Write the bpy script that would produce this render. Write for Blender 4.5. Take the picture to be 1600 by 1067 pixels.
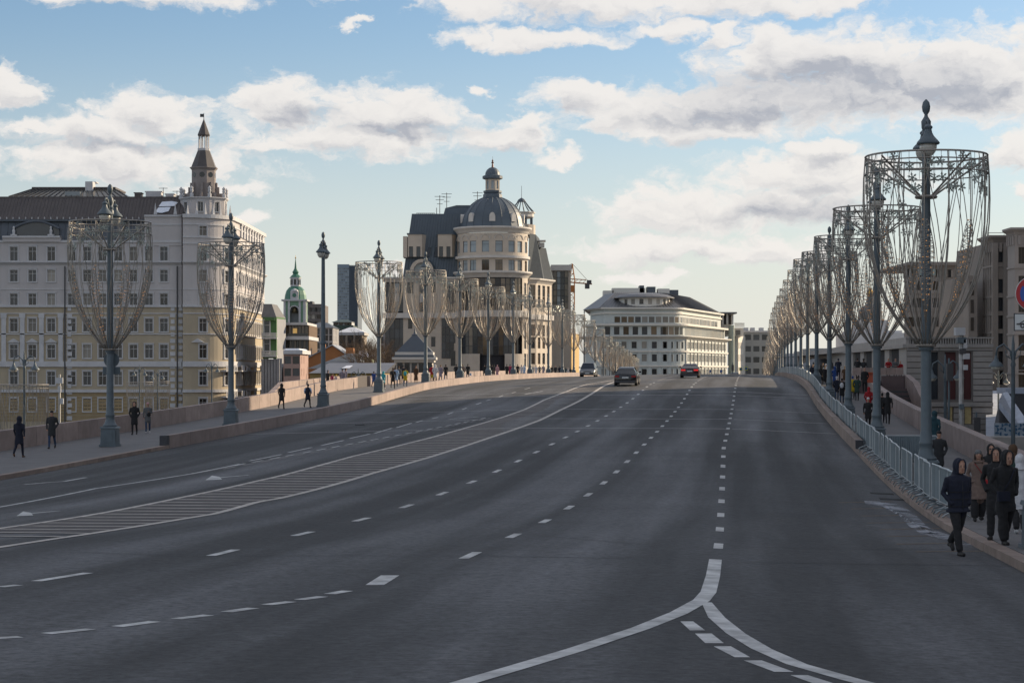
import bpy, bmesh, math, random
import numpy as np
from mathutils import Vector, Matrix, noise
R=math.radians; random.seed(7)
scn=bpy.context.scene; COL=scn.collection
for o in list(bpy.data.objects): bpy.data.objects.remove(o)
# ---------------------------------------------------------------- camera
F=3111.0
cd=bpy.data.cameras.new('camera'); cam=bpy.data.objects.new('camera',cd); COL.objects.link(cam)
cam.location=(0,0,0); cam.rotation_euler=(R(90),0,0)
cd.sensor_width=36; cd.lens=36*F/1600; cd.shift_y=(582-533.5)/1600.0
cd.clip_start=0.5; cd.clip_end=9000
scn.camera=cam
# ---------------------------------------------------------------- world
SUN_EL=R(19); SUN_AZ=R(57)          # azimuth measured from +Y towards +X
w=bpy.data.worlds.new('World'); scn.world=w; w.use_nodes=True
nt=w.node_tree; nt.nodes.clear()
def N(t,**k):
    n=nt.nodes.new(t)
    for a,b in k.items(): setattr(n,a,b)
    return n
def setin(n,i,v):
    if hasattr(v,'links') or isinstance(v,bpy.types.NodeSocket): nt.links.new(v,n.inputs[i])
    else: n.inputs[i].default_value=v
def M(op,a,b=None,c=None,clamp=False):
    n=N('ShaderNodeMath',operation=op); n.use_clamp=clamp
    setin(n,0,a)
    if b is not None: setin(n,1,b)
    if c is not None: setin(n,2,c)
    return n.outputs[0]
def V(op,a,b=None,c=None):
    n=N('ShaderNodeVectorMath',operation=op); setin(n,0,a)
    if b is not None: setin(n,1,b)
    if c is not None: setin(n,2,c)
    return n.outputs['Value'] if op=='LENGTH' else n.outputs[0]
def SS(x,lo,hi):
    n=N('ShaderNodeMapRange',interpolation_type='SMOOTHSTEP'); setin(n,0,x); n.inputs[1].default_value=lo; n.inputs[2].default_value=hi
    return n.outputs[0]
tc=N('ShaderNodeTexCoord'); sep=N('ShaderNodeSeparateXYZ'); nt.links.new(tc.outputs['Generated'],sep.inputs[0])
az=M('ARCTAN2',sep.outputs[0],sep.outputs[1]); el=M('ARCSINE',sep.outputs[2])
comb=N('ShaderNodeCombineXYZ'); setin(comb,0,M('MULTIPLY',az,3.111)); setin(comb,1,M('MULTIPLY',el,3.111))
PR0=comb.outputs[0]
wn=N('ShaderNodeTexNoise'); nt.links.new(V('MULTIPLY',PR0,(9,15,1)),wn.inputs['Vector']); wn.inputs['Scale'].default_value=1.0; wn.inputs['Detail'].default_value=7; wn.inputs['Roughness'].default_value=.62
P0=V('ADD',PR0,V('MULTIPLY',V('SUBTRACT',wn.outputs[1],(.5,.5,.5)),(.17,.085,0)))                 # thousandths of a pixel-like angle: x right of axis, y above the horizon
ELL=[(190,5,205,24),(25,160,60,32),(250,180,95,38),(150,215,150,30),(200,262,230,34),(450,175,105,44),(600,182,150,42),(560,222,240,30),
 (790,215,105,24),(430,238,95,16),(330,295,90,14),(900,158,95,26),(1000,180,140,34),(1000,8,430,34),(830,66,130,20),(1040,55,75,20),(1130,62,34,16),
 (1330,105,260,60),(1250,165,330,50),(1500,140,210,85),(1050,203,190,20),(1215,75,55,36),(1150,325,240,46),(1250,285,200,42),(1080,388,230,22),
 (1290,240,65,18),(870,248,40,14),(1575,252,55,36),(1590,310,40,22),(370,340,60,12),(610,418,60,12),(1000,432,60,12),(550,42,40,9),(820,195,60,14),
 (1180,400,120,20),(60,215,70,16),(760,145,30,12)]
def mask(P):
    m=None
    for cx,cy,rx,ry in ELL:
        X=(cx-800)/1000; Y=(582-cy)/1000; rx/=1000; ry/=1000
        L=V('LENGTH',V('MULTIPLY_ADD',P,(1/rx,1/ry,0),(-X/rx,-Y/ry,0)))
        m=L if m is None else M('MINIMUM',m,L)
    m=M('MULTIPLY',M('SUBTRACT',1.03,m),1.15)
    # clouds of the same kind go on outside the frame
    ext=N('ShaderNodeTexNoise'); nt.links.new(V('MULTIPLY',P,(1.6,6.0,1)),ext.inputs['Vector']); ext.inputs['Scale'].default_value=1.0; ext.inputs['Detail'].default_value=3
    out=M('MULTIPLY_ADD',M('SUBTRACT',ext.outputs[0],0.5),3.0,0.12)
    sp=N('ShaderNodeSeparateXYZ'); nt.links.new(P,sp.inputs[0])
    away=M('MAXIMUM',SS(M('ABSOLUTE',sp.outputs[0]),0.80,1.0),SS(sp.outputs[1],0.58,0.72))
    return M('MAXIMUM',m,M('ADD',out,M('MULTIPLY',M('SUBTRACT',away,1.0),4.0)))
def dens(P):
    n=N('ShaderNodeTexNoise'); nt.links.new(V('MULTIPLY',P,(7,13,1)),n.inputs['Vector'])
    n.inputs['Scale'].default_value=1.0; n.inputs['Detail'].default_value=9; n.inputs['Roughness'].default_value=0.58; n.inputs['Distortion'].default_value=0.15
    n2=N('ShaderNodeTexNoise'); nt.links.new(V('MULTIPLY',P,(24,34,1)),n2.inputs['Vector'])
    n2.inputs['Scale'].default_value=1.0; n2.inputs['Detail'].default_value=6; n2.inputs['Roughness'].default_value=0.6
    a=M('MULTIPLY',M('SUBTRACT',n.outputs[0],0.5),2.3); b=M('MULTIPLY',M('SUBTRACT',n2.outputs[0],0.5),1.7)
    mk=M('MAXIMUM',mask(P),-1.0)
    return M('ADD',M('ADD',mk,a),b)
D0=dens(P0); D1=dens(V('ADD',P0,(0.006,0.018,0)))
alpha=SS(D0,-0.18,0.55)
sky=N('ShaderNodeTexSky',sky_type='NISHITA'); sky.sun_disc=False; sky.sun_elevation=SUN_EL; sky.sun_rotation=SUN_AZ
sky.air_density=1.0; sky.dust_density=0.6; sky.ozone_density=1.6
DK=None
for cx,cy,rx,ry in ((1290,148,300,52),(1130,185,150,26),(1250,335,190,22),(640,208,130,16),(470,188,80,14),(240,240,150,14),(1500,160,120,30)):
    X=(cx-800)/1000; Y=(582-cy)/1000; rx/=1000; ry/=1000; L=V('LENGTH',V('MULTIPLY_ADD',P0,(1/rx,1/ry,0),(-X/rx,-Y/ry,0))); DK=L if DK is None else M('MINIMUM',DK,L)
thick=M('ADD',M('MULTIPLY',SS(D1,0.10,1.9),.75),M('MULTIPLY',M('SUBTRACT',1.0,SS(DK,.15,1.25)),.7),clamp=True)             # cloud above and towards the sun: greyer underside
lit=SS(M('SUBTRACT',D0,D1),-0.5,0.6)
mixc=N('ShaderNodeMix',data_type='RGBA'); setin(mixc,0,M('MULTIPLY',thick,M('SUBTRACT',1.0,M('MULTIPLY',lit,0.35)),clamp=True))
mixc.inputs[6].default_value=(8.0,7.65,7.3,1); mixc.inputs[7].default_value=(3.9,4.0,4.45,1)
mx=N('ShaderNodeMix',data_type='RGBA'); setin(mx,0,M('MULTIPLY',alpha,0.93)); 
hz_=N('ShaderNodeMix',data_type='RGBA'); setin(hz_,0,M('MULTIPLY',M('SUBTRACT',1.0,SS(el,-0.02,0.19)),0.88)); hz_.inputs[7].default_value=(7.1,7.0,6.65,1)
setin(hz_,6,V('MULTIPLY',sky.outputs[0],(.91,1.01,1.13)))
nt.links.new(hz_.outputs[2],mx.inputs[6]); nt.links.new(mixc.outputs[2],mx.inputs[7])
bg=N('ShaderNodeBackground'); bg.inputs[1].default_value=0.095; nt.links.new(mx.outputs[2],bg.inputs[0])
wo=N('ShaderNodeOutputWorld'); nt.links.new(bg.outputs[0],wo.inputs[0])
w.cycles.sampling_method='MANUAL'; w.cycles.sample_map_resolution=512
sl=bpy.data.lights.new('sun','SUN'); sl.energy=5.0; sl.angle=R(0.55); sl.color=(1.0,0.80,0.56)
so=bpy.data.objects.new('sun',sl); COL.objects.link(so)
sd=Vector((math.sin(SUN_AZ)*math.cos(SUN_EL),math.cos(SUN_AZ)*math.cos(SUN_EL),math.sin(SUN_EL)))
so.rotation_euler=sd.to_track_quat('Z','Y').to_euler()
vs=scn.view_settings; vs.view_transform='Standard'; vs.look='None'; vs.exposure=0.25; vs.gamma=1; vs.use_curve_mapping=False
# ---------------------------------------------------------------- helpers
WL={}; CH={}
def tag(o,label=None,cat=None,group=None,kind=None):
    if label: o['label']=label
    if cat: o['category']=cat
    if group: o['group']=group
    if kind: o['kind']=kind
    return o
def link(o,parent):
    COL.objects.link(o)
    if parent is not None:
        o.parent=parent; CH.setdefault(parent.name,[]).append(o)
def wl(p):
    return WL.get(p.name,Vector((0,0,0))) if p is not None else Vector((0,0,0))
def thing(name,loc,label,cat,group=None,rz=0):
    o=bpy.data.objects.new(name,None); COL.objects.link(o); o.location=loc; o.rotation_euler.z=rz; o.empty_display_size=.2
    WL[o.name]=Vector(loc); return tag(o,label,cat,group)
def copy_tree(o,parent=None):
    c=o.copy(); COL.objects.link(c)
    if parent is not None: c.parent=parent
    for ch in CH.get(o.name,[]):
        k=copy_tree(ch,c); CH.setdefault(c.name,[]).append(k)
    return c
class MB:
    def __init__(s): s.v=[]; s.f=[]; s.m=[]
    def add(s,vs,fs,m=0):
        b=len(s.v); s.v+= [tuple(q) for q in vs]; s.f+=[tuple(b+i for i in q) for q in fs]; s.m+=[m]*len(fs); return s
    def box(s,x0,x1,y0,y1,z0,z1,m=0):
        return s.add([(x0,y0,z0),(x1,y0,z0),(x1,y1,z0),(x0,y1,z0),(x0,y0,z1),(x1,y0,z1),(x1,y1,z1),(x0,y1,z1)],
          [(0,3,2,1),(4,5,6,7),(0,1,5,4),(1,2,6,5),(2,3,7,6),(3,0,4,7)],m)
    def cbox(s,c,sz,m=0,rz=0):
        x,y,z=sz[0]/2,sz[1]/2,sz[2]/2; b=MB().box(-x,x,-y,y,-z,z); ca,sa=math.cos(rz),math.sin(rz)
        return s.add([(c[0]+p[0]*ca-p[1]*sa,c[1]+p[0]*sa+p[1]*ca,c[2]+p[2]) for p in b.v],b.f,m)
    def frust(s,c0,s0,c1,s1,m=0):   # box frustum between two rectangles
        q=[]
        for c,z in ((c0,s0),(c1,s1)):
            q+=[(c[0]-z[0]/2,c[1]-z[1]/2,c[2]),(c[0]+z[0]/2,c[1]-z[1]/2,c[2]),(c[0]+z[0]/2,c[1]+z[1]/2,c[2]),(c[0]-z[0]/2,c[1]+z[1]/2,c[2])]
        return s.add(q,[(0,3,2,1),(4,5,6,7),(0,1,5,4),(1,2,6,5),(2,3,7,6),(3,0,4,7)],m)
    def lathe(s,prof,seg=16,c=(0,0,0),m=0,cap=True,a0=0,a1=2*math.pi):
        full=abs(a1-a0-2*math.pi)<1e-6; n=seg if full else seg+1; v=[];f=[]
        for r,z in prof:
            for k in range(n):
                a=a0+(a1-a0)*k/seg; v.append((c[0]+r*math.cos(a),c[1]+r*math.sin(a),c[2]+z))
        for i in range(len(prof)-1):
            for k in range(seg):
                k2=(k+1)%n; f.append((i*n+k,i*n+k2,(i+1)*n+k2,(i+1)*n+k))
        if cap and full:
            f.append(tuple(range(n-1,-1,-1))); f.append(tuple((len(prof)-1)*n+k for k in range(n)))
        return s.add(v,f,m)
    def tube(s,pts,r,seg=6,m=0,cap=True,flat=1.0):
        pts=[Vector(p) for p in pts]; n=len(pts)
        rr=r if isinstance(r,(list,tuple)) else [r]*n; v=[];f=[]
        t0=(pts[1]-pts[0]).normalized(); up=Vector((0,0,1)) if abs(t0.z)<.9 else Vector((0,1,0)); a=t0.cross(up).normalized()
        for i,p in enumerate(pts):
            t=(pts[min(i+1,n-1)]-pts[max(i-1,0)])
            t=t.normalized() if t.length>1e-9 else t0
            a=(a-t*a.dot(t)); a=a.normalized() if a.length>1e-6 else t.orthogonal().normalized(); b=t.cross(a)
            for k in range(seg):
                th=2*math.pi*k/seg; v.append(p+a*math.cos(th)*rr[i]+b*math.sin(th)*rr[i]*flat)
        for i in range(n-1):
            for k in range(seg):
                k2=(k+1)%seg; f.append((i*seg+k,i*seg+k2,(i+1)*seg+k2,(i+1)*seg+k))
        if cap: f.append(tuple(range(seg-1,-1,-1))); f.append(tuple((n-1)*seg+k for k in range(seg)))
        return s.add(v,f,m)
    def ell(s,c,r,seg=10,rings=6,m=0):
        pr=[(math.sin(math.pi*i/rings),-math.cos(math.pi*i/rings)) for i in range(rings+1)]; pr[0]=(.02,-1); pr[-1]=(.02,1)
        b=MB().lathe(pr,seg); return s.add([(c[0]+p[0]*r[0],c[1]+p[1]*r[1],c[2]+p[2]*r[2]) for p in b.v],b.f,m)
    def mesh(s,name,mats,smooth=False):
        me=bpy.data.meshes.new(name); me.from_pydata(s.v,[],s.f)
        for mt in (mats if isinstance(mats,(list,tuple)) else [mats]): me.materials.append(mt)
        if any(s.m): me.polygons.foreach_set('material_index',s.m)
        if smooth:
            me.polygons.foreach_set('use_smooth',[True]*len(me.polygons))
            if smooth!='all': me.set_sharp_from_angle(angle=R(40))
        me.update(); return me
    def build(s,name,mats,parent=None,smooth=False,at=None):
        o=wl(parent)
        if o.length>0: s.v=[(p[0]-o.x,p[1]-o.y,p[2]-o.z) for p in s.v]
        if at is not None: s.v=[(p[0]-at[0],p[1]-at[1],p[2]-at[2]) for p in s.v]
        ob=bpy.data.objects.new(name,s.mesh(name,mats,smooth)); link(ob,parent)
        if at is not None: ob.location=at
        return ob
def inst(name,me,parent,loc,rz=0):
    ob=bpy.data.objects.new(name,me); link(ob,parent); ob.location=Vector(loc)-wl(parent); ob.rotation_euler.z=rz; return ob
MATS={}
def mat(name,col,rough=.7,metal=0,var=0.12,scale=1.5,bump=0.0,bscale=20,emit=0,ecol=None,objvar=0,streak=0,spec=None,trans=0):
    if name in MATS: return MATS[name]
    m=bpy.data.materials.new(name); m.use_nodes=True; t=m.node_tree; b=t.nodes['Principled BSDF']
    b.inputs['Roughness'].default_value=rough; b.inputs['Metallic'].default_value=metal
    if spec is not None: b.inputs['Specular IOR Level'].default_value=spec
    if trans: b.inputs['Transmission Weight'].default_value=trans
    c=(*col,1); tcn=t.nodes.new('ShaderNodeTexCoord')
    src=None
    if var>0:
        nz=t.nodes.new('ShaderNodeTexNoise'); nz.inputs['Scale'].default_value=scale; nz.inputs['Detail'].default_value=6; nz.inputs['Roughness'].default_value=.65
        mp=t.nodes.new('ShaderNodeMapping'); t.links.new(tcn.outputs['Object'],mp.inputs[0]); t.links.new(mp.outputs[0],nz.inputs['Vector'])
        if streak: mp.inputs['Scale'].default_value=(1,1,1/streak)
        mr=t.nodes.new('ShaderNodeMapRange'); mr.inputs[1].default_value=.3; mr.inputs[2].default_value=.7; mr.inputs[3].default_value=1-var; mr.inputs[4].default_value=1+var
        t.links.new(nz.outputs[0],mr.inputs[0]); src=mr.outputs[0]
    if objvar>0:
        oi=t.nodes.new('ShaderNodeObjectInfo'); mr2=t.nodes.new('ShaderNodeMapRange'); mr2.inputs[3].default_value=1-objvar; mr2.inputs[4].default_value=1+objvar
        t.links.new(oi.outputs['Random'],mr2.inputs[0])
        if src is None: src=mr2.outputs[0]
        else:
            mm=t.nodes.new('ShaderNodeMath'); mm.operation='MULTIPLY'; t.links.new(src,mm.inputs[0]); t.links.new(mr2.outputs[0],mm.inputs[1]); src=mm.outputs[0]
    if src is None: b.inputs['Base Color'].default_value=c
    else:
        vm=t.nodes.new('ShaderNodeVectorMath'); vm.operation='SCALE'; vm.inputs[0].default_value=col; t.links.new(src,vm.inputs['Scale']); t.links.new(vm.outputs[0],b.inputs['Base Color'])
    if bump>0:
        n2=t.nodes.new('ShaderNodeTexNoise'); n2.inputs['Scale'].default_value=bscale; n2.inputs['Detail'].default_value=4; t.links.new(tcn.outputs['Object'],n2.inputs['Vector'])
        bp=t.nodes.new('ShaderNodeBump'); bp.inputs['Strength'].default_value=bump; bp.inputs['Distance'].default_value=.02; t.links.new(n2.outputs[0],bp.inputs['Height']); t.links.new(bp.outputs[0],b.inputs['Normal'])
    if emit: b.inputs['Emission Color'].default_value=(*(ecol or col),1); b.inputs['Emission Strength'].default_value=emit
    MATS[name]=m; return m
ORD1=['','first','second','third','fourth','fifth','sixth','seventh','eighth','ninth','tenth','eleventh','twelfth','thirteenth','fourteenth','fifteenth','sixteenth','seventeenth','eighteenth','nineteenth']
def ordn(n):
    if n==100: return 'hundredth'
    if n>100: return 'hundred and '+ordn(n-100)
    if n<20: return ORD1[n]
    t=['','','twenty','thirty','forty','fifty','sixty','seventy','eighty','ninety'][n//10]
    return (t[:-1]+'ieth') if n%10==0 else t+'-'+ORD1[n%10]
# ---------------------------------------------------------------- bridge frame: s along the road, n across it (right positive)
TH=math.atan(370/F); CT,ST=math.cos(TH),math.sin(TH)
PR=[(-60,-1.2),(0,-2.0),(20,-2.68),(36,-3.11),(42,-3.28),(48,-3.41),(57,-3.48),(66,-3.45),(78,-3.28),(90,-3.07),(102,-2.86),(114,-2.61),(126,-2.31),(138,-1.94),(150,-1.46),(162,-1.04),(180,-.74),(198,-.54),(235,-.36),(280,-.24),(325,-.27),(350,-.62),(375,-1.6),(401,-2.9),(440,-4.4),(493,-6.4),(560,-8.4),(700,-8.6),(900,-8.6)]
xs_=np.array([p[0] for p in PR],float); ys_=np.array([p[1] for p in PR],float)
_d=np.zeros(len(xs_)); _d[1:-1]=(ys_[2:]-ys_[:-2])/(xs_[2:]-xs_[:-2])
def prof(s):
    if s<=xs_[0]: return ys_[0]
    if s>=xs_[-1]: return ys_[-1]
    i=int(np.searchsorted(xs_,s)-1); i=max(i,0); h=xs_[i+1]-xs_[i]; t=(s-xs_[i])/h
    return float((2*t**3-3*t*t+1)*ys_[i]+(t**3-2*t*t+t)*h*_d[i]+(-2*t**3+3*t*t)*ys_[i+1]+(t**3-t*t)*h*_d[i+1])
def road(s,n):
    return prof(s)-.026*max(0,-12-n)-.045*max(0,n+1)
def B(s,n,dz=0):            # bridge coordinates -> world
    return (s*ST+n*CT, s*CT-n*ST, road(s,n)+dz)
def SN(x,y): return (x*ST+y*CT, x*CT-y*ST)
def U(px,py,dz=0.0):        # where the sight line through a pixel meets the road
    kx=(px-800)/F; kz=(582-py)/F; d=12.0; pv=None
    while d<420:
        s,n=SN(kx*d,d); g=kz*d-(road(s,n)+dz)
        if g<0:
            lo=d-.5; hi=d
            for _ in range(18):
                mid=(lo+hi)/2; s,n=SN(kx*mid,mid)
                if kz*mid-(road(s,n)+dz)<0: hi=mid
                else: lo=mid
            return SN(kx*hi,hi)
        d+=.5
    return SN(kx*420,420)
def spx(px,n):              # distance along the road at which lateral line n is seen at column px
    d=F*abs(n/CT)/abs(px-1170); return (d+n*ST)/CT
# ---------------------------------------------------------------- materials
asph=mat('asphalt',(.057,.058,.062),.82,var=.22,scale=.25,bump=.35,bscale=45)
t=asph.node_tree; b_=t.nodes['Principled BSDF']
nzf=t.nodes.new('ShaderNodeTexNoise'); nzf.inputs['Scale'].default_value=8; nzf.inputs['Detail'].default_value=8; nzf.inputs['Roughness'].default_value=.8
mpf=t.nodes.new('ShaderNodeMapping'); tcf=[n for n in t.nodes if n.type=='TEX_COORD'][0]; t.links.new(tcf.outputs['Object'],mpf.inputs[0]); mpf.inputs['Rotation'].default_value=(0,0,TH); 
t.links.new(mpf.outputs[0],nzf.inputs['Vector'])
lane=t.nodes.new('ShaderNodeTexNoise'); lane.inputs['Scale'].default_value=1; lane.inputs['Detail'].default_value=3
mpl=t.nodes.new('ShaderNodeMapping'); t.links.new(mpf.outputs[0],mpl.inputs[0]); mpl.inputs['Scale'].default_value=(.55,.012,1); t.links.new(mpl.outputs[0],lane.inputs['Vector'])
vmx=[n for n in t.nodes if n.type=='VECT_MATH'][0]; old=vmx.inputs['Scale'].links[0].from_socket
def tm(op,a,b,c=None):
    n=t.nodes.new('ShaderNodeMath'); n.operation=op
    for i,v in enumerate((a,b,c)):
        if v is None: continue
        if isinstance(v,float): n.inputs[i].default_value=v
        else: t.links.new(v,n.inputs[i])
    return n.outputs[0]
t.links.new(tm('MULTIPLY',old,tm('MULTIPLY',tm('MAXIMUM',tm('MULTIPLY_ADD',nzf.outputs[0],4.6,-1.3),.3),tm('MAXIMUM',tm('MULTIPLY_ADD',lane.outputs[0],4.2,-1.1),.55))),vmx.inputs['Scale'])
t.links.new(tm('MULTIPLY_ADD',lane.outputs[0],-.35,.95),b_.inputs['Roughness'])
paint=mat('road_paint',(.50,.50,.49),.7,var=.45,scale=2.2)
paintw=mat('worn_road_paint',(.20,.19,.185),.8,var=.35,scale=4)
hatch=mat('median_surface',(.085,.077,.075),.85,var=.2,scale=1.2)
granite=mat('pink_granite',(.31,.24,.215),.7,var=.22,scale=1.1,objvar=.15,bump=.1)
kerbm=mat('kerb_granite',(.27,.205,.17),.75,var=.26,scale=1.3,objvar=.14,bump=.1)
pave=mat('pavement',(.15,.145,.145),.85,var=.15,scale=.8,bump=.2)
dark=mat('dark_gap',(.02,.02,.02),.9,var=0)
iron=mat('grey_painted_iron',(.10,.13,.15),.5,var=.15,scale=3)
silver=mat('silver_wire',(.37,.34,.30),.45,metal=.5,var=.2,scale=4)
glassw=mat('lamp_glass',(.55,.53,.47),.15,var=.05,spec=.6)
bulbm=mat('warm_bulb',(1,.5,.15),.4,var=0,emit=.35,ecol=(1,.45,.12))
starm=mat('frosted_star',(.42,.46,.42),.35,metal=.4,var=.1)
shsnow=mat('shaded_snow',(.42,.46,.53),.7,var=.15,scale=.5,bump=.4,bscale=2)  # snow copy with the slope's shade put into its colour, darker and bluer
snow=mat('snow',(.78,.82,.9),.6,var=.06,scale=1.0,bump=.3,bscale=3)
# ---------------------------------------------------------------- ground, road, pavements
g=MB().add([(-4000,-600,-9.2),(4000,-600,-9.2),(4000,8000,-9.2),(-4000,8000,-9.2)],[(0,1,2,3)])
tag(g.build('ground',mat('city_ground',(.11,.105,.10),.9,var=.3,scale=.02)),kind='structure')
g=MB().add([(-900,150,-9.1),(900,150,-9.1),(900,262,-9.1),(-900,262,-9.1)],[(0,1,2,3)])
tag(g.build('river',mat('river_water',(.03,.045,.05),.12,var=.1,scale=.1,bump=.4,bscale=1.2)),kind='structure')
def strip(name,nlist,m,s0,s1,step,dzf=0.0,parent=None):
    mb=MB(); S=list(np.arange(s0,s1+.01,step)); k=len(nlist); v=[B(s,n,dzf) for s in S for n in nlist]
    f=[(i*k+j,i*k+j+1,(i+1)*k+j+1,(i+1)*k+j) for i in range(len(S)-1) for j in range(k-1)]
    return mb.add(v,f).build(name,m,parent,smooth='all')
NL,NLW=-26.3,-33.5; NR,NRW=4.5,9.0
rd=tag(strip('road',[NL,-22,-17,-12,-8,-4,-1,1.5,NR],asph,-40,640,3),kind='structure'); 
ls=tag(strip('left_pavement',[NLW-.6,-30,NL-.3],pave,-40,640,3,.15),kind='structure')
rs=tag(strip('right_pavement',[NR+.3,7,NRW+.6],pave,-40,640,3,.15),kind='structure')
deck=MB()
for s in np.arange(-40,640,4):
    for n in (NLW-.6,NRW+.6):
        a=B(s,n,.14); b=B(s+4,n,.14); 
        q=[(a[0],a[1],-12),(b[0],b[1],-12),b,a]; deck.add(q,[(0,1,2,3)])
tag(deck.build('bridge_side',granite),kind='structure')
def block_seg(mb,s0,s1,n0,n1,z0,z1,m=0,sub=1):
    for q in range(sub):
        a=s0+(s1-s0)*q/sub; b=s0+(s1-s0)*(q+1)/sub
        v=[B(a,n0,z0),B(a,n1,z0),B(b,n1,z0),B(b,n0,z0),B(a,n0,z1),B(a,n1,z1),B(b,n1,z1),B(b,n0,z1)]
        mb.add(v,[(0,3,2,1),(4,5,6,7),(0,1,5,4),(1,2,6,5),(2,3,7,6),(3,0,4,7)],m)
def blockrun(name,parent,m,s0,s1,ln,n0,n1,z0,z1,gap=.04,cap=None,far=260):
    s=s0
    while s<s1-.05:
        L=ln*random.uniform(.92,1.08) if s<far else ln*5
        e=min(s+L,s1); mb=MB(); block_seg(mb,s,e-gap,n0,n1,z0,z1,sub=1 if s<far else 3)
        if cap: block_seg(mb,s,e-gap,n0-cap,n1+cap,z1,z1+.09)
        c=B(s,n0); mb.build(name,m,parent,at=None); s=e
def run_thing(name,s0,n,label,cat,group=None):
    return thing(name,B(s0,n),label,cat,group)
SB=spx(265,NL)     # the low wall on the left starts here
kl=tag(MB().build('left_kerb',kerbm),kind='structure')
blockrun('kerb_stone',kl,kerbm,8,SB,3.6,NL-.32,NL,-.3,.16)
kr=tag(MB().build('right_kerb',kerbm),kind='structure')
SR=86.0
blockrun('kerb_stone',kr,kerbm,8,SR,2.0,NR,NR+.32,-.3,.16)
t1=run_thing('low_wall',SB,NL,'low pink granite wall between the left carriageway and the pavement, starting by the near lamp','wall','low walls beside the carriageway')
blockrun('wall_block',t1,granite,SB,560,3.4,NL-.32,NL,-.2,.60,far=240)
mbx=MB(); block_seg(mbx,SB-.45,SB-.02,NL-.34,NL-.02,-.1,.61); mbx.build('end_post',mat('dark_end_paint',(.05,.052,.06),.6),t1)
t2=run_thing('low_wall',SR,NR,'low grey granite wall running along the right kerb outside the barriers','wall','low walls beside the carriageway')
blockrun('wall_block',t2,kerbm,SR,560,3.4,NR,NR+.34,-.2,.52,far=240)
mbx=MB(); block_seg(mbx,SR-.4,SR-.02,NR+.01,NR+.33,-.1,.53); mbx.build('end_post',MATS['dark_end_paint'],t2)
# parapets
SO0,SO1=spx(559,NLW),spx(573,NLW)+1.5
pA=run_thing('parapet',30,NLW,'pink granite parapet at the outer edge of the left pavement before the stair opening','parapet','granite parapets of the bridge')
blockrun('parapet_block',pA,granite,10,SO0,3.1,NLW-.4,NLW,0,1.06,cap=.0)
pB=run_thing('parapet',SO1,NLW,'pink granite parapet on the left beyond the stair opening, catching low sun','parapet','granite parapets of the bridge')
blockrun('parapet_block',pB,granite,SO1,560,2.6,NLW-.4,NLW,0,1.06,cap=.0,gap=.10)
mbx=MB(); block_seg(mbx,SO0+.2,SO1-.3,NLW-.9,NLW-.2,.0,1.12)
bx_=mbx.build('stair_box',mat('dark_bronze_box',(.055,.045,.045),.6),pB)
pC=run_thing('parapet',30,NRW,'grey granite parapet at the outer edge of the right pavement','parapet','granite parapets of the bridge')
blockrun('parapet_block',pC,granite,10,560,3.1,NRW,NRW+.42,0,1.08,cap=.03)
# right pavement slabs near the camera
for i in range(18):
    for j in range(4):
        mb=MB(); s=30+i*1.0; n=NR+.34+j*1.05; block_seg(mb,s,s+.985,n,n+1.035,.13,.162+random.uniform(0,.006)); mb.build('paving_slab',pave,rs)
# ---------------------------------------------------------------- markings
def ribbon(pts,wid,m=paint,name='painted_line',dz=.006,parent=None,closed=False):
    """pts in (s,n); drapes a strip of the given width on the road"""
    P=[np.array(p,float) for p in pts]; Q=[P[0]]
    for a,b in zip(P[:-1],P[1:]):
        L=np.linalg.norm(b-a); k=max(1,int(L/1.5)); Q+= [a+(b-a)*(i+1)/k for i in range(k)]
    v=[];wd=wid if callable(wid) else (lambda t:wid)
    for i,q in enumerate(Q):
        d=Q[min(i+1,len(Q)-1)]-Q[max(i-1,0)]; d/=np.linalg.norm(d)+1e-9; nn=np.array((-d[1],d[0])); h=wd(i/(len(Q)-1))/2
        v+=[B(*(q-nn*h),dz),B(*(q+nn*h),dz)]
    f=[(2*i,2*i+1,2*i+3,2*i+2) for i in range(len(Q)-1)]
    mb=MB().add(v,f); mb.f=[tuple(reversed(x)) for x in mb.f]
    return mb.build(name,m,rd if parent is None else parent)
def flatpoly(pix,m=paint,name='painted_mark',dz=.006):
    q=[U(*p) for p in pix]; return MB().add([B(s,n,dz) for s,n in q],[tuple(range(len(q)))]).build(name,m,rd)
# three dashed lane lines of the right carriageway
for nf,s00,first in ((lambda s:-.54-.51*min(1,max(0,(s-36)/48)),36.2,0),(lambda s:-4.6+.1*min(1,s/100),32.6,0),(lambda s:-8.75+.7*min(1,max(0,(s-60)/90)),32.6,0)):
    k=0; s=s00
    while s<172:
        wd=.17
        ribbon([(s-.8,nf(s-.8)),(s+.8,nf(s+.8))],wd,name='lane_dash'); s+=6.0
    ribbon([(s,nf(s)),(355,nf(s))],.14,paintw)
# edge lines of the hatched median, and its bars
mr_pix=[(-60,864),(0,855),(140.6,834),(281,811.6),(334.5,803),(400,785),(440,778),(497.5,764),(583.8,739),(670,714.8),(727.5,696.6),(785,677.4),(842.5,657),(877,640),(925,615),(955,598.5),(967,594)]
ml_pix=[(-60,834.5),(0,825.6),(168.7,800),(281,777.8),(400,752),(440,743),(497.5,727.7),(555,712),(612.5,699),(670,684.6),(727.5,668.8),(785,652),(819.5,640),(850,625),(887.5,611),(917.5,600.5),(960,593.8)]
MRL=[U(*p) for p in mr_pix]; MLL=[U(*p) for p in ml_pix]
def nat(L,s):
    for a,b in zip(L[:-1],L[1:]):
        if a[0]<=s<=b[0]: return a[1]+(b[1]-a[1])*(s-a[0])/(b[0]-a[0]+1e-9)
    return L[0][1] if s<L[0][0] else L[-1][1]
s0m=max(MRL[0][0],MLL[0][0])
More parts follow.
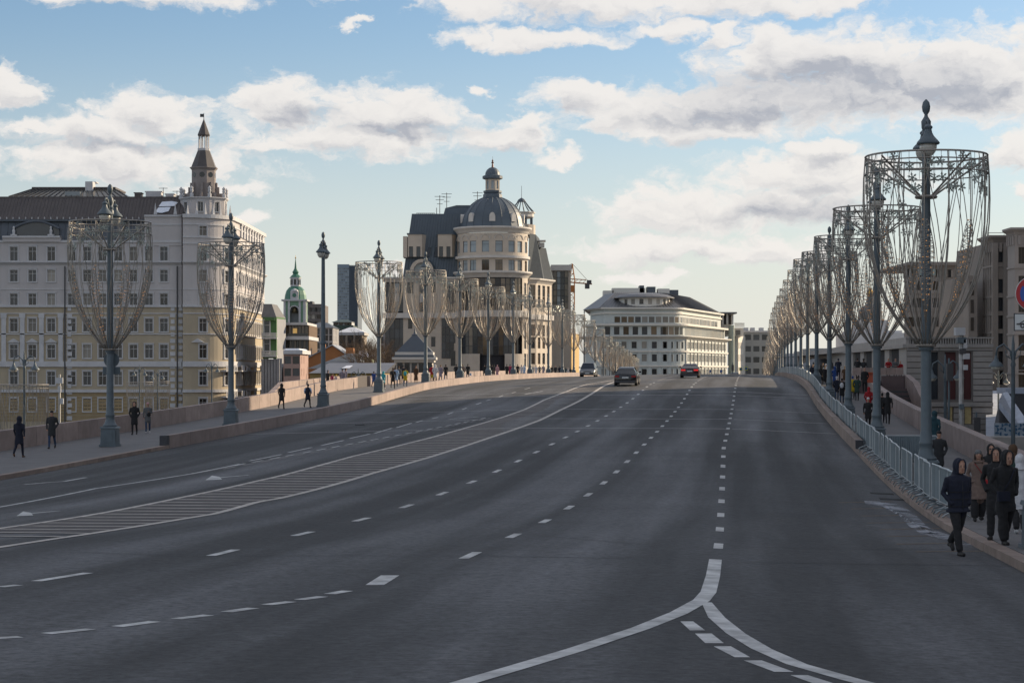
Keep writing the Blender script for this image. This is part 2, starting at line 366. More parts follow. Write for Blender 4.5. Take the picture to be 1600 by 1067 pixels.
mb=MB(); S=list(np.arange(s0m,min(MRL[-1][0],MLL[-1][0]),2.0))
for a,b in zip(S[:-1],S[1:]):
    mb.add([B(a,nat(MLL,a),.004),B(a,nat(MRL,a),.004),B(b,nat(MRL,b),.004),B(b,nat(MLL,b),.004)],[(0,1,2,3)])
mb.build('median_patch',hatch,rd)
mp=mat('median_paint',(.52,.48,.44),.8,var=.3,scale=3)
ribbon(MRL,.22,mp,dz=.010); ribbon(MLL,.20,mp,dz=.010)
s=s0m-2
while s<MRL[-1][0]-4:
    ribbon([(s+1.3,nat(MLL,s+1.3)+.1),(s,nat(MRL,s)-.1)],.17 if s<110 else .2,mp,name='hatch_bar',dz=.013); s+=1.35 if s<110 else 1.9
# long lines of the left carriageway
ribbon([U(*p) for p in [(-20,795),(0,792),(150,763),(300,740),(375,725)]],.14)
ribbon([U(*p) for p in [(318,737),(400,723),(475,707)]],.10,paintw)
a_=U(330,733); b_=U(760,652)
for k in range(22):
    t0=k/22; t1_=(k+.62)/22; L=lambda t:(a_[0]+(b_[0]-a_[0])*t,a_[1]+(b_[1]-a_[1])*t+.12)
    ribbon([L(t0),L(t1_)],.13,name='lane_dash'); 
    ribbon([(L(t0)[0],L(t0)[1]+.35),(L(t1_)[0],L(t1_)[1]+.35)],.13,paintw,name='lane_dash')
for p,q in (((390,720),(440,710)),((450,707),(487,699)),((502,696),(537,688)),((546,685),(578,678)),((585,677),(612,669)),((620,668),(643,661)),((650,660),(660,657)),((675,654),(684,652)),((700,647),(708,644)),((722,640),(729,637.5)),((744,632),(752,629)),((760,626),(767,624)),((780,620),(786,618)),((800,614),(806,612.5)),((820,608),(828,606))):
    ribbon([U(*p),U(*q)],.13,name='lane_dash')
# arrows of the left carriageway
for c in ((355,744),(60,800)):
    x,y=c; flatpoly([(x-34,y+6),(x-24,y-1),(x-12,y+1),(x-8,y+5)],name='arrow_head'); ribbon([U(x-12,y+2),U(x+34,y-2)],lambda t:.22-.12*t,name='arrow_shaft')
ribbon([U(38,757),U(70,754),U(100,752),U(134,746)],.16,name='arrow_shaft')
ribbon([U(820,616),U(848,611)],.16,name='arrow_shaft'); ribbon([U(700,655),U(748,651)],.16,name='arrow_shaft')
# foreground merge lines
ribbon([U(1118,874),U(1114,900),U(1107,925),U(1096,938),U(1060,958),U(1000,982),U(900,1015),U(800,1045),U(690,1077)],.205)
ribbon([U(1104,941),U(1120,965),U(1150,990),U(1190,1014),U(1245,1038),U(1330,1062),U(1400,1080)],lambda t:.13+.4*t if t<.2 else .21)
for q in ([(1063,971),(1083,971),(1102,985),(1078,985)],[(1086,990),(1112,990),(1131,1005),(1102,1005)],[(1115,1010),(1142,1010),(1172,1027),(1148,1027)],[(1162,1032),(1190,1032),(1240,1050),(1210,1050)],[(1235,1055),(1262,1055),(1325,1075),(1290,1075)]):
    flatpoly(q[::-1],name='merge_dash')
for q in ([(571,914),(595,899),(624,899),(600,914)],):
    flatpoly(q[::-1],name='lane_dash')
for p,q in (((515,928),(543,923)),((468,937),(504,932)),((416,945),(455,940)),((354,956),(396,950)),((275,967),(326,961)),((183,979),(242,971)),((72,990),(142,983)),((-20,998),(32,995)),((0,917),(30,914)),((56,908),(138,895))):
    ribbon([U(*p),U(*q)],.17,name='lane_dash')
# expansion joints across the deck
jm=mat('joint_steel',(.42,.41,.40),.5,metal=.3,var=.3,scale=2)
for py in (639.5,654.5,669.5,617.5,612):
    s,n=U(1000,py); ribbon([(s,NL+.1),(s,NR-.1)],.17 if s<150 else .24,jm,name='expansion_joint',dz=.014)
for pts,wd in (([(1125,852),(1250,856),(1420,858),(1600,857)],.05),([(760,822),(860,838),(1000,850),(1110,852)],.04),([(0,861),(300,868),(700,868),(1150,878),(1600,884)],.05),([(1122,803),(1300,806),(1480,812)],.04)):
    ribbon([U(*p) for p in pts],wd,mat('tar_seam',(.025,.025,.027),.7,var=.2),name='tar_seam',dz=.003)
# bus-stop zigzag and salt stain at the right kerb
for k,(y,x0,x1) in enumerate(((785,1310,1395),(795,1330,1420),(806,1345,1440),(817,1355,1455),(827,1375,1470),(838,1385,1490),(850,1400,1500),(862,1430,1560))):
    ribbon([U(x0,y),U(x1,y-1.5)],.07,mat('worn_yellow_paint',(.20,.13,.06),.8,var=.4,scale=5),name='stop_zigzag')
salt=mat('salt_stain',(.24,.25,.28),.6,var=.3,scale=1.6)
_t=salt.node_tree; _b=_t.nodes['Principled BSDF']; _n=_t.nodes.new('ShaderNodeTexNoise'); _n.inputs['Scale'].default_value=1.3; _n.inputs['Detail'].default_value=9; _n.inputs['Roughness'].default_value=.72
_tc=[q for q in _t.nodes if q.type=='TEX_COORD'][0]; _t.links.new(_tc.outputs['Object'],_n.inputs['Vector']); _r=_t.nodes.new('ShaderNodeMapRange'); _r.inputs[1].default_value=.40; _r.inputs[2].default_value=.60; _t.links.new(_n.outputs[0],_r.inputs[0]); _t.links.new(_r.outputs[0],_b.inputs['Alpha'])
def stain(pix,dz=.009):
    q=[U(*p) for p in pix]; MB().add([B(s,n,dz) for s,n in q],[tuple(range(len(q)))]).build('salt_stain',salt,rd)
stain([(1562,856),(1520,855),(1470,842),(1440,835),(1420,822),(1405,806),(1380,792),(1376,785),(1400,786),(1425,800),(1432,806),(1450,824),(1500,842),(1540,850)][::-1])
stain([(1376,784),(1350,782),(1352,787),(1370,790),(1385,792)])
for (x,y) in ((1378,771),(1393,780)):
    mb=MB(); s,n=U(x,y); block_seg(mb,s-.3,s+.3,n-.35,n+.35,0,.012); mb.build('drain_grate',dark,rd)
# ================================================================ buildings
def fx(px,D): return (px-800)*D/F
def fz(py,D): return (582-py)*D/F
class Path:
    def __init__(s,pts):
        s.p=[np.array(q,float) for q in pts]; s.u=[0.0]
        for a,b in zip(s.p[:-1],s.p[1:]): s.u.append(s.u[-1]+float(np.linalg.norm(b-a)))
        s.L=s.u[-1]
    def at(s,u,off=0.0):
        i=0
        while i<len(s.u)-2 and u>s.u[i+1]: i+=1
        a,b=s.p[i],s.p[i+1]; L=s.u[i+1]-s.u[i]; t=(u-s.u[i])/L; d=(b-a)/L; n=np.array((d[1],-d[0]))
        q=a+(b-a)*t+n*off; return q,n
    def vnorm(s,i):
        ns=[]
        if i>0: d=s.p[i]-s.p[i-1]; d/=np.linalg.norm(d); ns.append(np.array((d[1],-d[0])))
        if i<len(s.p)-1: d=s.p[i+1]-s.p[i]; d/=np.linalg.norm(d); ns.append(np.array((d[1],-d[0])))
        n=sum(ns); n/=np.linalg.norm(n); return n/max(.5,float(n@ns[0]))
    def offp(s,off): return [s.p[i]+s.vnorm(i)*off for i in range(len(s.p))]
    def sub(s,u0,u1):
        P=[s.at(u0)[0]]+[s.p[i] for i in range(len(s.u)) if u0+1e-4<s.u[i]<u1-1e-4]+[s.at(u1)[0]]
        return Path(P)
def arc(cx,cy,r,a0,a1,k):       # points of an arc, degrees, 0 = +x, -90 = facing the camera
    return [(cx+r*math.cos(R(a0+(a1-a0)*i/k)),cy+r*math.sin(R(a0+(a1-a0)*i/k))) for i in range(k+1)]
def wall(name,parent,path,z0,z1,wins,m,depth=.25,sill=None):
    us=sorted(set([round(u,4) for u in path.u]+[round(w_[0]+sg*w_[2]/2,4) for w_ in wins for sg in (-1,1)]))
    us=[min(u,path.L) for u in us if -1e-3<=u<=path.L+1e-3]
    zs=sorted(set([z0,z1]+[round(w_[1]+sg*w_[3]/2,4) for w_ in wins for sg in (-1,1)])); zs=[z for z in zs if z0<=z<=z1]
    vi={};mb=MB()
    def vtx(iu,iz):
        if (iu,iz) not in vi:
            q,_=path.at(us[iu]); vi[(iu,iz)]=len(mb.v); mb.v.append((q[0],q[1],zs[iz]))
        return vi[(iu,iz)]
    hole=set()
    for w_ in wins:
        for iu in range(len(us)-1):
            uc=(us[iu]+us[iu+1])/2
            if abs(uc-w_[0])<w_[2]/2:
                for iz in range(len(zs)-1):
                    if abs((zs[iz]+zs[iz+1])/2-w_[1])<w_[3]/2: hole.add((iu,iz))
    # merge cells vertically where possible
    for iu in range(len(us)-1):
        iz=0
        while iz<len(zs)-1:
            if (iu,iz) in hole: iz+=1; continue
            j=iz
            while j+1<len(zs)-1 and (iu,j+1) not in hole: j+=1
            mb.f.append((vtx(iu,iz),vtx(iu+1,iz),vtx(iu+1,j+1),vtx(iu,j+1))); mb.m.append(0); iz=j+1
    for w_ in wins:
        c,n=path.at(w_[0]); tdir=np.array((-n[1],n[0])); h=w_[2]/2
        a=path.at(w_[0]-h)[0]; b=path.at(w_[0]+h)[0]; ai=a-n*depth; bi=b-n*depth; za,zb=w_[1]-w_[3]/2,w_[1]+w_[3]/2
        q=[(a[0],a[1],za),(b[0],b[1],za),(b[0],b[1],zb),(a[0],a[1],zb),(ai[0],ai[1],za),(bi[0],bi[1],za),(bi[0],bi[1],zb),(ai[0],ai[1],zb)]
        mb.add(q,[(0,1,5,4),(1,2,6,5),(2,3,7,6),(3,0,4,7)])
    return mb.build(name,m,parent)
def band(name,parent,path,z0,z1,proj,m,back=.3,cham=None,snowcap=False):
    """a string course or cornice: profile swept along the path"""
    if cham: prf=[(0,z0),(proj*cham,z0+(z1-z0)*.35),(proj,z1-(z1-z0)*.25),(proj,z1),(-back,z1),(-back,z0)]
    else: prf=[(0.003,z0),(proj,z0),(proj,z1),(-back,z1),(-back,z0)]
    k=len(prf); mb=MB()
    rows=[path.offp(o) for o,_ in prf]
    for i in range(len(path.p)):
        for j in range(k): mb.v.append((rows[j][i][0],rows[j][i][1],prf[j][1]))
    for i in range(len(path.p)-1):
        for j in range(k): a=i*k+j; b=i*k+(j+1)%k; mb.f.append((a,b,b+k,a+k)); mb.m.append(0)
    mb.f.append(tuple(range(k))); mb.f.append(tuple(reversed([(len(path.p)-1)*k+j for j in range(k)]))); mb.m+= [0,0]
    return mb.build(name,m,parent)
def glassmat(name,col,rough,ov,warm=0):
    m=mat(name,col,rough,var=.12,scale=.8,objvar=ov,spec=.6)
    return m
g_dark=glassmat('window_glass',(.022,.028,.035),.14,.7)
g_sky=glassmat('sky_reflecting_glass',(.20,.24,.27),.05,.45)
g_cur=glassmat('curtained_glass',(.24,.22,.19),.3,.5)
g_gold=glassmat('bronze_glass',(.10,.075,.05),.06,.7)
fr_w=mat('white_window_frame',(.62,.62,.61),.6,var=.05)
fr_d=mat('dark_window_frame',(.06,.06,.065),.5,var=.05)
WM={}
def winmesh(w,h,style,gl,fr,fold=True):
    key=(round(w,2),round(h,2),style,gl.name,fr.name)
    if key in WM: return WM[key]
    g=MB().add([(-w/2,0,-h/2),(w/2,0,-h/2),(w/2,0,h/2),(-w/2,0,h/2)],[(0,1,2,3)])
    f=MB(); e=.055 if w<1.6 else .08
    f.box(-w/2,-w/2+e,-.05,.02,-h/2,h/2); f.box(w/2-e,w/2,-.05,.02,-h/2,h/2); f.box(-w/2+e,w/2-e,-.05,.02,-h/2,-h/2+e); f.box(-w/2+e,w/2-e,-.05,.02,h/2-e,h/2)
    if 'v' in style:
        k=style.count('v')
        for i in range(k): x=-w/2+w*(i+1)/(k+1); f.box(x-e*.45,x+e*.45,-.045,.015,-h/2+e,h/2-e)
    if 't' in style: f.box(-w/2+e,w/2-e,-.047,.016,h*.17,h*.17+e)
    if 'g' in style:
        for i in range(1,4): z=-h/2+h*i/4; f.box(-w/2+e,w/2-e,-.047,.016,z-e/3,z+e/3)
    WM[key]=(g.mesh('window_pane',gl),f.mesh('window_frame',fr)) if fold else None
    return WM[key]
def windows(parent,path,wins,gl,fr,style='vt',depth=.25,name='window',sill=None,frames=True):
    gls=gl if isinstance(gl,(list,tuple)) else [gl]
    for w_ in wins:
        c,n=path.at(w_[0]); rz=math.atan2(n[0],-n[1]); q=c-n*(depth-.02)
        gm,fm=winmesh(w_[2],w_[3],style,random.choice(gls),fr)
        wo=inst(name,gm,parent,(q[0],q[1],w_[1]),rz)
        if frames:
            f=bpy.data.objects.new('window_frame',fm); link(f,wo)
        if sill:
            key=('sill',round(w_[2],2),sill.name,round(w_[3],2))
            if key not in WM:
                s_=MB(); a=w_[2]/2; h=w_[3]/2; y0=-depth-.07; y1=-depth+.12
                s_.box(-a-.16,a+.16,y0-.06,y1,-h-.16,-h-.003)
                s_.box(-a-.16,-a-.003,y0,y1,-h,h+.16); s_.box(a+.003,a+.16,y0,y1,-h,h+.16); s_.box(-a-.003,a+.003,y0,y1,h+.003,h+.16); s_.box(-a-.22,a+.22,y0-.05,y1,h+.163,h+.26)
                WM[key]=s_.mesh('window_surround',sill)
            f=bpy.data.objects.new('window_surround',WM[key]); link(f,wo)
def grid(us,zs,w_,h): return [(u,z,w_,h) for u in us for z in zs]
def lerp(a,b,t): return a+(b-a)*t
# ---------------------------------------------------------------- the riverside hotel on the left
D=310.0
lilac=mat('lilac_grey_stucco',(.50,.475,.47),.85,var=.10,scale=.3,streak=4)
ochre=mat('ochre_stucco',(.43,.365,.265),.85,var=.10,scale=.35,streak=3)
trimw=mat('pale_stone_trim',(.54,.54,.55),.8,var=.10,scale=.8)
roofb=mat('brown_metal_roof',(.085,.073,.071),.5,var=.15,scale=.5)
roofg=mat('blue_grey_metal_roof',(.085,.10,.12),.5,var=.12,scale=.5)
X0=fx(-60,D); XC=fx(284,D); 
hot=thing('hotel_building',(fx(150,D),D,-9.2),'long ochre and lilac hotel at the left with a round corner and pointed turret','hotel')
main=Path([(X0,D),(XC-.01,D)])
rr=7.0
cor=Path(arc(XC+.3,D-.9+rr,rr,-90,-8,14)+[(XC+.3+rr+.1,D+12),(XC+.3+rr+.1,D+44)])
frontu=lambda px: fx(px,D)-X0
rows_hi=[(396.7,22),(431,18.5),(468,18.5)]; rows_lo=[(508,20.5),(549,21),(591,21),(632.5,20)]
cols=[-34,-9,21.5,50.5,80,112,136,160,184.5,208.5,232.6,256]
ww=1.22
def W(pxs,rows,f=frontu,w_=ww): return [(f(p),fz(y,D),w_,h*D/F) for p in pxs for y,h in rows]
zs=fz(478,D); zc=fz(410,D); zt=fz(378,D)
wu=W(cols,rows_hi); wlw=W(cols,rows_lo)
wall('upper_wall',hot,main,zs,zt,wu,lilac); windows(hot,main,wu,[g_dark,g_dark,g_cur],fr_w,'vt',sill=trimw)
wall('lower_wall',hot,main,-9.2,zs,wlw,ochre); windows(hot,main,wlw,[g_dark,g_dark,g_dark,g_cur],fr_w,'vt',sill=trimw)
# corner and side wing
cu=[cor.u[5],cor.u[11]]; wingu=[cor.u[15]+1.2+i*2.55 for i in range(12)]
cu2=[cor.u[4]+.3,cor.u[10]+.6]
allc=cu2+[u-cor.u[15]+cor.u[14] for u in []]+[cor.u[14]+4+2.45*i for i in range(3)]+[cor.u[15]+1.5+2.6*i for i in range(12)]
cw=[(u,fz(y,D),ww,h*D/F) for u in allc for y,h in rows_hi]; cl=[(u,fz(y,D),ww,h*D/F) for u in allc for y,h in rows_lo]
cw+= [(u,fz(361,D),1.2,1.5) for u in cu2]
wall('corner_upper_wall',hot,cor,zs,fz(336,D),cw,lilac); windows(hot,cor,cw,[g_dark,g_cur],fr_w,'vt',sill=trimw)
wall('corner_lower_wall',hot,cor,-9.2,zs,cl,ochre); windows(hot,cor,cl,[g_dark],fr_w,'vt',sill=trimw)
# string courses
for p,nm in ((main,'front'),(cor,'corner')):
    band('cornice',hot,p,zc-.45,zc+.12,.55,trimw,cham=.4); band('string_course',hot,p,zs-.2,zs+.15,.28,trimw)
    band('string_course',hot,p,fz(572,D)-.1,fz(572,D)+.75,.3,trimw); band('string_course',hot,p,fz(522,D)-.08,fz(522,D)+.1,.16,trimw)
    band('string_course',hot,p,fz(612,D)-.1,fz(612,D)+.35,.3,trimw); band('string_course',hot,p,fz(452,D)-.06,fz(452,D)+.06,.1,trimw)
    band('string_course',hot,p,fz(490,D)-.05,fz(490,D)+.1,.12,trimw)
band('cornice',hot,cor,fz(338,D)-.3,fz(336,D)+.1,.35,trimw); band('string_course',hot,cor,fz(351,D)-.1,fz(351,D)+.1,.12,trimw)
band('string_course',hot,cor,fz(371,D)-.1,fz(371,D)+.12,.14,trimw); band('string_course',hot,cor,fz(381,D)-.08,fz(381,D)+.1,.14,trimw)
band('cornice',hot,main,zt-.1,zt+.25,.2,trimw)
# rustication courses, pilasters, pediments, quoins, drainpipes
cs=MB()
for i in range(26):
    z=-8+i*.42
    if z>zs-.6: break
    for u0,u1 in ((frontu(-60),frontu(98)),(frontu(104),frontu(277))): pass
mbp=MB()
for px in (6,35,65,95,-22): 
    u=frontu(px); q=main.at(u)[0]; pl=MB().box(q[0]-.36,q[0]+.36,D-.16,D+.05,fz(566,D),fz(494,D)).box(q[0]-.46,q[0]+.46,D-.22,D+.05,fz(497,D),fz(490.5,D)); pl.build('pilaster',trimw,hot)
for px in cols[:5]+[310]:
    x=fx(px,D); y=D if px<300 else D-.6; z=fz(535,D)
    MB().add([(x-1.0,y-.3,z),(x+1.0,y-.3,z),(x,y-.3,z+.62),(x-1.0,y+.1,z),(x+1.0,y+.1,z),(x,y+.1,z+.62)],[(0,1,2),(0,3,4,1),(1,4,5,2),(2,5,3,0)]).build('pediment',trimw,hot)
for px in (102,277.5):
    u=fx(px,D); MB().tube([(u,D-.3,-9),(u,D-.3,zc-.6)],.11,6).build('drainpipe',fr_d,hot)
for px in (108.5,270,282):
    for i in range(19):
        x=fx(px,D); z=-8.4+i*1.0; 
        if z>zc-1: break
        MB().box(x-(.42 if i%2 else .3),x+(.42 if i%2 else .3),D-.1,D+.03,z,z+.62).build('quoin',trimw,hot)
# ground floor stone joints as shallow courses
for i in range(9):
    z=-7.6+.5*i; band('stone_course',hot,main,z,z+.40,.05,mat('ochre_stone',(.33,.25,.14),.85,var=.15,scale=.6)) if z<fz(613,D)-.5 else None
# roof over the front
def sheet(name,parent,A,Bp,m,th=.12):
    """quad between two lines"""
    return MB().add([A[0],A[1],Bp[1],Bp[0]],[(0,1,2,3)]).build(name,m,parent)
xl,xr=X0,fx(226,D); zf=zt+.2; zm=fz(343,D)
sheet('roof_lower',hot,[(xl,D+.25,zf),(xr,D+.25,zf)],[(xl,D+1.1,zm),(xr,D+1.1,zm)],roofg)
zr=fz(305,D)
sheet('roof_slope',hot,[(xl,D+.7,zm),(fx(284,D),D+.7,zm)],[(xl,D+4.5,zr),(fx(281,D),D+4.5,zr)],roofb)
for i in range(64):
    x=lerp(xl+.3,fx(282,D),i/63); MB().tube([(x,D+.68,zm),(x,D+4.47,zr)],.045,4).build('roof_seam',roofb,hot)
for i in range(26):
    x=lerp(xl+.3,xr-.2,i/25); MB().tube([(x,D+.22,zf),(x,D+1.05,zm)],.04,4).build('roof_seam',roofg,hot)
MB().box(xl,fx(284,D),D+4.4,D+34,zr-5,zr+.15).build('flat_roof',roofb,hot)
MB().box(xl,fx(278,D),D+.5,D+.75,zm-.25,zm+.05).build('gutter',roofg,hot)
for i in range(30):
    x=lerp(xl,fx(226,D),i/29); MB().box(x-.06,x+.06,D+.45,D+.7,zm+.1,zm+.4).build('snow_guard',trimw,hot)
# glazed attic roof with ribs
gz=fz(288,D); a0,a1,b0,b1=fx(2,D),fx(190,D),fx(33,D),fx(163,D)
MB().add([(a0,D+4.6,zr+.15),(a1,D+4.6,zr+.15),(b1,D+8,gz),(b0,D+8,gz),(a0,D+20,zr+.15),(a1,D+20,zr+.15),(b1,D+16,gz),(b0,D+16,gz)],[(0,1,2,3),(1,5,6,2),(5,4,7,6),(4,0,3,7),(3,2,6,7)]).build('glazed_roof',mat('roof_glazing',(.16,.15,.13),.2,var=.3,scale=.6),hot)
for i in range(22):
    t=i/21; MB().tube([(lerp(a0,a1,t),D+4.55,zr+.2),(lerp(b0,b1,t),D+7.95,gz+.05)],.07,4).build('glazing_bar',fr_d,hot)
MB().box(b0-.2,b1+.2,D+7.7,D+16.3,gz,gz+.28).build('roof_ridge',roofb,hot)
for (p0,p1,y0,y1,m_) in ((118,130,277,289,trimw),(193,203,294,306,roofb),(211,236,292,306,trimw),(243,256,296,306,trimw),(262,276,299,306,roofb),(90,114,295,306,g_sky)):
    MB().box(fx(p0,D),fx(p1,D),D+5 if p0<190 and p0!=118 else D+9,D+11 if p0>190 else D+7,fz(y1,D)-.3,fz(y0,D)).box(fx(p0,D)-.15,fx(p1,D)+.15,D+9,D+11,fz(y0,D),fz(y0,D)+.15).build('roof_box',m_,hot)
for p,h in ((241,286),(263,291)):
    MB().tube([(fx(p,D),D+8,zr),(fx(p,D),D+8,fz(h,D))],.05,4).tube([(fx(p,D)-.7,D+8,fz(h+1,D)),(fx(p,D)+.7,D+8,fz(h+1,D))],.04,4).build('antenna',fr_d,hot)
for q in ([(243,321),(247,313),(262,312),(272,314),(268,320),(252,321)],[(239,331),(243,323),(262,322),(260,329),(250,332)]):
    v=[]
    for px,py in q:
        t=(fz(py,D)-zm)/(zr-zm); y=lerp(D+.7,D+4.5,t)-.10; v.append((fx(px,D),y,fz(py,D)))
    v2=[(a,b-.1,c+.06) for a,b,c in v]; k=len(v); MB().add(v+v2,[tuple(range(k,2*k))]+[(i,(i+1)%k,k+(i+1)%k,k+i) for i in range(k)]).build('snow_patch',snow,hot)
# big arched dormer on the left bay
dm=Path([(fx(5,D),D-.4),(fx(95,D),D-.4)])
MB().box(fx(5,D),fx(95,D),D-.4,D+2.5,zt,fz(369,D)).build('dormer_base',lilac,hot)
band('cornice',hot,dm,fz(372,D),fz(369,D),.25,trimw)
na=14; v=[];ax0,ax1=fx(20,D),fx(92,D); zb=fz(369,D)
pts=[(lerp(ax0,ax1,i/na),zb+ (fz(347,D)-zb)*math.sin(math.pi*(.16+.68*i/na))) for i in range(na+1)]
mb=MB(); q=[(ax0,D+.2,zb)]+[(a,D+.2,b) for a,b in pts]+[(ax1,D+.2,zb)]; mb.add(q,[tuple(range(len(q)))[::-1]]); dg=mb.build('window',g_dark,hot)
for i in (1,3,4,5,7,9,10,11,13):
    MB().box(pts[i][0]-.06,pts[i][0]+.06,D+.1,D+.25,zb,pts[i][1]).build('glazing_bar',fr_w,dg)
mb=MB(); mb.tube([(a,D+.1,b+.1) for a,b in pts],.22,6); mb.build('dormer_arch',roofg,hot)
mb=MB(); q1=[(a,D+.15,b+.12) for a,b in pts]; q2=[(a,D+3,b+.12) for a,b in pts]; k=len(q1); mb.add(q1+q2,[(i,i+1,k+i+1,k+i) for i in range(k-1)]).build('dormer_roof',roofg,hot)
for px in (22,80):
    MB().lathe([(.55,0),(.55,.25),(.2,.3),(.25,.8),(.12,1.1),(.2,1.3),(.02,1.55)],8,(fx(px,D),D-.2,fz(369,D))).build('urn',trimw,hot)
# plain upper wall between bay and corner
wall('attic_wall',hot,Path([(fx(226,D),D-.12),(XC,D-.12)]),fz(384,D),fz(337,D),[],lilac); band('cornice',hot,Path([(fx(226,D),D-.12),(XC,D-.12)]),fz(339,D),fz(336,D),.25,trimw)
band('string_course',hot,Path([(fx(226,D),D-.12),(XC,D-.12)]),fz(352,D),fz(350,D),.1,trimw)
MB().box(fx(226,D),XC,D-.1,D+1.2,fz(384,D),fz(338,D)).build('attic_return',lilac,hot)
# octagonal drum under the turret
ox=fx(317,D+4); oy=D+5; o8=lambda r,ph=22.5:[(ox+r*math.cos(R(ph+45*i)),oy+r*math.sin(R(ph+45*i))) for i in range(9)]
zo0=fz(337,D+3)-.3; zo1=fz(310,D+3)
def opath(r): 
    q=o8(r); return Path(q)
op=opath(3.75); sp8=op.L/8
ow=[(sp8*(i+.5),(zo0+zo1)/2+.1,.85,1.5) for i in range(8)]
wall('drum_wall',hot,op,zo0,zo1,ow,lilac); windows(hot,op,ow,[g_dark],fr_w,'v',sill=trimw)
band('cornice',hot,op,zo1-.35,zo1+.12,.3,trimw,cham=.4)
MB().lathe([(3.9,zo1-.2),(.3,zo1+.05)],8,(ox,oy,0),a0=R(22.5),a1=R(382.5)).build('drum_top',roofb,hot)
MB().lathe([(rr-.3,fz(337,D)),(.3,fz(337,D)+.05)],16,(XC+.3,D-.9+rr,0)).build('corner_roof',roofb,hot)
zt1=fz(262.5,D+4); opt=opath(1.95)
tw=MB(); 
wall('turret_wall',hot,opt,zo1,zt1,[],mat('turret_stone',(.27,.24,.23),.85,var=.14,scale=.8))
band('cornice',hot,opt,zt1-.35,zt1+.12,.3,MATS['turret_stone'],cham=.4)
for i in range(8):
    c,n=opt.at(opt.L/8*(i+.5)); a=math.atan2(n[1],n[0]); q=c+n*.03
    m_=MB(); kk=12; tt=np.array((-n[1],n[0]))
    for (rd_,of,mm) in ((.42,.02,0),):
        v=[(q[0]+tt[0]*rd_*math.cos(2*math.pi*j/kk),q[1]+tt[1]*rd_*math.cos(2*math.pi*j/kk),fz(273.5,D+4)+rd_*math.sin(2*math.pi*j/kk)) for j in range(kk)]; m_.add(v,[tuple(range(kk))])
    m_.build('round_window',g_dark,hot)
    # scroll buttress below
    bt=MB(); 
    for zz0,zz1,w0 in ((zo1,zo1+.9,1.25),(zo1+.9,zo1+1.9,.65),(zo1+1.9,zo1+2.6,.35)):
        pz=c+n*(w0/2); bt.cbox((pz[0],pz[1],(zz0+zz1)/2),(w0,.35,zz1-zz0),rz=a)
    bt.build('scroll_buttress',MATS['turret_stone'],hot)
    e=np.array((ox,oy))+np.array((math.cos(R(22.5+45*i)),math.sin(R(22.5+45*i))))*3.65
    MB().lathe([(.3,0),(.3,.5),(.15,.6),(.28,.95),(.22,1.2),(.3,1.4),(.03,1.75)],8,(e[0],e[1],zo1+.1)).build('urn',trimw,hot)
zt2=fz(235,D+4); zt3=fz(212,D+4); zt4=fz(186.5,D+4)
MB().lathe([(2.05,zt1+.1),(1.0,zt2)],8,(ox,oy,0),a0=R(22.5),a1=R(382.5)).build('lower_spire_roof',roofb,hot)
MB().lathe([(1.0,zt2),(1.0,zt2+.35),(.85,zt2+.4)],8,(ox,oy,0),a0=R(22.5),a1=R(382.5)).build('lantern_base',trimw,hot)
for i in range(8):
    a=R(22.5+45*i); MB().tube([(ox+.78*math.cos(a),oy+.78*math.sin(a),zt2+.3),(ox+.78*math.cos(a),oy+.78*math.sin(a),zt3)],.10,6).build('lantern_column',trimw,hot)
MB().lathe([(.95,zt3),(1.0,zt3+.2),(.06,zt4+.1),(.04,zt4+.8)],8,(ox,oy,0),a0=R(22.5),a1=R(382.5)).build('spire',roofb,hot)
MB().tube([(ox,oy,zt4),(ox,oy,zt4+1.1)],.045,5).box(ox-.6,ox-.04,oy-.02,oy+.02,zt4+.45,zt4+.95).build('weather_vane',fr_d,hot)
for i in range(7):
    c,n=cor.at(cor.u[1+2*i] if i<7 else 0,-.2); MB().lathe([(.28,0),(.22,.3),(.12,1.0),(.03,1.75)],4,(c[0],c[1],fz(336,D)+.1)).build('obelisk',trimw,hot)
for px in (243,274): MB().lathe([(.28,0),(.22,.3),(.12,1.0),(.03,1.75)],4,(fx(px,D),D-.1,fz(336,D)+.1)).build('obelisk',trimw,hot)
# side wing mansard with dormers, balconies
wx=cor.p[-1][0]; wy0,wy1=D+11,D+44
sheet('side_mansard',hot,[(wx+.1,wy0-4,fz(392,D+5)+2.6),(wx+.1,wy1,fz(392,D+5)+2.6)],[(wx-2.6,wy0-4,fz(392,D+5)+5.5),(wx-2.6,wy1,fz(392,D+5)+5.5)],roofb)
for i in range(9):
    y=wy0+2+i*3.4; z=fz(392,D+5)+2.6; MB().box(wx-1.6,wx+.25,y-.7,y+.7,z,z+1.9).box(wx-1.7,wx+.35,y-.85,y+.85,z+1.9,z+2.1).build('dormer',trimw,hot)
for u in [cor.u[10]+.6]+[cor.u[14]+4+2.45*i for i in (0,2)]+[cor.u[15]+1.5+2.6*i for i in (1,4,7)]:
    for py in (577,618):
        c,n=cor.at(u,.55); rz=math.atan2(n[0],-n[1]); b=MB(); b.box(-1.5,1.5,-.5,.5,-.15,0); b.box(-1.5,1.5,-.5,-.4,.75,.85)
        for k in range(9): b.box(-1.45+k*.35,-1.3+k*.35,-.48,-.42,0,.75)
        bo=b.mesh('balcony',trimw); inst('balcony',bo,hot,(c[0],c[1],fz(py,D)-.2),rz)
MB().box(X0,cor.p[-1][0]-.3,D+34,D+43.8,-9.2,zr-3).build('rear_block',lilac,hot)
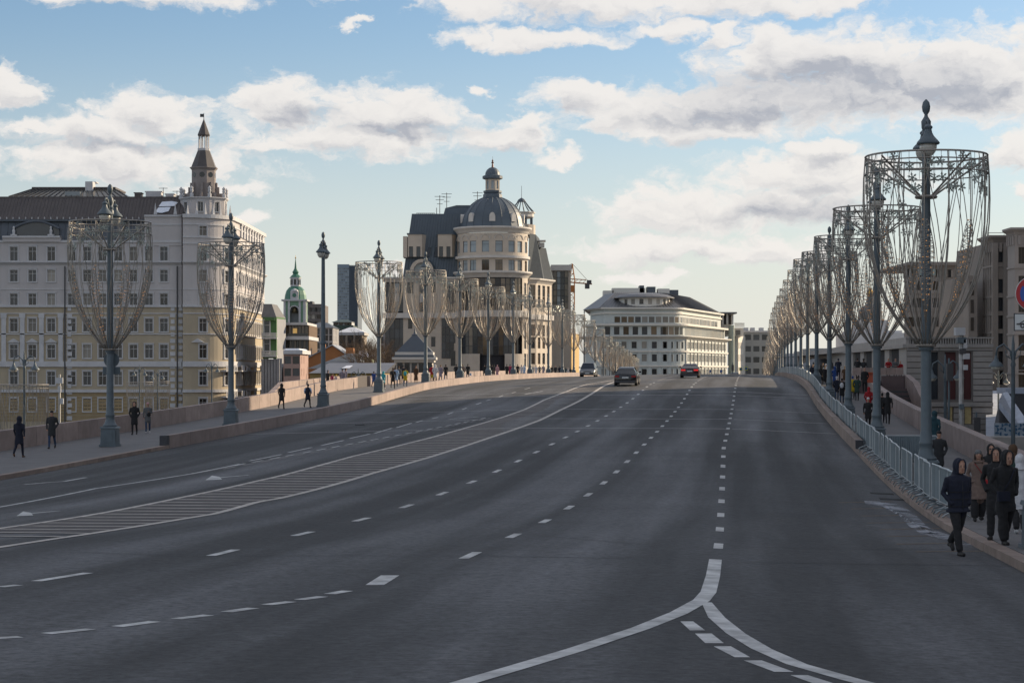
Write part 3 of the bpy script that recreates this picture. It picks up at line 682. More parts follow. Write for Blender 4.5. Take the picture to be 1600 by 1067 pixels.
# ---------------------------------------------------------------- domed building in the middle
D=420.0
cream=mat('cream_cladding',(.53,.46,.38),.7,var=.08,scale=.5); creamt=mat('cream_cornice',(.60,.57,.53),.7,var=.08,scale=.5)
slate=mat('slate_blue_roof',(.085,.11,.135),.5,var=.12,scale=.4)
dom=thing('domed_building',(fx(760,D),D,-9.2),'cream office building with a slate-blue ribbed dome and dark glass bays','office building')
tx=fx(769.5,D); tr=7.45; ty=D+2.2
th_=D
tow=Path(arc(tx,ty,tr,-180-12,12,40))
def tu(px_off): # azimuth (deg) on tower -> u
    return tow.L*((px_off+180+12)/204.0)
zA,zB,zC,zD_=fz(366,D),fz(404,D),fz(427,D),fz(488,D)
tb=[-90+d for d in (-98,-74,-50,-33,-11,11,33,51,72,96)]
w1=[(tu(a),fz(387,D),1.55 if -85<a+90<85 else 1.1,2.35) for a in tb]; w2=[(tu(a),fz(416,D),1.55,2.2) for a in tb]
wall('tower_wall',dom,tow,zB,zA,w1,cream); windows(dom,tow,w1,[g_sky,g_sky,g_gold],fr_d,'t')
wall('tower_wall',dom,tow,zC,zB,w2,cream); windows(dom,tow,w2,[g_gold,g_sky,g_gold],fr_d,'vt')
band('cornice',dom,tow,fz(365.5,D),fz(356,D),.9,creamt,cham=.35); band('string_course',dom,tow,fz(405,D),fz(401,D),.5,creamt)
band('cornice',dom,tow,fz(435,D),fz(425,D),1.0,creamt,cham=.35); band('string_course',dom,tow,fz(496,D),fz(486,D),.7,creamt)
for a in tb:
    for rr_,zz in ((1.0,fz(376,D)),):
        c,n=tow.at(tu(a),.06); tt=np.array((-n[1],n[0])); MB().tube([(c[0]+tt[0]*rr_*math.cos(R(q)),c[1]+tt[1]*rr_*math.cos(R(q)),zz+rr_*math.sin(R(q))) for q in range(0,181,20)],.07,4).build('blind_arch',creamt,dom)
# glazed drums below: dark bronze glass in mullioned bays between cream piers
def glazed(path,u0,u1,z0,z1,nx,nz,gl,depth=.1,parent=None,proud=.0):
    du=(u1-u0)/nx; dz=(z1-z0)/nz
    for i in range(nx):
        for j in range(nz):
            c,n=path.at(u0+du*(i+.5),proud); rz=math.atan2(n[0],-n[1]); gm,fm=winmesh(du-.02,dz-.02,'',gl[(i*7+j*3)%len(gl)] if isinstance(gl,list) else gl,fr_d)
            o=inst('window',gm,parent,(c[0],c[1],z0+dz*(j+.5)),rz+random.uniform(-.004,.004)); f=bpy.data.objects.new('window_frame',fm); link(f,o)
tow2=Path(arc(tx,ty,tr-.2,-192,12,24))
zz0,zz1=fz(486,D),fz(436,D)
glazed(tow2,tow2.L*.10,tow2.L*.78,zz0,zz1,16,5,[g_gold,g_dark,g_gold],parent=dom)
wall('tower_wall',dom,tow.sub(0,tow.L*.10),zD_,zC,[],cream)
rw=[(tow.L*.22*f,z,1.3,2.6) for f in (.25,.6,.9) for z in (fz(452,D),fz(473,D))]
wall('tower_wall',dom,tow.sub(tow.L*.78,tow.L),zD_,zC,rw,cream); windows(dom,tow.sub(tow.L*.78,tow.L),rw,[g_dark,g_sky],fr_w,'vt')
rw=[(tow.L*.22*f,z,1.3,2.8) for f in (.25,.6,.9) for z in (fz(515,D),fz(535,D),fz(563,D))]
wall('tower_wall',dom,tow.sub(tow.L*.78,tow.L),-9,zD_,rw,cream); windows(dom,tow.sub(tow.L*.78,tow.L),rw,[g_dark,g_sky],fr_w,'vt')
tow3=Path(arc(tx,ty,tr-.5,-192,12,24))
glazed(tow3,tow3.L*.05,tow3.L*.78,fz(555,D),fz(497,D),16,4,[g_dark,g_dark,g_gold],parent=dom)
wall('tower_wall',dom,tow.sub(tow.L*.0,tow.L*.16),-9,zD_,[],cream); wall('tower_base',dom,tow.sub(tow.L*.1,tow.L*.40),-9,fz(553,D),[],cream); wall('tower_base',dom,tow.sub(tow.L*.6,tow.L*.79),-9,fz(553,D),[],cream)
MB().lathe([(tr-.9,-9),(tr-.9,zC)],24,(tx,ty,0),cap=False).build('tower_core',mat('dark_interior',(.03,.03,.035),.9),dom)
# dome
zd0=fz(356,D); rd0=6.75; zd1=fz(306,D)
seg=20; pr=[]
for i in range(13):
    a=math.pi/2*i/12*.93; pr.append((rd0*math.cos(a)*(1 if i else 1.02),zd0+(zd1-zd0)*math.sin(a)/math.sin(math.pi/2*.93)))
MB().lathe([(tr+.1,zd0-.1),(rd0,zd0+.15)],40,(tx,ty,0),cap=False).build('dome_gutter',slate,dom)
MB().lathe(pr,seg,(tx,ty,0),cap=False,a0=R(9)).build('dome',slate,dom) if False else MB().lathe(pr,seg,(tx,ty,0),cap=True).build('dome',slate,dom)
for k in range(seg):
    a=2*math.pi*k/seg; MB().tube([(tx+(r+.02)*math.cos(a),ty+(r+.02)*math.sin(a),z) for r,z in pr],.07,4).build('dome_rib',slate,dom)
for a in (-90,-132,-48,-174,-6,90,132,48):
    ca,sa=math.cos(R(a)),math.sin(R(a)); r0=rd0*.955; z0=fz(348,D)
    d_=MB(); 
    pts=[(-.62,0),(-.62,1.0),(-.55,1.4),(-.3,1.75),(0,1.88),(.3,1.75),(.55,1.4),(.62,1.0),(.62,0)]
    v=[]
    for off in (.35,-1.6):
        for x,z in pts: v.append((tx+ca*(r0+off)-sa*x,ty+sa*(r0+off)+ca*x,z0+z))
    k=len(pts); d_.add(v,[tuple(range(k))]+[(i+k,(i+1)%k+k,(i+1)%k,i) for i in range(k)]); do=d_.build('dormer',creamt,dom)
    gd=MB(); v=[(tx+ca*(r0+.38)-sa*.34*math.cos(R(q)),ty+sa*(r0+.38)+ca*.34*math.cos(R(q)),z0+.95+.55*math.sin(R(q))) for q in range(0,360,30)]; gd.add(v,[tuple(range(12))]).build('oval_window',g_dark,do)
# lantern
lz=fz(305,D); 
MB().lathe([(2.05,lz-.4),(2.0,lz+.3),(1.75,lz+.5),(1.95,lz+.7),(1.95,fz(297,D)),(1.6,fz(296.5,D))],8,(tx,ty,0)).build('lantern_base',slate,dom)
lp=Path([(tx+1.62*math.cos(R(22.5+45*i)),ty+1.62*math.sin(R(22.5+45*i))) for i in range(9)])
lw=[(lp.L/8*(i+.5),(fz(296.5,D)+fz(279.5,D))/2,.55,1.75) for i in range(8)]
wall('lantern_wall',dom,lp,fz(297,D),fz(279,D),lw,cream,depth=.15); windows(dom,lp,lw,[g_sky],fr_w,'',depth=.15,frames=False)
MB().lathe([(1.65,fz(279.5,D)),(2.15,fz(278,D)),(2.15,fz(274,D)),(1.6,fz(272.5,D)),(1.5,fz(268,D)),(1.2,fz(264,D)),(.7,fz(261,D)),(.25,fz(260,D))],16,(tx,ty,0)).build('lantern_dome',slate,dom)
MB().lathe([(.25,0),(.18,.6),(.12,.8),(.3,1.05),(.12,1.3),(.2,1.5),(.03,1.75),(.02,2.4)],8,(tx,ty,fz(260.5,D))).build('finial',mat('copper_finial',(.18,.09,.06),.5,metal=.4),dom)
# left wing
lwp=Path([(fx(630,D),D),(fx(716,D),D)])
lw_=[(fx(p,D)-fx(630,D),fz(y,D),w_,h) for p,y,w_,h in ((641,449,1.3,2.5),(677,449,.9,2.3),(641,506,.9,2.1),(677,506,.9,2.1),(677,534,.9,2.1),(708,523,1.0,3.6),(708,560,1.0,3.2))]
wall('wing_wall',dom,lwp,-9,fz(440,D),lw_,cream); windows(dom,lwp,lw_,[g_dark],fr_d,'')
band('cornice',dom,Path([(fx(598,D),D-.1),(fx(716,D),D-.1)]),fz(441,D),fz(433,D),.7,creamt,cham=.35)
band('string_course',dom,Path([(fx(598,D),D-.1),(fx(716,D),D-.1)]),fz(497,D),fz(489,D),.5,creamt)
gp=Path([(fx(601,D),D+.2),(fx(632,D),D+.2)]); glazed(gp,0,gp.L,fz(590,D),fz(498,D),4,6,[g_dark],parent=dom); glazed(gp,0,gp.L,fz(487,D),fz(442,D),4,3,[g_dark,g_gold,g_sky],parent=dom)
MB().box(fx(602,D),fx(632,D),D+.6,D+14,-9,fz(438,D)).build('glass_bay_core',MATS['dark_interior'],dom)
gp2=Path([(fx(690,D),D-.12),(fx(710,D),D-.12)]); glazed(gp2,0,gp2.L-.1,fz(560,D),fz(498,D),3,5,[g_dark],parent=dom)
gp3=Path([(fx(655,D),D-.12),(fx(668,D),D-.12)]); glazed(gp3,0,gp3.L,fz(487,D),fz(430,D),2,4,[g_dark,g_sky],parent=dom)
gp4=Path([(fx(694,D),D-.12),(fx(712,D),D-.12)]); glazed(gp4,0,gp4.L,fz(487,D),fz(443,D),3,3,[g_gold,g_dark,g_gold],parent=dom)
gp5=Path([(fx(591,D),D+3),(fx(601,D),D+3)]); wb=[(.65,fz(y,D),.6,1.4) for y in (545,571,531)]; wall('side_wall',dom,gp5,-9,fz(520,D),wb,trimw); windows(dom,gp5,wb,[g_dark],fr_d,'')
# mansard volume behind left wing
zr0=fz(434,D); zr1=fz(337,D)
def hexa(name,q0,z0,q1,z1,m,par):
    v=[(x,y,z0) for x,y in q0]+[(x,y,z1) for x,y in q1]; return MB().add(v,[(0,3,2,1),(4,5,6,7),(0,1,5,4),(1,2,6,5),(2,3,7,6),(3,0,4,7)]).build(name,m,par)
L_=lambda a,b,c,d:[(fx(a,D),c),(fx(b,D),c),(fx(b,D),d),(fx(a,D),d)]
hexa('mansard_roof',L_(629,722,D+.8,D+24),zr0,L_(642,732,D+4,D+22),zr1+.6,slate,dom)
MB().box(fx(642,D),fx(728,D),D+4.1,D+22,zr1,zr1+.7).build('roof_edge',slate,dom)
hexa('upper_roof',L_(690,752,D+6,D+20),zr1,L_(694,748,D+7,D+19),fz(321,D),slate,dom)
hexa('upper_roof_ridge',L_(694,748,D+7,D+19),fz(321,D),L_(712,735,D+7,D+19),fz(316.5,D),slate,dom)
for i in range(22):
    x0=lerp(fx(631,D),fx(720,D),i/21); x1=lerp(fx(643.5,D),fx(731,D),i/21); MB().tube([(x0,D+.78,zr0),(x1,D+3.95,zr1+.5)],.06,4).build('roof_seam',slate,dom)
for a,b in ((637,666),(684,713)):
    z0=fz(401,D); z1=fz(366,D); bw=[(fx(a+q,D)-fx(a,D),fz(393,D),.85,2.2) for q in (5,16.5)]
    bp=Path([(fx(a,D),D+.6),(fx(a+22,D),D+.6),(fx(a+22,D)+1.2,D+4)]); wall('attic_box',dom,bp,z0,z1,bw,cream); windows(dom,bp,bw,[g_dark],fr_d,'')
    MB().box(fx(a,D)-.2,fx(a+22,D)+.3,D+.4,D+6,z1,z1+.25).build('attic_box_roof',slate,dom); MB().box(fx(a,D)+.05,fx(a+22,D)-.05,D+.9,D+6,z0,z1-.02).build('attic_box_core',cream,dom)
for px in (668,680,702):
    MB().add([(fx(px-2.5,D),D+1.6,fz(400,D)),(fx(px+3,D),D+1.6,fz(400,D)),(fx(px+3,D)+.4,D+2.4,fz(384,D)),(fx(px-2.5,D)+.4,D+2.4,fz(384,D))],[(0,1,2,3)]).build('skylight',g_dark,dom)
MB().box(fx(629.5,D),fx(636,D),D+.5,D+5,fz(402,D),fz(369,D)).build('attic_pier',cream,dom)
# arched entrance vault on roof
ac=[(fx(659,D)+2.5*math.cos(R(q)),fz(424,D)+2.6*math.sin(R(q))) for q in range(0,181,15)]
mb=MB(); k=len(ac); ri=[(fx(659,D)+1.75*math.cos(R(q)),fz(424,D)+1.85*math.sin(R(q))) for q in range(0,181,15)]
mb.add([(a,D-.3,b) for a,b in ac]+[(a,D-.3,b) for a,b in ri],[(i,k+i,k+i+1,i+1) for i in range(k-1)])
mb.add([(a,D-.3,b) for a,b in ri]+[(a,D+2,b) for a,b in ri],[(i,i+1,k+i+1,k+i) for i in range(k-1)])
mb.build('arch_surround',cream,dom)
mb=MB(); mb.add([(a,D-.2,b) for a,b in ac]+[(a+2.2,D+7,b) for a,b in ac],[(i,i+1,k+i+1,k+i) for i in range(k-1)]).build('barrel_roof',slate,dom)
mb=MB(); mb.add([(a,D+1,b) for a,b in ri],[tuple(range(k))]).build('arch_window',g_sky,dom)
for x,y0,y1 in ((685,300,318),(696,296,322),(745,294,310),(680,320,334)):
    a=MB().tube([(fx(x,D),D+8,fz(y1,D)-1.5),(fx(x,D),D+8,fz(y0,D))],.07,4)
    if x>684:
        for q in (0,.7,1.6): a.tube([(fx(x,D)-1.1+q*.3,D+8,fz(y0+2,D)-q),(fx(x,D)+1.1-q*.3,D+8,fz(y0+2,D)-q)],.05,4)
    a.build('antenna',fr_d,dom)
for i in range(10): x=lerp(fx(649,D),fx(678,D),i/9); MB().box(x-.04,x+.04,D+4.4,D+4.5,zr1+.6,fz(331,D)).build('rail_post',fr_d,dom)
MB().box(fx(649,D),fx(678,D),D+4.4,D+4.5,fz(331,D),fz(331,D)+.1).build('handrail',fr_d,dom)
# right part of the domed building: shaded gables, cage turret, bays stepping back
rp=Path([(fx(824,D),D+4),(fx(838,D+6),D+6),(fx(862,D+15),D+15)])
rwn=[]
for u in np.arange(1.6,rp.L-1,2.9):
    for y in (452,470,515,535,560): rwn.append((u,fz(y,D),1.7,2.4))
wall('right_wall',dom,rp,-9,fz(436,D),rwn,cream); windows(dom,rp,rwn,[g_gold,g_dark],fr_d,'vt')
band('cornice',dom,rp,fz(441,D),fz(433,D),.9,creamt,cham=.35); band('string_course',dom,rp,fz(498,D),fz(490,D),.6,creamt)
slm=mat('matt_slate',(.07,.085,.10),.85,spec=.2); hexa('gable_roof',[(fx(826,D),D+5),(fx(850,D),D+8),(fx(860,D),D+24),(fx(826,D),D+24)],fz(434,D),[(fx(828,D),D+6),(fx(838,D),D+9),(fx(845,D),D+22),(fx(828,D),D+22)],fz(362,D),slm,dom)
hexa('gable_roof',[(fx(838,D),D+9),(fx(866,D),D+15),(fx(872,D),D+30),(fx(838,D),D+28)],fz(434,D),[(fx(843,D),D+12),(fx(855,D),D+15),(fx(857,D),D+28),(fx(843,D),D+26)],fz(381,D),slm,dom)
MB().box(fx(843,D),fx(852,D),D+11,D+13,fz(381,D),fz(374,D)).box(fx(841,D),fx(854,D),D+10.5,D+13.5,fz(372,D),fz(370,D)).build('chimney',creamt,dom)
cx_,cy_=fx(815,D+8),D+11
MB().lathe([(3.0,fz(366,D)),(3.0,fz(346,D)),(2.2,fz(345,D))],12,(cx_,cy_,0)).build('turret_base',cream,dom)
for i in range(8):
    a=R(22.5+45*i); MB().cbox((cx_+2.3*math.cos(a),cy_+2.3*math.sin(a),(fz(350,D)+fz(334,D))/2),(.55,.55,fz(334,D)-fz(350,D))).build('turret_column',slate,dom)
MB().lathe([(2.4,fz(335,D)),(2.7,fz(333,D)),(2.7,fz(328,D)),(3.0,fz(327,D)),(3.0,fz(325.5,D)),(.2,fz(325,D))],12,(cx_,cy_,0)).build('turret_cornice',creamt,dom)
for i in range(14):
    a=2*math.pi*i/14; MB().tube([(cx_+2.8*math.cos(a),cy_+2.8*math.sin(a),fz(326,D)),(cx_+1.7*math.cos(a),cy_+1.7*math.sin(a),fz(317,D)),(cx_+.55*math.cos(a),cy_+.55*math.sin(a),fz(306,D))],.09,4).build('cage_rib',slate,dom)
MB().lathe([(1.0,fz(308.5,D)),(.7,fz(305,D)),(.3,fz(303,D)),(.05,fz(302,D)),(.04,fz(283,D))],10,(cx_,cy_,0)).build('cage_cap',slate,dom)
# glazed stair block behind with stone top
D2=450.0
blk=Path([(fx(863,D2),D2),(fx(892,D2),D2),(fx(893,D2),D2+10)]); glazed(blk,.2,fx(892,D2)-fx(863,D2)-.6,fz(482,D2),fz(424,D2),4,6,[g_gold,g_sky,g_dark],parent=dom,proud=.1)
MB().box(fx(863,D2),fx(892,D2),D2+.1,D2+12,-9,fz(422,D2)).build('stair_block',cream,dom); MB().box(fx(861,D2),fx(893,D2),D2-.6,D2+12,fz(423,D2),fz(414,D2)).build('stair_block_top',creamt,dom)
ybl=thing('yellow_building',(fx(880,470),470,-9.2),'plain yellow rendered side wall of a building behind the domed one, glowing in the sun','building')
yel=mat('yellow_render',(.50,.34,.13),.8,var=.06,scale=.2)
ya=Path([(fx(864,468),468),(fx(893,468),468),(fx(903,480),480),(fx(905,500),500)])
wall('wall',ybl,ya,-9,fz(521,468),[],yel); MB().box(fx(865,468),fx(903,480)-.5,480.5,500,-9,fz(521,468)).build('roof',trimw,ybl)
band('parapet_coping',ybl,ya,fz(521,468),fz(519,468),.2,trimw)
# ---------------------------------------------------------------- stair pavilion with hipped roof
D=262.0
pav=thing('pavilion',(fx(647,D),D,-9),'small stone pavilion with a blue-grey hipped roof beyond the left parapet','pavilion')
px_=fx(647,D); hw=fx(680,D)-px_
hexa('roof',[(px_-hw*.86,D),(px_+hw*.86,D),(px_+hw*.86,D+hw*1.7),(px_-hw*.86,D+hw*1.7)],fz(550,D),[(px_-.35,D+hw*.7),(px_+.35,D+hw*.7),(px_+.35,D+hw),(px_-.35,D+hw)],fz(524,D),roofg,pav)
MB().lathe([(.4,0),(.45,.2),(.2,.35),(.1,.7),(.03,1.1)],8,(px_,D+hw*.85,fz(525,D))).build('finial',roofg,pav)
for z0,z1,e in ((554.5,550,.02),(558,554.5,.06),(562,558,.16)): MB().box(px_-hw*(.88+e),px_+hw*(.88+e),D-hw*e,D+hw*1.72,fz(z0,D),fz(z1,D)).build('eaves' if z0>557 else 'frieze',roofg if z0==558 else creamt,pav)
MB().box(px_-hw*.95,px_+hw*.95,D-.1,D+hw*1.7,fz(566,D),fz(562,D)).build('cornice',creamt,pav)
MB().box(px_-hw*.85,px_+hw*.85,D+.4,D+hw*1.6,-9,fz(566,D)).build('wall',creamt,pav)
for i in range(5): 
    x=px_-hw*.68+i*hw*.34; MB().box(x-.35,x+.35,D+.3,D+.42,-6,fz(567,D)).build('window',g_dark,pav)
# ---------------------------------------------------------------- white rounded building at the end of the road
D=620.0
mint=mat('pale_grey_green_render',(.50,.53,.51),.75,var=.07,scale=.15); whit=mat('cream_white_trim',(.66,.63,.57),.7,var=.06,scale=.3)
wroof=mat('dark_seamed_roof',(.15,.15,.155),.45,var=.15,scale=.3)
wb=thing('office_building',(fx(1000,D),D,-9.2),'wide white rounded office building with a dark hipped roof at the end of the road','office building')
A0=(fx(912,640),640); A1=(fx(936,D),D); A2=(fx(1035,D),D)
cr=9; 
wpth=[A0,A1]+arc(A2[0],D+cr,cr,-90,-27,8)+[(fx(1136,690),690)]
wp=Path(wpth)
lv=lambda ins: Path([ (np.array(wpth[i])) for i in range(len(wpth))])
def ins(off): return Path([tuple(q) for q in wp.offp(off)])
def ucols(p,u0,u1,step): return list(np.arange(u0,u1,step))
uA1=wp.u[1]; uC=wp.u[2]; uD_=wp.u[10]
lvls=[(590.5,572.5,581,9.5),(572.5,549,559,11),(549,529,539,10.5)]
for z0,z1,zc_,h in lvls:
    ws=[(u,fz(zc_,D),1.55,h*D/F) for u in [uA1+1.5+i*3.15 for i in range(7)]+[uC+1+2.1*i for i in range(4)]+[uC+10+1.45*i for i in range(int((wp.L-uC-11)/1.45))]]
    ws=[(u,z,1.55 if u<uC else (1.1 if u<uC+9 else .95),h_) for u,z,_,h_ in ws]
    wall('wall',wb,wp,fz(z0,D)-(8 if z0>590 else 0),fz(z1,D),ws,mint,depth=.16); windows(wb,wp,[q for q in ws if q[0]<uC+9],[g_dark,g_cur] ,fr_w,'v',frames=False,depth=.3); windows(wb,wp,[q for q in ws if q[0]>=uC+9],[g_dark,g_gold],fr_w,'v',frames=False,depth=.14)
# pilaster strips between windows on the lit side
for u in np.arange(uC+9.3,wp.L-.5,1.45*4):
    c,n=wp.at(u,.18); MB().cbox((c[0],c[1],(fz(530,D)-9)/2),(.38,.26,fz(530,D)+9),rz=math.atan2(n[0],-n[1])).build('pilaster',whit,wb)
for i in range(8):
    c,n=wp.at(uA1+i*3.15,.1); MB().cbox((c[0],c[1],(fz(530,D)-9)/2),(.9,.2,fz(530,D)+9)).build('pilaster',mint,wb)
for py in (572,549): band('string_course',wb,wp,fz(py+1,D),fz(py-1.5,D),.5,whit)
band('cornice',wb,wp,fz(530,D),fz(524.5,D),1.7,whit,cham=.3)
i1=ins(-.8)
ws=[(u,fz(516.5,D),1.7,2.5) for u in [i1.u[1]+2+i*2.9 for i in range(7)]+[i1.u[2]+1+2.0*i for i in range(4)]]+[(u,fz(516.5,D),.95,2.7) for u in np.arange(i1.u[2]+10,i1.L-1,1.45)]
wall('wall',wb,i1,fz(525,D),fz(508,D),ws,mint,depth=.08); windows(wb,i1,ws,[g_gold,g_dark],fr_w,'v',frames=False,depth=.08)
band('cornice',wb,i1,fz(508.5,D),fz(505.5,D),1.3,whit)
i2=ins(-2.2); ws=[(u,fz(499,D),1.75,1.8) for u in np.arange(i2.u[1]+4,i2.L-6,2.15)]
wall('wall',wb,i2,fz(506,D),fz(482,D),ws,mint,depth=.08); windows(wb,i2,ws,[g_cur,g_dark,g_gold],fr_w,'v',frames=False,depth=.08)
band('cornice',wb,i2,fz(490,D),fz(487.5,D),.5,whit); band('eaves',wb,i2,fz(482.5,D),fz(480,D),1.2,whit)
base=[(fx(911,640),641),(fx(937,D),D+2)]+[tuple(q) for q in i2.offp(.9)[2:]]+[(fx(1125,705),712),(fx(925,705),712)]
top=[(fx(945,650),658),(fx(955,640),648),(fx(1010,640),648),(fx(1028,640),650),(fx(1040,642),652)]
zz=fz(481,D); zt_=fz(452,640)
def hiproof(name,base,ctr,zz,zt_,k,m,par):
    v=[(x,y,zz) for x,y in base]+[(ctr[0]+(x-ctr[0])*k,ctr[1]+(y-ctr[1])*k,zt_) for x,y in base]; n=len(base)
    return MB().add(v,[(i,(i+1)%n,n+(i+1)%n,n+i) for i in range(n)]+[tuple(range(n,2*n))]).build(name,m,par)
hiproof('roof',base,(fx(1000,650),660),zz,fz(458,640),.60,wroof,wb)
nb=len(base)
for i in range(1,len(base)-3):
    a,b=np.array(base[i]),np.array(base[i+1]); L=np.linalg.norm(b-a); c=np.array((fx(1000,650),660.))
    for t_ in np.arange(0,1,max(.02,1.1/L)):
        q=a+(b-a)*t_; e=c+(q-c)*.60; MB().tube([(q[0],q[1],zz+.05),(e[0],e[1],fz(458,640)+.05)],.09,3,cap=False).build('roof_seam',wroof,wb)
# penthouse with curved roof
pcx=fx(1010,D); pp=Path(arc(pcx,D+11,8.2,-170,-10,16)); ws=[(pp.L*f,fz(470.5,D),1.3,1.7) for f in (.2,.32,.44,.56,.68,.8,.9)]
wall('penthouse_wall',wb,pp,fz(479,D),fz(464,D),ws,whit); windows(wb,pp,ws,[g_dark,g_cur],fr_w,'v',frames=False)
MB().lathe([(9.6,fz(464.5,D)),(9.6,fz(463,D)),(7.5,fz(459,D)),(4,fz(456.5,D)),(.5,fz(455.5,D))],24,(pcx,D+11,0)).build('penthouse_roof',wroof,wb)
for p0,p1,y0,y1 in ((944,960,453,461),(958,1010,449,457),(1001,1008,445,449),(1013,1026,447,450),(1030,1048,450,455),(1048,1062,452,459)):
    MB().box(fx(p0,650),fx(p1,650),655,662,fz(y1,650)-2,fz(y0,650)).build('roof_plant',whit if p1-p0>14 else roofg,wb)
# right-hand pavilion of the same building with loggia
wq=Path([(fx(1137,732),698),(fx(1152,704),704),(fx(1166,722),722)])
ws=[(u,fz(y,702),.8,2.3) for u in (1.2,2.6,8.4,10.4,12.4,14.4,16.4,5.5) for y in (579,559,539.5)]
MB().add([(x,y,z) for z in (-9,fz(524.5,702)) for x,y in ((wq.p[0][0],698.3),(wq.p[1][0],704.4),(wq.p[2][0]-.4,722),(wq.p[0][0],732))],[(0,3,2,1),(4,5,6,7),(0,1,5,4),(1,2,6,5),(2,3,7,6),(3,0,4,7)]).build('pavilion_core',whit,wb)
wall('pavilion_wall',wb,wq,-9,fz(524,702),[w_ for w_ in ws if w_[0]<wq.L-.6],whit); windows(wb,wq,[w_ for w_ in ws if w_[0]<wq.L-.6],[g_cur,g_dark],fr_w,'',frames=False)
MB().box(fx(1128,702),fx(1142,702),702.3,720,fz(525,702),fz(507,702)).build('pavilion_upper_wall',whit,wb)
MB().box(fx(1147,702),fx(1163,702),704.6,720,fz(525,702),fz(512,702)).build('pavilion_upper_wall',whit,wb)
MB().box(fx(1151,702),fx(1158,702),704.3,704.55,fz(523,702),fz(515.5,702)).build('window',g_cur,wb); MB().box(fx(1131,702),fx(1138,702),702,702.25,fz(523,702),fz(515.5,702)).build('window',g_cur,wb)
MB().box(fx(1123,702),fx(1150,702),699,720,fz(490.5,702),fz(488,702)).build('flat_roof',wroof,wb)
for p in (1129,1136,1144): MB().box(fx(p,702)-.35,fx(p,702)+.35,701,701.8,fz(507,702),fz(490,702)).build('loggia_column',whit,wb)
MB().box(fx(1131,702),fx(1145,702),703,719,fz(507,702),fz(492,702)).build('loggia_core',MATS['dark_interior'],wb)
for k in range(14): x=fx(1149+k*1.1,702); MB().box(x,x+.13,703.6,703.8,fz(511,702),fz(505.5,702)).build('baluster',whit,wb)
MB().box(fx(1148,702),fx(1164,702),703.5,703.9,fz(505.5,702),fz(504.5,702)).build('balustrade_rail',whit,wb)
MB().tube([(fx(1143,694),694.5,-9),(fx(1143,694),694.5,fz(508,694))],1.05,8).build('rounded_stair_shaft',mat('grey_green_shaft',(.36,.40,.34),.8),wb)
# grey block closing the street
D=720.0
def block(label,cat,px0,px1,ytop,D,dep,m,wx,wz,ww_,wh,gl=None,side=None,rooft=None,zb=-9.2,frames=False,capm=None,group=None,fr=None,wy0=None,depth=.2,style='v',name=None):
    b=thing(name or 'building',((fx(px0,D)+fx(px1,D))/2,D,zb),label,cat,group); x0,x1=fx(px0,D),fx(px1,D); zt_=fz(ytop,D)
    pts=[(x0,D),(x1,D)] if x1<0 or side is None else [(x0,D),(x1,D)]
    if side=='r': pts=[(x0,D),(x1,D),(x1,D+dep)]
    if side=='l': pts=[(x0,D+dep),(x0,D),(x1,D)]
    p=Path(pts); o=dep if side=='l' else 0
    ws=[(o+(x1-x0)*(i+.5)/wx,fz(y,D),ww_,wh) for i in range(wx) for y in wz]
    if side=='r': ws+=[((x1-x0)+2+3.2*i,fz(y,D),ww_,wh) for i in range(int((dep-3)/3.2)) for y in wz]
    if side=='l': ws+=[(2+3.2*i,fz(y,D),ww_,wh) for i in range(int((dep-3)/3.2)) for y in wz]
    wall('wall',b,p,zb,zt_,ws,m,depth=depth); windows(b,p,ws,gl or [g_dark],fr or fr_w,style,frames=frames,depth=depth)
    MB().box(x0+.05,x1-.05,D+.6,D+dep-.02,zb,zt_-.05).build('core',m,b)
    if capm: band('cornice',b,p,zt_-.5,zt_+.1,.4,capm)
    return b,p,x0,x1,zt_
b,p,x0,x1,z1=block('pale grey flat-roofed block closing the street beyond the white building','building',1162,1215,517,D,25,mat('pale_grey_wall',(.30,.31,.31),.8,var=.08,scale=.2),4,[527,545,562,580],2.2,2.0,[g_dark],rooft='flat',style='vv',capm=trimw)
for a,c in ((1166,1172),(1176,1182),(1190,1196)): MB().box(fx(a,D),fx(c,D),D+5,D+9,z1-1,z1+1.3).build('roof_plant',trimw,b)
# ---------------------------------------------------------------- background buildings left of centre
b,p,x0,x1,z1=block('tall dark glass tower with a pale grid facade behind the orange roofs','tower',527,545.5,413,900,24,mat('tower_cladding',(.20,.26,.32),.6,var=.05),6,list(np.arange(420,520,4.4)),1.15*.62,.8,[g_sky],frames=False,style='',name='residential_tower')
MB().box(fx(545.5,900)+.05,fx(559,900),900.5,925,-9,fz(415,900)).build('side_slab',mat('tower_dark',(.09,.12,.155),.6),b)
for i in range(9): x=lerp(fx(546,900),fx(558.6,900),i/8); MB().box(x-.1,x+.1,900.1,900.5,-9,fz(414,900)).build('fin',MATS['tower_dark'],b)
b,p,x0,x1,z1=block('brown-grey apartment block with wide balconies behind the bell tower','apartment block',476,503,475,560,20,mat('grey_brown_panels',(.16,.14,.13),.85,var=.1),3,[484,495,506,518,530],2.2,1.2,[g_dark,g_cur],style='v')
MB().box(fx(477,560),fx(486,560),564,570,z1-.5,z1+.9).build('roof_box',fr_d,b)
b,p,x0,x1,z1=block('pale gabled building with a row of small arched attic windows behind the lone lamp','building',481,520,512,380,14,mat('grey_white_wall',(.32,.32,.33),.85,var=.1),6,[518,528,540,552],.55,1.1,[g_dark],side='r',style='')
hexa('roof',[(x0-.2,379.8),(x1+.2,379.8),(x1+.2,394),(x0-.2,394)],z1,[(x0+1.6,385),(x1-1.6,385),(x1-1.6,388),(x0+1.6,388)],z1+1.1,roofg,b)
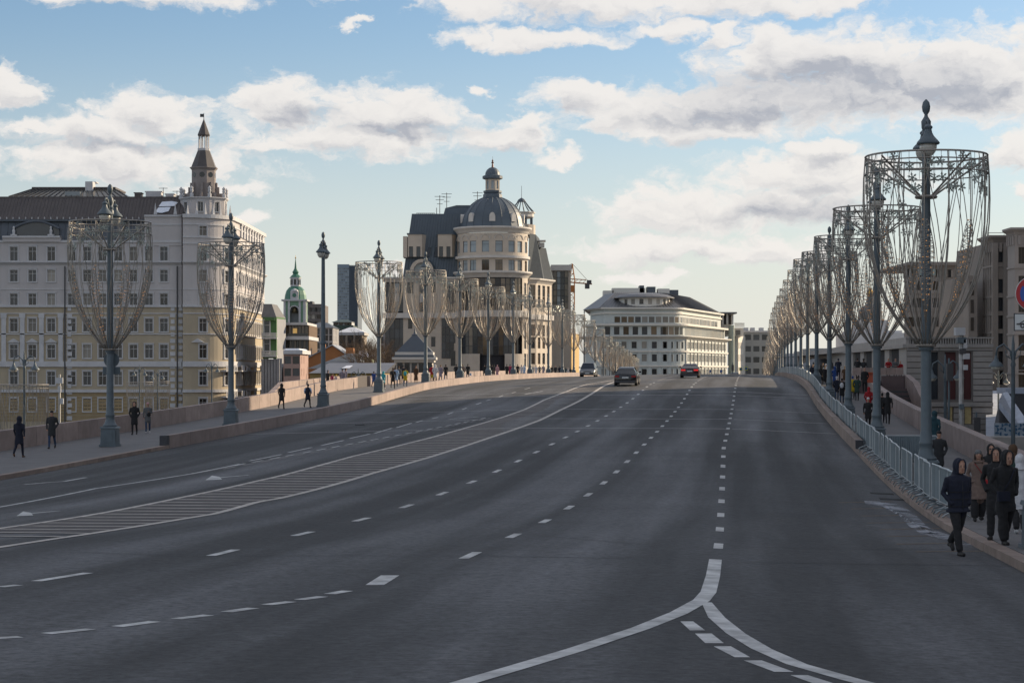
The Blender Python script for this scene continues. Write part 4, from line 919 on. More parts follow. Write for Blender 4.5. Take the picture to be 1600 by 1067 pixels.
b,p,x0,x1,z1=block('old beige house with a snowy hipped roof behind bare trees','house',529,566,520,430,14,mat('beige_plaster',(.36,.31,.26),.85,var=.12),3,[530,546],1.3,2.1,[g_dark],side='r',style='v',capm=trimw)
hexa('roof',[(x0-.5,429.5),(x1+.5,429.5),(x1+.5,444),(x0-.5,444)],z1+.1,[(x0+2,435),(x1-2,435),(x1-2,439),(x0+2,439)],z1+1.3,snow,b)
b,p,x0,x1,z1=block('dark green-roofed house with a pale belvedere beside the tower','house',508,552,508,500,14,mat('dark_green_wall',(.05,.08,.07),.8,var=.1),1,[550],.6,.6,[g_dark],side=None)
MB().box(fx(519,500),fx(548,500),503,512,z1,fz(502,500)).build('belvedere',trimw,b)
hexa('roof',[(fx(517,500),502),(fx(549,500),502),(fx(549,500),513),(fx(517,500),513)],fz(503,500),[(fx(528,500),507),(fx(538,500),507),(fx(538,500),509),(fx(528,500),509)],fz(498,500),mat('green_dark_roof',(.04,.07,.06),.5),b)
for px in (523,531,540,545): MB().box(fx(px,500)-.5,fx(px,500)+.5,502.9,503.1,fz(508,500),fz(504,500)).build('window',g_dark,b)
# orange house with gable
D=330.0; orange=mat('orange_plaster',(.40,.17,.065),.85,var=.12,scale=.4)
oh=thing('house',(fx(520,D),D,-9.2),'orange plastered house with a wide snow-streaked gable roof','house')
pk=fx(519,D); e0,e1=fx(480,D),fx(548,D); zpk=fz(540,D); ze=fz(560,D)
MB().add([(e0,D,-9),(e1,D,-9),(e1,D,ze),(pk,D,zpk),(e0,D,ze),(e0,D+15,-9),(e1,D+15,-9),(e1,D+15,ze),(pk,D+15,zpk),(e0,D+15,ze)],[(0,1,2,3,4),(6,5,9,8,7),(1,6,7,2),(5,0,4,9)]).build('wall',orange,oh)
for s_,(a,za,c,zc_) in enumerate(((e0-.5,ze-.3,pk,zpk),(pk,zpk,e1+.5,ze-.3))):
    MB().add([(a,D-.3,za+.03),(c,D-.3,zc_+.03),(c,D+15,zc_+.03),(a,D+15,za+.03),(a,D-.3,za+.2),(c,D-.3,zc_+.2),(c,D+15,zc_+.2),(a,D+15,za+.2)],[(0,3,2,1),(4,5,6,7),(0,1,5,4),(1,2,6,5),(2,3,7,6),(3,0,4,7)]).build('roof',mat('snow_streaked_roof',(.30,.33,.38),.6,var=.5,scale=.4),oh)
MB().box(fx(538,D),fx(550,D),D+3,D+6,ze-1,fz(543,D)).build('chimney',orange,oh); MB().box(fx(500,D),fx(503,D),D+5,D+7,ze,fz(536,D)).build('chimney',orange,oh)
sh=thing('house',(fx(560,320),320,-9.2),'low house with a broad grey and snowy metal roof below the orange gable','house')
MB().box(fx(533,320),fx(574,320),320.3,332,-9,fz(566,320)).build('wall',orange,sh)
hexa('roof',[(fx(488,320),312),(fx(574,320),318),(fx(574,320),334),(fx(488,320),334)],fz(576,320),[(fx(541,320),323),(fx(552,320),323),(fx(552,320),328),(fx(541,320),328)],fz(552,320),roofg,sh)
hexa('snow_cover',[(fx(548,320),334.2),(fx(577,320),334.2),(fx(577,320),344),(fx(548,320),344)],fz(557,320),[(fx(550,320),336),(fx(556,320),336),(fx(556,320),342),(fx(550,320),342)],fz(545,320),snow,sh)
MB().box(fx(566,330),fx(575,330),334,344,-9,fz(557.5,320)).build('side_wall',mat('pale_green_plaster',(.35,.42,.30),.8),sh)
lo=thing('shed',(fx(550,240),240,-9.2),'long low building with a grey metal roof just beyond the stair opening','building')
hexa('roof',[(fx(482,240),240),(fx(600,240),240),(fx(600,240),256),(fx(482,240),256)],fz(583,240),[(fx(505,240),248),(fx(612,240),248),(fx(612,240),250),(fx(505,240),250)],fz(566.5,240),mat('grey_sheet_roof',(.17,.18,.21),.55,var=.15,scale=.3),lo)
MB().box(fx(484,240),fx(598,240),240.4,255,-9,fz(583,240)).build('wall',mat('ochre_yellow_wall',(.40,.27,.10),.8,var=.1),lo)
MB().add([(fx(530,240),243.2,fz(577,240)+.15),(fx(543,240),243.2,fz(577,240)+.15),(fx(546,240),245.4,fz(573,240)+.2),(fx(536,240),245.4,fz(573.5,240)+.2)],[(0,1,2,3)]).build('snow_patch',snow,lo)
# pink house
b,p,x0,x1,z1=block('small pink plastered house with a snowy roof edge below the glass hotel','house',443,469,548,300,12,mat('pink_plaster',(.40,.27,.23),.85,var=.1),2,[562.5,581.5],1.0,1.15,[g_dark],side='r',style='t',capm=trimw)
hexa('snow_cap',[(x0,300.1),(x1,300.1),(x1,311.8),(x0,311.8)],z1+.1,[(x0+.3,300.6),(x1-.3,300.6),(x1-.3,311),(x0+.3,311)],z1+.35,snow,b)
# glass hotel with projecting brown box
gh=thing('hotel_building',(fx(455,330),330,-9.2),'modern building with brown glass boxes and pale slabs below the green bell tower','hotel')
MB().box(fx(437,330),fx(482,330),331,345,-9,fz(508,330)).build('core',mat('brown_panel',(.16,.10,.055),.4,var=.2),gh)
MB().box(fx(436,330),fx(481,330),329,345,fz(508,330),fz(504,330)).build('roof_slab',trimw,gh); MB().box(fx(442,330),fx(484,330),328.6,345,fz(531,330),fz(525.5,330)).build('floor_slab',trimw,gh)
gp=Path([(fx(439,330),330.4),(fx(481,330),330.4)]); glazed(gp,0,gp.L,fz(525.5,330),fz(508.5,330),8,1,[g_gold],parent=gh); glazed(gp,.6,gp.L,fz(549,330),fz(531.5,330),10,1,[g_gold,g_dark],parent=gh)
MB().box(fx(457.5,330),fx(464,330),330.1,330.25,fz(524,330),fz(513,330)).build('lit_window',mat('amber_blind',(.75,.50,.18),.6,var=.1,emit=.25,ecol=(1,.6,.2)),gh)
MB().box(fx(441,330),fx(482,330),329,329.1,fz(525,330),fz(521,330)).build('glass_railing',g_dark,gh)
# green and grey building with balconies beside the hotel
D=322.0
gb=thing('building',(fx(425,D),D,-9.2),'narrow green and grey building with white balustraded balconies beside the grand hotel','building')
grn=mat('dark_green_plaster',(.07,.16,.06),.8,var=.1); grs=mat('grey_stone',(.30,.31,.33),.8,var=.12,scale=.4)
gpth=Path([(fx(410,D),D),(fx(432,D),D),(fx(438,D),D+6)]); ws=[(fx(417,D)-fx(410,D),fz(y,D),.9,2.3) for y in (512,541)]
wall('wall',gb,gpth,fz(560,D),fz(495,D),ws,grn); windows(gb,gpth,ws,[g_dark],fr_w,'t',sill=trimw)
wall('lower_wall',gb,Path([(fx(411,D),D+.6),(fx(440,D),D+.6)]),-9,fz(560,D),[(1.2,fz(585,D),.8,5.5)],grs); 
for i in range(6): x=fx(411+i*4.6,D); MB().box(x-.28,x+.28,D-.1,D+.55,-9,fz(561,D)).build('pilaster',grs,gb)
MB().add([(fx(432,D),D+.1,-9),(fx(440,D),D+6,-9),(fx(440,D),D+6,fz(498,D)),(fx(432,D),D+.1,fz(498,D))],[(0,1,2,3)]).build('side_wall',grs,gb)
for py in (528,556):
    b_l=MB().box(fx(410,D),fx(434,D),D-1,D+.2,fz(py+1.5,D),fz(py,D)).box(fx(410,D),fx(434,D),D-1,D-.8,fz(py-7,D),fz(py-8,D))
    for k in range(11): x=fx(411+k*2.1,D); b_l.box(x-.06,x+.06,D-.97,D-.83,fz(py,D),fz(py-7,D))
    b_l.build('balcony',trimw,gb)
hexa('mansard_roof',[(fx(408,D),D-.1),(fx(432,D),D-.1),(fx(438,D),D+8),(fx(408,D),D+8)],fz(496,D),[(fx(409,D),D+3),(fx(421,D),D+3),(fx(424,D),D+8),(fx(409,D),D+8)],fz(474,D),mat('grey_slate',(.12,.12,.125),.7,var=.2,scale=1.5),gb)
MB().box(fx(414,D),fx(430,D),D-.5,D+.3,fz(501,D),fz(496,D)).build('cornice',grn,gb)
MB().box(fx(440,D),fx(445,D),D+2,D+5,-9,fz(573,D)).build('brick_pier',mat('dark_brick',(.09,.05,.045),.9,var=.2),gb)
# green bell tower
D=480.0
bt=thing('bell_tower',(fx(459,D),D+4,-9.2),'green and white baroque bell tower with a green dome and thin gilded spire','bell tower')
bgreen=mat('bell_tower_green',(.19,.32,.22),.8,var=.08); bdome=mat('green_copper',(.06,.19,.13),.45,var=.1)
bx=fx(459,D); by=D+4; bw_=fx(476,D)-bx
bpth=Path([(bx-bw_,by-bw_),(bx+bw_,by-bw_),(bx+bw_,by+bw_)])
ws=[(bw_,fz(491,D),2.2,4.0),(3*bw_,fz(491,D),2.2,4.0)]
wall('wall',bt,bpth,-9,fz(470,D),ws,bgreen,depth=1.0); 
for a,b_ in ((bx,by-bw_),):
    MB().tube([(a+1.15*math.cos(R(q)),b_-.08,fz(485,D)+1.15*math.sin(R(q))) for q in range(0,181,20)],.16,5).build('arch_trim',trimw,bt)
for sx in (-1,-.55,.55,1): MB().box(bx+sx*(bw_-.25)-.25,bx+sx*(bw_-.25)+.25,by-bw_-.18,by-bw_-.005,-9,fz(470,D)).build('pilaster',trimw,bt)
for k_ in (.3,.98): MB().box(bx+bw_+.01,bx+bw_+.18,by-bw_*k_-.25,by-bw_*k_+.25,-9,fz(470,D)).build('pilaster',trimw,bt)
MB().box(bx-bw_+.7,bx+bw_-.7,by-bw_+1,by+bw_,-9,fz(471,D)).build('belfry_core',mat('belfry_interior',(.20,.21,.22),.8),bt)
MB().lathe([(.1,1.2),(.5,1.0),(.6,.3),(.9,0)],10,(bx,by-bw_+.6,fz(488,D))).build('bell',mat('bronze',(.12,.09,.05),.4,metal=.8),bt)
MB().box(bx-bw_-.5,bx+bw_+.5,by-bw_-.5,by+bw_+.5,fz(470,D),fz(467.5,D)).build('cornice',trimw,bt)
MB().lathe([(bw_+.1,fz(467.5,D)),(bw_*.98,fz(460,D)),(bw_*.85,fz(453,D)),(bw_*.6,fz(448,D)),(bw_*.33,fz(446,D))],12,(bx,by,0)).build('dome',bdome,bt)
MB().box(bx-.95,bx+.95,by-bw_-.2,by-bw_+1,fz(467.5,D),fz(455,D)).lathe([(.95,0),(.9,.3),(.02,.8)],8,(bx,by-bw_+.4,fz(455,D))).build('clock_gable',trimw,bt)
MB().lathe([(.55,0),(.5,.05)],12,(0,0,0)).build('clock_face_rim',trimw,bt) if False else None
mb=MB(); mb.add([(bx+.5*math.cos(R(q)),by-bw_-.24,fz(461,D)+.5*math.sin(R(q))) for q in range(0,360,30)],[tuple(range(12))]); mb.build('clock_face',bdome,bt)
MB().lathe([(1.35,fz(446.5,D)),(1.25,fz(446,D)),(1.2,fz(434.5,D)),(1.45,fz(434,D)),(1.45,fz(432.5,D))],8,(bx,by,0)).build('lantern',trimw,bt)
for i in range(8): a=R(45*i); MB().cbox((bx+1.2*math.cos(a),by+1.2*math.sin(a),fz(440,D)),(.5,.12,1.3),rz=a+math.pi/2).build('window',g_dark,bt)
MB().lathe([(1.4,fz(432.5,D)),(1.1,fz(430,D)),(.6,fz(427,D)),(.8,fz(424,D)),(.5,fz(421,D)),(.28,fz(418,D)),(.08,fz(404,D)),(.03,fz(402,D))],10,(bx,by,0)).build('spire',bdome,bt)
MB().lathe([(.05,0),(.2,.2),(.05,.4),(.03,.9)],8,(bx,by,fz(403,D))).build('gilded_finial',mat('gold',(.7,.42,.1),.3,metal=1,var=0),bt)
# ---------------------------------------------------------------- buildings on the right
D=176.0
stone=mat('pale_rusticated_stone',(.36,.34,.32),.85,var=.12,scale=.8,objvar=.06)
stj=mat('stone_joint',(.17,.155,.145),.9,var=.1)
sbld=thing('stone_building',(fx(1480,D),D,-7),'low banded stone building with dark red blinds beyond the right parapet','building')
sx0,sx1=fx(1417,D),fx(1551,D); sxw=fx(1330,222)
fp=Path([(sx0,D),(sx1,D)])
wins=[(fx(1458,D)-sx0,fz(587,D),16*D/F,74*D/F),(fx(1485,D)-sx0,fz(587,D),18*D/F,74*D/F),(fx(1511,D)-sx0,fz(587,D),14*D/F,74*D/F)]
wlo=[(fx(1485,D)-sx0,fz(646,D),8*D/F,26*D/F),(fx(1513,D)-sx0,fz(648,D),11*D/F,28*D/F)]
zpar=fz(527,D); zcr=fz(541,D)
wall('wall',sbld,fp,-8,zcr,wins+wlo,stj,depth=.35)
red=mat('dark_red_blind',(.085,.02,.02),.5,var=.1); 
for w_ in wins: 
    o=MB().box(sx0+w_[0]-w_[2]/2,sx0+w_[0]+w_[2]/2,D+.3,D+.34,w_[1]-w_[3]/2,w_[1]+w_[3]/2).build('window',red if w_ is not wins[0] else g_dark,sbld)
    MB().box(sx0+w_[0]-w_[2]/2,sx0+w_[0]+w_[2]/2,D+.2,D+.29,w_[1]-.7,w_[1]+.15).build('spandrel',g_dark,o)
for w_ in wlo: MB().box(sx0+w_[0]-w_[2]/2,sx0+w_[0]+w_[2]/2,D+.3,D+.34,w_[1]-w_[3]/2,w_[1]+w_[3]/2).build('lit_window',mat('warm_lit_glass',(.35,.30,.17),.3,var=.3,scale=2,emit=.03,ecol=(1,.8,.4)),sbld)
# banded stone blocks
ch=.50; z=-7.6; rowi=0
while z<zcr-.3:
    u=0.0; bl=2.4
    segs=[]; edges=[0.0]+[e for w_ in sorted(wins) for e in (w_[0]-w_[2]/2-.12,w_[0]+w_[2]/2+.12)]+[fp.L]
    zc0=z+ch/2
    inwin=abs(zc0-wins[0][1])<wins[0][3]/2+.3
    if inwin: segs=[(edges[0],edges[1]),(edges[-2],edges[-1])]
    else: segs=[(0,fp.L)] if not (fz(661,D)<zc0<fz(633,D)) else [(0,wlo[0][0]-wlo[0][2]/2-.05),(wlo[0][0]+wlo[0][2]/2+.05,wlo[1][0]-wlo[1][2]/2-.05),(wlo[1][0]+wlo[1][2]/2+.05,fp.L)]
    for a,b in segs:
        u=a
        while u<b-.05:
            e=min(b,u+bl*random.uniform(.8,1.2)); MB().box(sx0+u+.015,sx0+e-.015,D-.09,D+.05,z+.05,z+ch-.02).build('stone_block',stone,sbld); u=e
    z+=ch; rowi+=1
band('string_course',sbld,fp,fz(633,D)-.1,fz(629,D),.22,stone); band('cornice',sbld,fp,zcr-.1,zcr+.2,.3,stone)
for i in range(34):
    x=lerp(sx0+.1,sx1-.1,i/33); MB().box(x-.06,x+.06,D+.05,D+.3,zcr+.2,zpar-.1).build('baluster',stone,sbld)
MB().box(sx0-.1,sx1+.1,D-.05,D+.4,zpar-.12,zpar+.02).build('balustrade_rail',stone,sbld); MB().box(sx0,sx1,D+.31,D+.36,zcr,zpar-.1).build('balustrade_back',stj,sbld)
# receding west wing with piers and openings
wgp=Path([(fx(1268,300),300),(sxw,222),(sx0-.02,D+.02)])
wl_=[];L0=wgp.u[1]
for k in range(4): wl_.append((L0+5.5+k*10.6,fz(566,200)+.55,7.2,3.0))
wall('west_wall',sbld,wgp,-8,zcr,wl_,stone,depth=.5)
for w_ in wl_:
    c,n=wgp.at(w_[0],-.45); rz=math.atan2(n[0],-n[1])
    for k in range(10):
        q=wgp.at(w_[0]-3.4+k*.75,-.3)[0]; MB().tube([(q[0],q[1],w_[1]-1.5),(q[0],q[1],w_[1]+1.5)],.06,4).build('window_bar',fr_d,sbld)
    MB().cbox((c[0],c[1],w_[1]),(7.2,.05,3.0),rz=rz).build('window',mat('opaque_pale_glass',(.25,.25,.25),.3,var=.15),sbld)
for k in range(int(wgp.L/5)):
    c,n=wgp.at(2+k*5,.1); 
band('cornice',sbld,wgp,zcr-.15,zcr+.2,.3,stone); band('balustrade',sbld,wgp,zcr+.2,zpar,.05,stone,back=.25); band('string_course',sbld,wgp,fz(600,200),fz(596,200),.2,stone)
MB().add([(fx(1205,330),330,zcr),(sxw,222,zcr),(sx0,D,zcr),(sx1,D,zcr),(sx1,330,zcr)],[(0,1,2,3,4)]).build('flat_roof',stj,sbld)
MB().add([(sx1,D,-8),(sx1,D+120,-8),(sx1,D+120,zcr),(sx1,D,zcr)],[(0,1,2,3)]).build('east_wall',stone,sbld)
# tall sandstone blocks behind
tan=mat('warm_grey_limestone',(.27,.24,.215),.85,var=.10,scale=.3); tan2=mat('paler_limestone',(.33,.30,.28),.85,var=.10,scale=.3)
def tower(label,px0,px1,ytop,D,dep,m,colpx,rows,ww_,wh,side,xr=None,name='office_block'):
    b=thing(name,((fx(px0,D)),D,-9.2),label,'office block'); x0=fx(px0,D); x1=fx(px1,D) if xr is None else xr; zt_=fz(ytop,D)
    p=Path([(x0,D+dep),(x0,D),(x1,D)]) if side=='l' else Path([(x0,D),(x1,D)]); o=dep if side=='l' else 0
    ws=[(o+fx(c,D)-x0,fz(y,D),ww_*D/F,wh*D/F) for c in colpx for y in rows]
    if side=='l': ws+=[(dep-2.0-i*2.6,fz(y,D),1.3,wh*D/F) for i in range(int((dep-3)/2.6)) for y in rows]
    ws=[w_ for w_ in ws if w_[0]+w_[2]/2<p.L-.1]
    wall('wall',b,p,-9.2,zt_,ws,m,depth=.4); windows(b,p,ws,[g_dark],fr_d,'v',depth=.4)
    q_=[(x0+.4,D+.6),(x1-.1,D+.6),(x1-.1,D+28),(x0+8.2,D+28),(x0+.4+(dep-.3)*.05,D+dep-.3)]
    MB().add([(x,y,z) for z in (-9,zt_-.3) for x,y in q_],[(4,3,2,1,0),(5,6,7,8,9)]+[(i,(i+1)%5,5+(i+1)%5,5+i) for i in range(5)]).build('core',m,b)
    band('cornice',b,p,zt_-.9,zt_,.7,m,cham=.3)
    for i in range(int(p.L/.9)):
        q,n=p.at(.5+i*.9,.12); MB().cbox((q[0],q[1],zt_-1.5),(.35,.24,1.1),rz=math.atan2(n[0],-n[1])).build('frieze_block',m,b)
    for y in rows[:-1]: 
        zz_=fz(y,D)-wh*D/F/2-.45; band('string_course',b,p,zz_-.1,zz_+.12,.15,m)
    return b,p
D=250.0
b1,p1=tower('tall grey limestone block with dark narrow windows, second from the right edge',1553,1574,368,D,6,tan,[1562],[399,447,475,503,531,559,590],11.5,22,'l')
MB().box(fx(1522,D),fx(1536,D)-.02,D+3,D+20,-9,fz(429,D)).build('low_wing',tan,b1)
for y in (450,478,506): MB().box(fx(1525,D),fx(1530,D),D+2.92,D+2.99,fz(y+10,D),fz(y-11,D)).build('window',g_dark,b1)
for k in range(5):
    MB().box(fx(1553,D)-.14,fx(1553,D)-.01,D+.5+k*1.15,D+.8+k*1.15,fz(600,D),fz(378,D)).build('pilaster_rib',tan,b1)
for c in (1554.5,1571.5): MB().box(fx(c,D)-.35,fx(c,D)+.35,D-.3,D-.01,-9,fz(380,D)).build('pier',tan,b1)
MB().tube([(fx(1548,D),D+1,fz(367,D)),(fx(1548,D),D+1,fz(363,D)),(fx(1572,D),D+1,fz(363,D)),(fx(1572,D),D+1,fz(367,D))],.04,4).build('roof_rail',fr_d,b1)
b2,p2=tower('tallest pale limestone block cut by the right edge of the view',1586,1600,356,242,3.6,tan2,[1597,1618,1644,1670,1696,1722,1748,1774,1800],[399,444,475,503,535,565,592],11,26,'l',xr=fx(1830,242))
b3,p3=tower('long lower limestone block behind the nearest garland on the right',1421,1536,412,300,4,tan,[1424,1437,1446,1462,1484,1507,1526],[426,446,473,503],10,15,'l')
MB().box(fx(1424,300),fx(1536,300)-.2,302,330,fz(412,300),fz(408,300)).build('roof_upstand',tan,b3)
for px in (1436,1446,1458): MB().box(fx(px-2.5,300),fx(px+2.5,300),299.5,299.58,fz(430,300),fz(421,300)).build('blind',mat('pale_blind',(.3,.42,.40),.5),b3)
b4=thing('office_block',(fx(1300,420),420,-9.2),'distant pale low roofs seen between the right-hand lamp posts','building')
for p0,p1_,yt,D_ in ((1262,1330,548,400),(1228,1262,556,440),(1330,1420,520,420)):
    MB().box(fx(p0,D_),fx(p1_,D_)-.1,D_,D_+20,-9,fz(yt,D_)).box(fx(p0,D_)+1,fx(p1_,D_)-1,D_+2,D_+18,fz(yt,D_),fz(yt-4,D_)).build('wall',trimw if D_!=400 else MATS['pale_grey_wall'],b4)
# distant gold dome seen through the garlands
gc=thing('church',(fx(1364,520),520,-9),'distant church with a small gilded cupola seen through the garlands on the right','church')
cx0=fx(1364,520); MB().box(cx0-4,cx0+4,520,528,-9,fz(500,520)).build('wall',trimw,gc); MB().lathe([(3.2,fz(500,520)),(3.2,fz(486,520)),(2.6,fz(482,520)),(.9,fz(474,520)),(.8,fz(462,520))],12,(cx0,524,0)).build('drum',mat('grey_dome',(.12,.13,.14),.5),gc)
MB().lathe([(.8,fz(463,520)),(1.1,fz(458,520)),(.7,fz(453,520)),(.15,fz(449,520)),(.06,fz(440,520))],10,(cx0,524,0)).build('gilded_cupola',MATS['gold'],gc)
hs=thing('house',(fx(1285,250),250,-9),'dark pitched roof house seen low behind the right-hand barriers','house')
hexa('roof',[(fx(1262,250),250),(fx(1316,250),250),(fx(1316,250),262),(fx(1262,250),262)],fz(575,250),[(fx(1284,250),255),(fx(1300,250),255),(fx(1300,250),258),(fx(1284,250),258)],fz(560,250),fr_d,hs); MB().box(fx(1264,250),fx(1314,250),250.4,261,-9,fz(575,250)).build('wall',stone,hs)
# unseen building added right of the frame, sized to shade the near bridge
# (styled like the blocks seen at the right edge)
def shade_block(x0,x1,y0,y1,z1,label):
    b=thing('office_block',((x0+x1)/2,(y0+y1)/2,-9),label,'office block'); p=Path([(x0,y1),(x0,y0),(x1,y0)]); ws=[(u,z,1.6,2.2) for u in np.arange(3,p.L-2,4.5) for z in np.arange(-4,z1-3,4)]
    wall('wall',b,p,-9.2,z1,ws,tan,depth=.3); windows(b,p,ws,[g_dark],fr_d,'v',frames=False,depth=.3)
    MB().box(x0+.6,x1,y0+.6,y1,-9.2,z1).build('core',tan,b); band('cornice',b,p,z1-.6,z1+.02,.5,tan,cham=.3)
shade_block(45.8,140,22,176,33,'long unseen limestone block right of the view, added to shade the near bridge')
# snowy embankment slope with ramp at the lower right
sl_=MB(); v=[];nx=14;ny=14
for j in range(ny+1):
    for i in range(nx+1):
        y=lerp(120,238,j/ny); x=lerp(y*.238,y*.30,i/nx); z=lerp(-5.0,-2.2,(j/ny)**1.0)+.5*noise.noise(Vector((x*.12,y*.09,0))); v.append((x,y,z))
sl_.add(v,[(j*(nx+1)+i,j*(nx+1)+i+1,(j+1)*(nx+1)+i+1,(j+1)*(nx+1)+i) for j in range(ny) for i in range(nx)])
tag(sl_.build('snowy_slope',shsnow,smooth='all'),kind='structure')
rp_=MB()
D=180.; a=[(1566,640),(1580,625),(1600,668),(1600,690),(1590,690)]
rmp=thing('ramp',(fx(1585,150),150,-5),'dark asphalt ramp with a snowy kerb cutting through the slope at the lower right','ramp')
q=[(fx(px,d),d,fz(py,d)) for px,py,d in ((1554,662,140),(1562,622,150),(1574,618,158),(1596,662,140),(1600,680,130),(1560,690,130))]; MB().add(q,[tuple(range(6))]).build('roadway',asph,rmp)
q=[(fx(px,d),d,fz(py,d)) for px,py,d in ((1561,627,138),(1566,614,150),(1574,612,150),(1600,650,132),(1608,672,126),(1596,672,126))]; v2=[(x,y,z-.5) for x,y,z in q]; MB().add(q+v2,[tuple(range(6))]+[(i,(i+1)%6,6+(i+1)%6,6+i) for i in range(6)]).build('snow_bank',shsnow,rmp)
rwl=thing('retaining_wall',(fx(1590,165),165,-4),'dark retaining wall under the snow at the right edge','wall'); MB().box(fx(1572,165),fx(1640,165),165,166,-6,fz(615,165)).build('wall',fr_d,rwl); MB().box(fx(1571,165),fx(1640,165),164.8,168,fz(615,165),fz(606,165)).build('snow_cap',shsnow,rwl)
hb=thing('hoarding',(fx(1577,118),118,-4),'blue and white patterned hoarding panel at the lower right','hoarding')
hz0,hz1=fz(681,118),fz(661,118); hx0=fx(1554,118); hx1=fx(1604,118)
MB().box(hx0,hx1,118,118.1,hz0,hz1).build('board',mat('pale_blue_board',(.30,.36,.42),.6),hb)
blu=mat('mid_blue_print',(.04,.11,.20),.6)
cs_=(hx1-hx0)/7
for i in range(7):
    for j in range(3):
        cxx=hx0+cs_*(i+.5); cz=hz0+(hz1-hz0)*(j+.5)/3; k=(i*5+j*3)%4
        pts=[(cxx+cs_*.46*math.cos(R(q+90*k))*1.0,117.97,cz+(hz1-hz0)/6*.95*math.sin(R(q+90*k))) for q in range(0,181,20)]
        MB().add(pts,[tuple(range(len(pts)))]).build('printed_shape',blu,hb)
MB().box(hx0-4,hx1+3,117.2,119.5,-9,hz0-.05).build('plinth',stone,hb)
# ================================================================ street lamps and garlands
def lamp_proto(nofar=False):
    o=thing('street_lamp',(0,0,0),'street lamp','street lamp','tall street lamps along the bridge')
    b=MB(); b.frust((0,0,0),(.80,.80),(0,0,.10),(.80,.80)); b.frust((0,0,.1),(.70,.70),(0,0,.84),(.66,.66)); b.frust((0,0,.84),(.76,.76),(0,0,.92),(.70,.70))
    for k in range(4):
        ca,sa=[(1,0),(0,1),(-1,0),(0,-1)][k]; b.cbox((ca*.345,sa*.345,.47),(.03,.44,.55),rz=math.atan2(sa,ca))
    b.build('pedestal',iron,o)
    b=MB(); b.lathe([(.32,.92),(.33,.98),(.26,1.05),(.21,1.2),(.185,1.35),(.215,1.40),(.215,1.47),(.185,1.52),(.18,1.75),(.165,1.8),(.155,5),(.13,9.0),(.12,10.6),(.17,10.65),(.17,10.8),(.10,10.9)],16)
    b.lathe([(.215,4.30),(.23,4.35),(.23,4.42),(.2,4.5)],16); b.build('pole',iron,o,smooth=True)
    b=MB(); b.lathe([(.12,10.8),(.16,10.95),(.10,11.05),(.14,11.15),(.15,11.35),(.09,11.45),(.06,11.5),(.05,11.56),(.11,11.66),(.13,11.8),(.10,11.94),(.02,12.03)],12); b.build('finial',iron,o,smooth=True)
    for s in (-1,1):
        a=MB(); a.tube([(0,s*.1,10.75),(0,s*.25,11.05),(0,s*.45,11.32),(0,s*.66,11.32),(0,s*.74,11.15)],[.05,.05,.045,.04,.035],6)
        a.tube([(0,s*.12,11.1),(0,s*.3,11.3),(0,s*.35,11.15),(0,s*.26,11.1)],.025,5); arm=a.build('arm',iron,o,smooth='all')
        h=MB(); h.lathe([(.33,10.56),(.35,10.60),(.33,10.64),(.24,10.74),(.17,10.82),(.12,10.92),(.10,11.02),(.13,11.06),(.13,11.10),(.05,11.18)],16,(0,s*.74,0)); hd=h.build('lamp_head',iron,o,smooth=True)
        gl=MB(); gl.lathe([(.26,10.555),(.255,10.45),(.22,10.34),(.16,10.25),(.08,10.2),(.01,10.19)],14,(0,s*.74,0)); gb_=gl.mesh('lamp_globe',glassw,'all'); g_=bpy.data.objects.new('lamp_globe',gb_); link(g_,hd)
    return o
LP=lamp_proto()
GP=[(1.85,10.27),(1.90,9.6),(1.92,8.7),(1.88,7.9),(1.76,7.2),(1.54,6.45),(1.24,5.75),(.88,5.2),(.52,4.75),(.25,4.45)]
def gr(z):
    for (r0,z0),(r1,z1) in zip(GP[:-1],GP[1:]):
        if z0>=z>=z1: t=(z0-z)/(z0-z1); return r0+(r1-r0)*t
    return GP[-1][0] if z<GP[-1][1] else GP[0][0]
def strand_pts(a0,twist,zs,din=0):
    out=[]
    for i,z in enumerate(zs):
        t=(zs[0]-z)/(zs[0]-zs[-1]); a=a0+twist*math.sin(t*math.pi*.5); r=gr(z)-din*math.sin(t*math.pi); out.append((r*math.cos(a),r*math.sin(a),z))
    return out
ZS=[10.27,9.6,8.9,8.2,7.5,6.9,6.35,5.85,5.4,5.0,4.7,4.45]
def net_mesh():
    b=MB(); z0,z1=8.2,4.7; n=22; w_=.16
    L=[];Rr=[]
    for i in range(n+1):
        t=i/n; z=z0+(z1-z0)*t; hw=.015+.17*math.sin(math.pi*min(1,t*1.15+.03))**.8*(1-.55*t); r=gr(z)-.06
        L.append((r*math.cos(hw),r*math.sin(hw),z)); Rr.append((r*math.cos(-hw),r*math.sin(-hw),z))
    b.tube(L,.014,3,cap=False); b.tube(Rr,.014,3,cap=False)
    rnd=random.Random(3)
    for i in range(n):
        b.tube([L[i],Rr[i+1]],.007,3,cap=False); b.tube([Rr[i],L[i+1]],.007,3,cap=False); b.tube([L[i],Rr[i]],.007,3,cap=False)
    for i in range(110):
        t=rnd.random(); k=min(n-1,int(t*n)); u=rnd.random(); p=Vector(L[k]).lerp(Vector(Rr[k]),u); s=.017
        b.add([(p.x+s,p.y,p.z),(p.x-s,p.y,p.z),(p.x,p.y+s,p.z),(p.x,p.y-s,p.z),(p.x,p.y,p.z+s),(p.x,p.y,p.z-s)],[(0,2,4),(2,1,4),(1,3,4),(3,0,4),(2,0,5),(1,2,5),(3,1,5),(0,3,5)],1 if i%3 else 0)
    return b.mesh('light_net',[silver,bulbm])
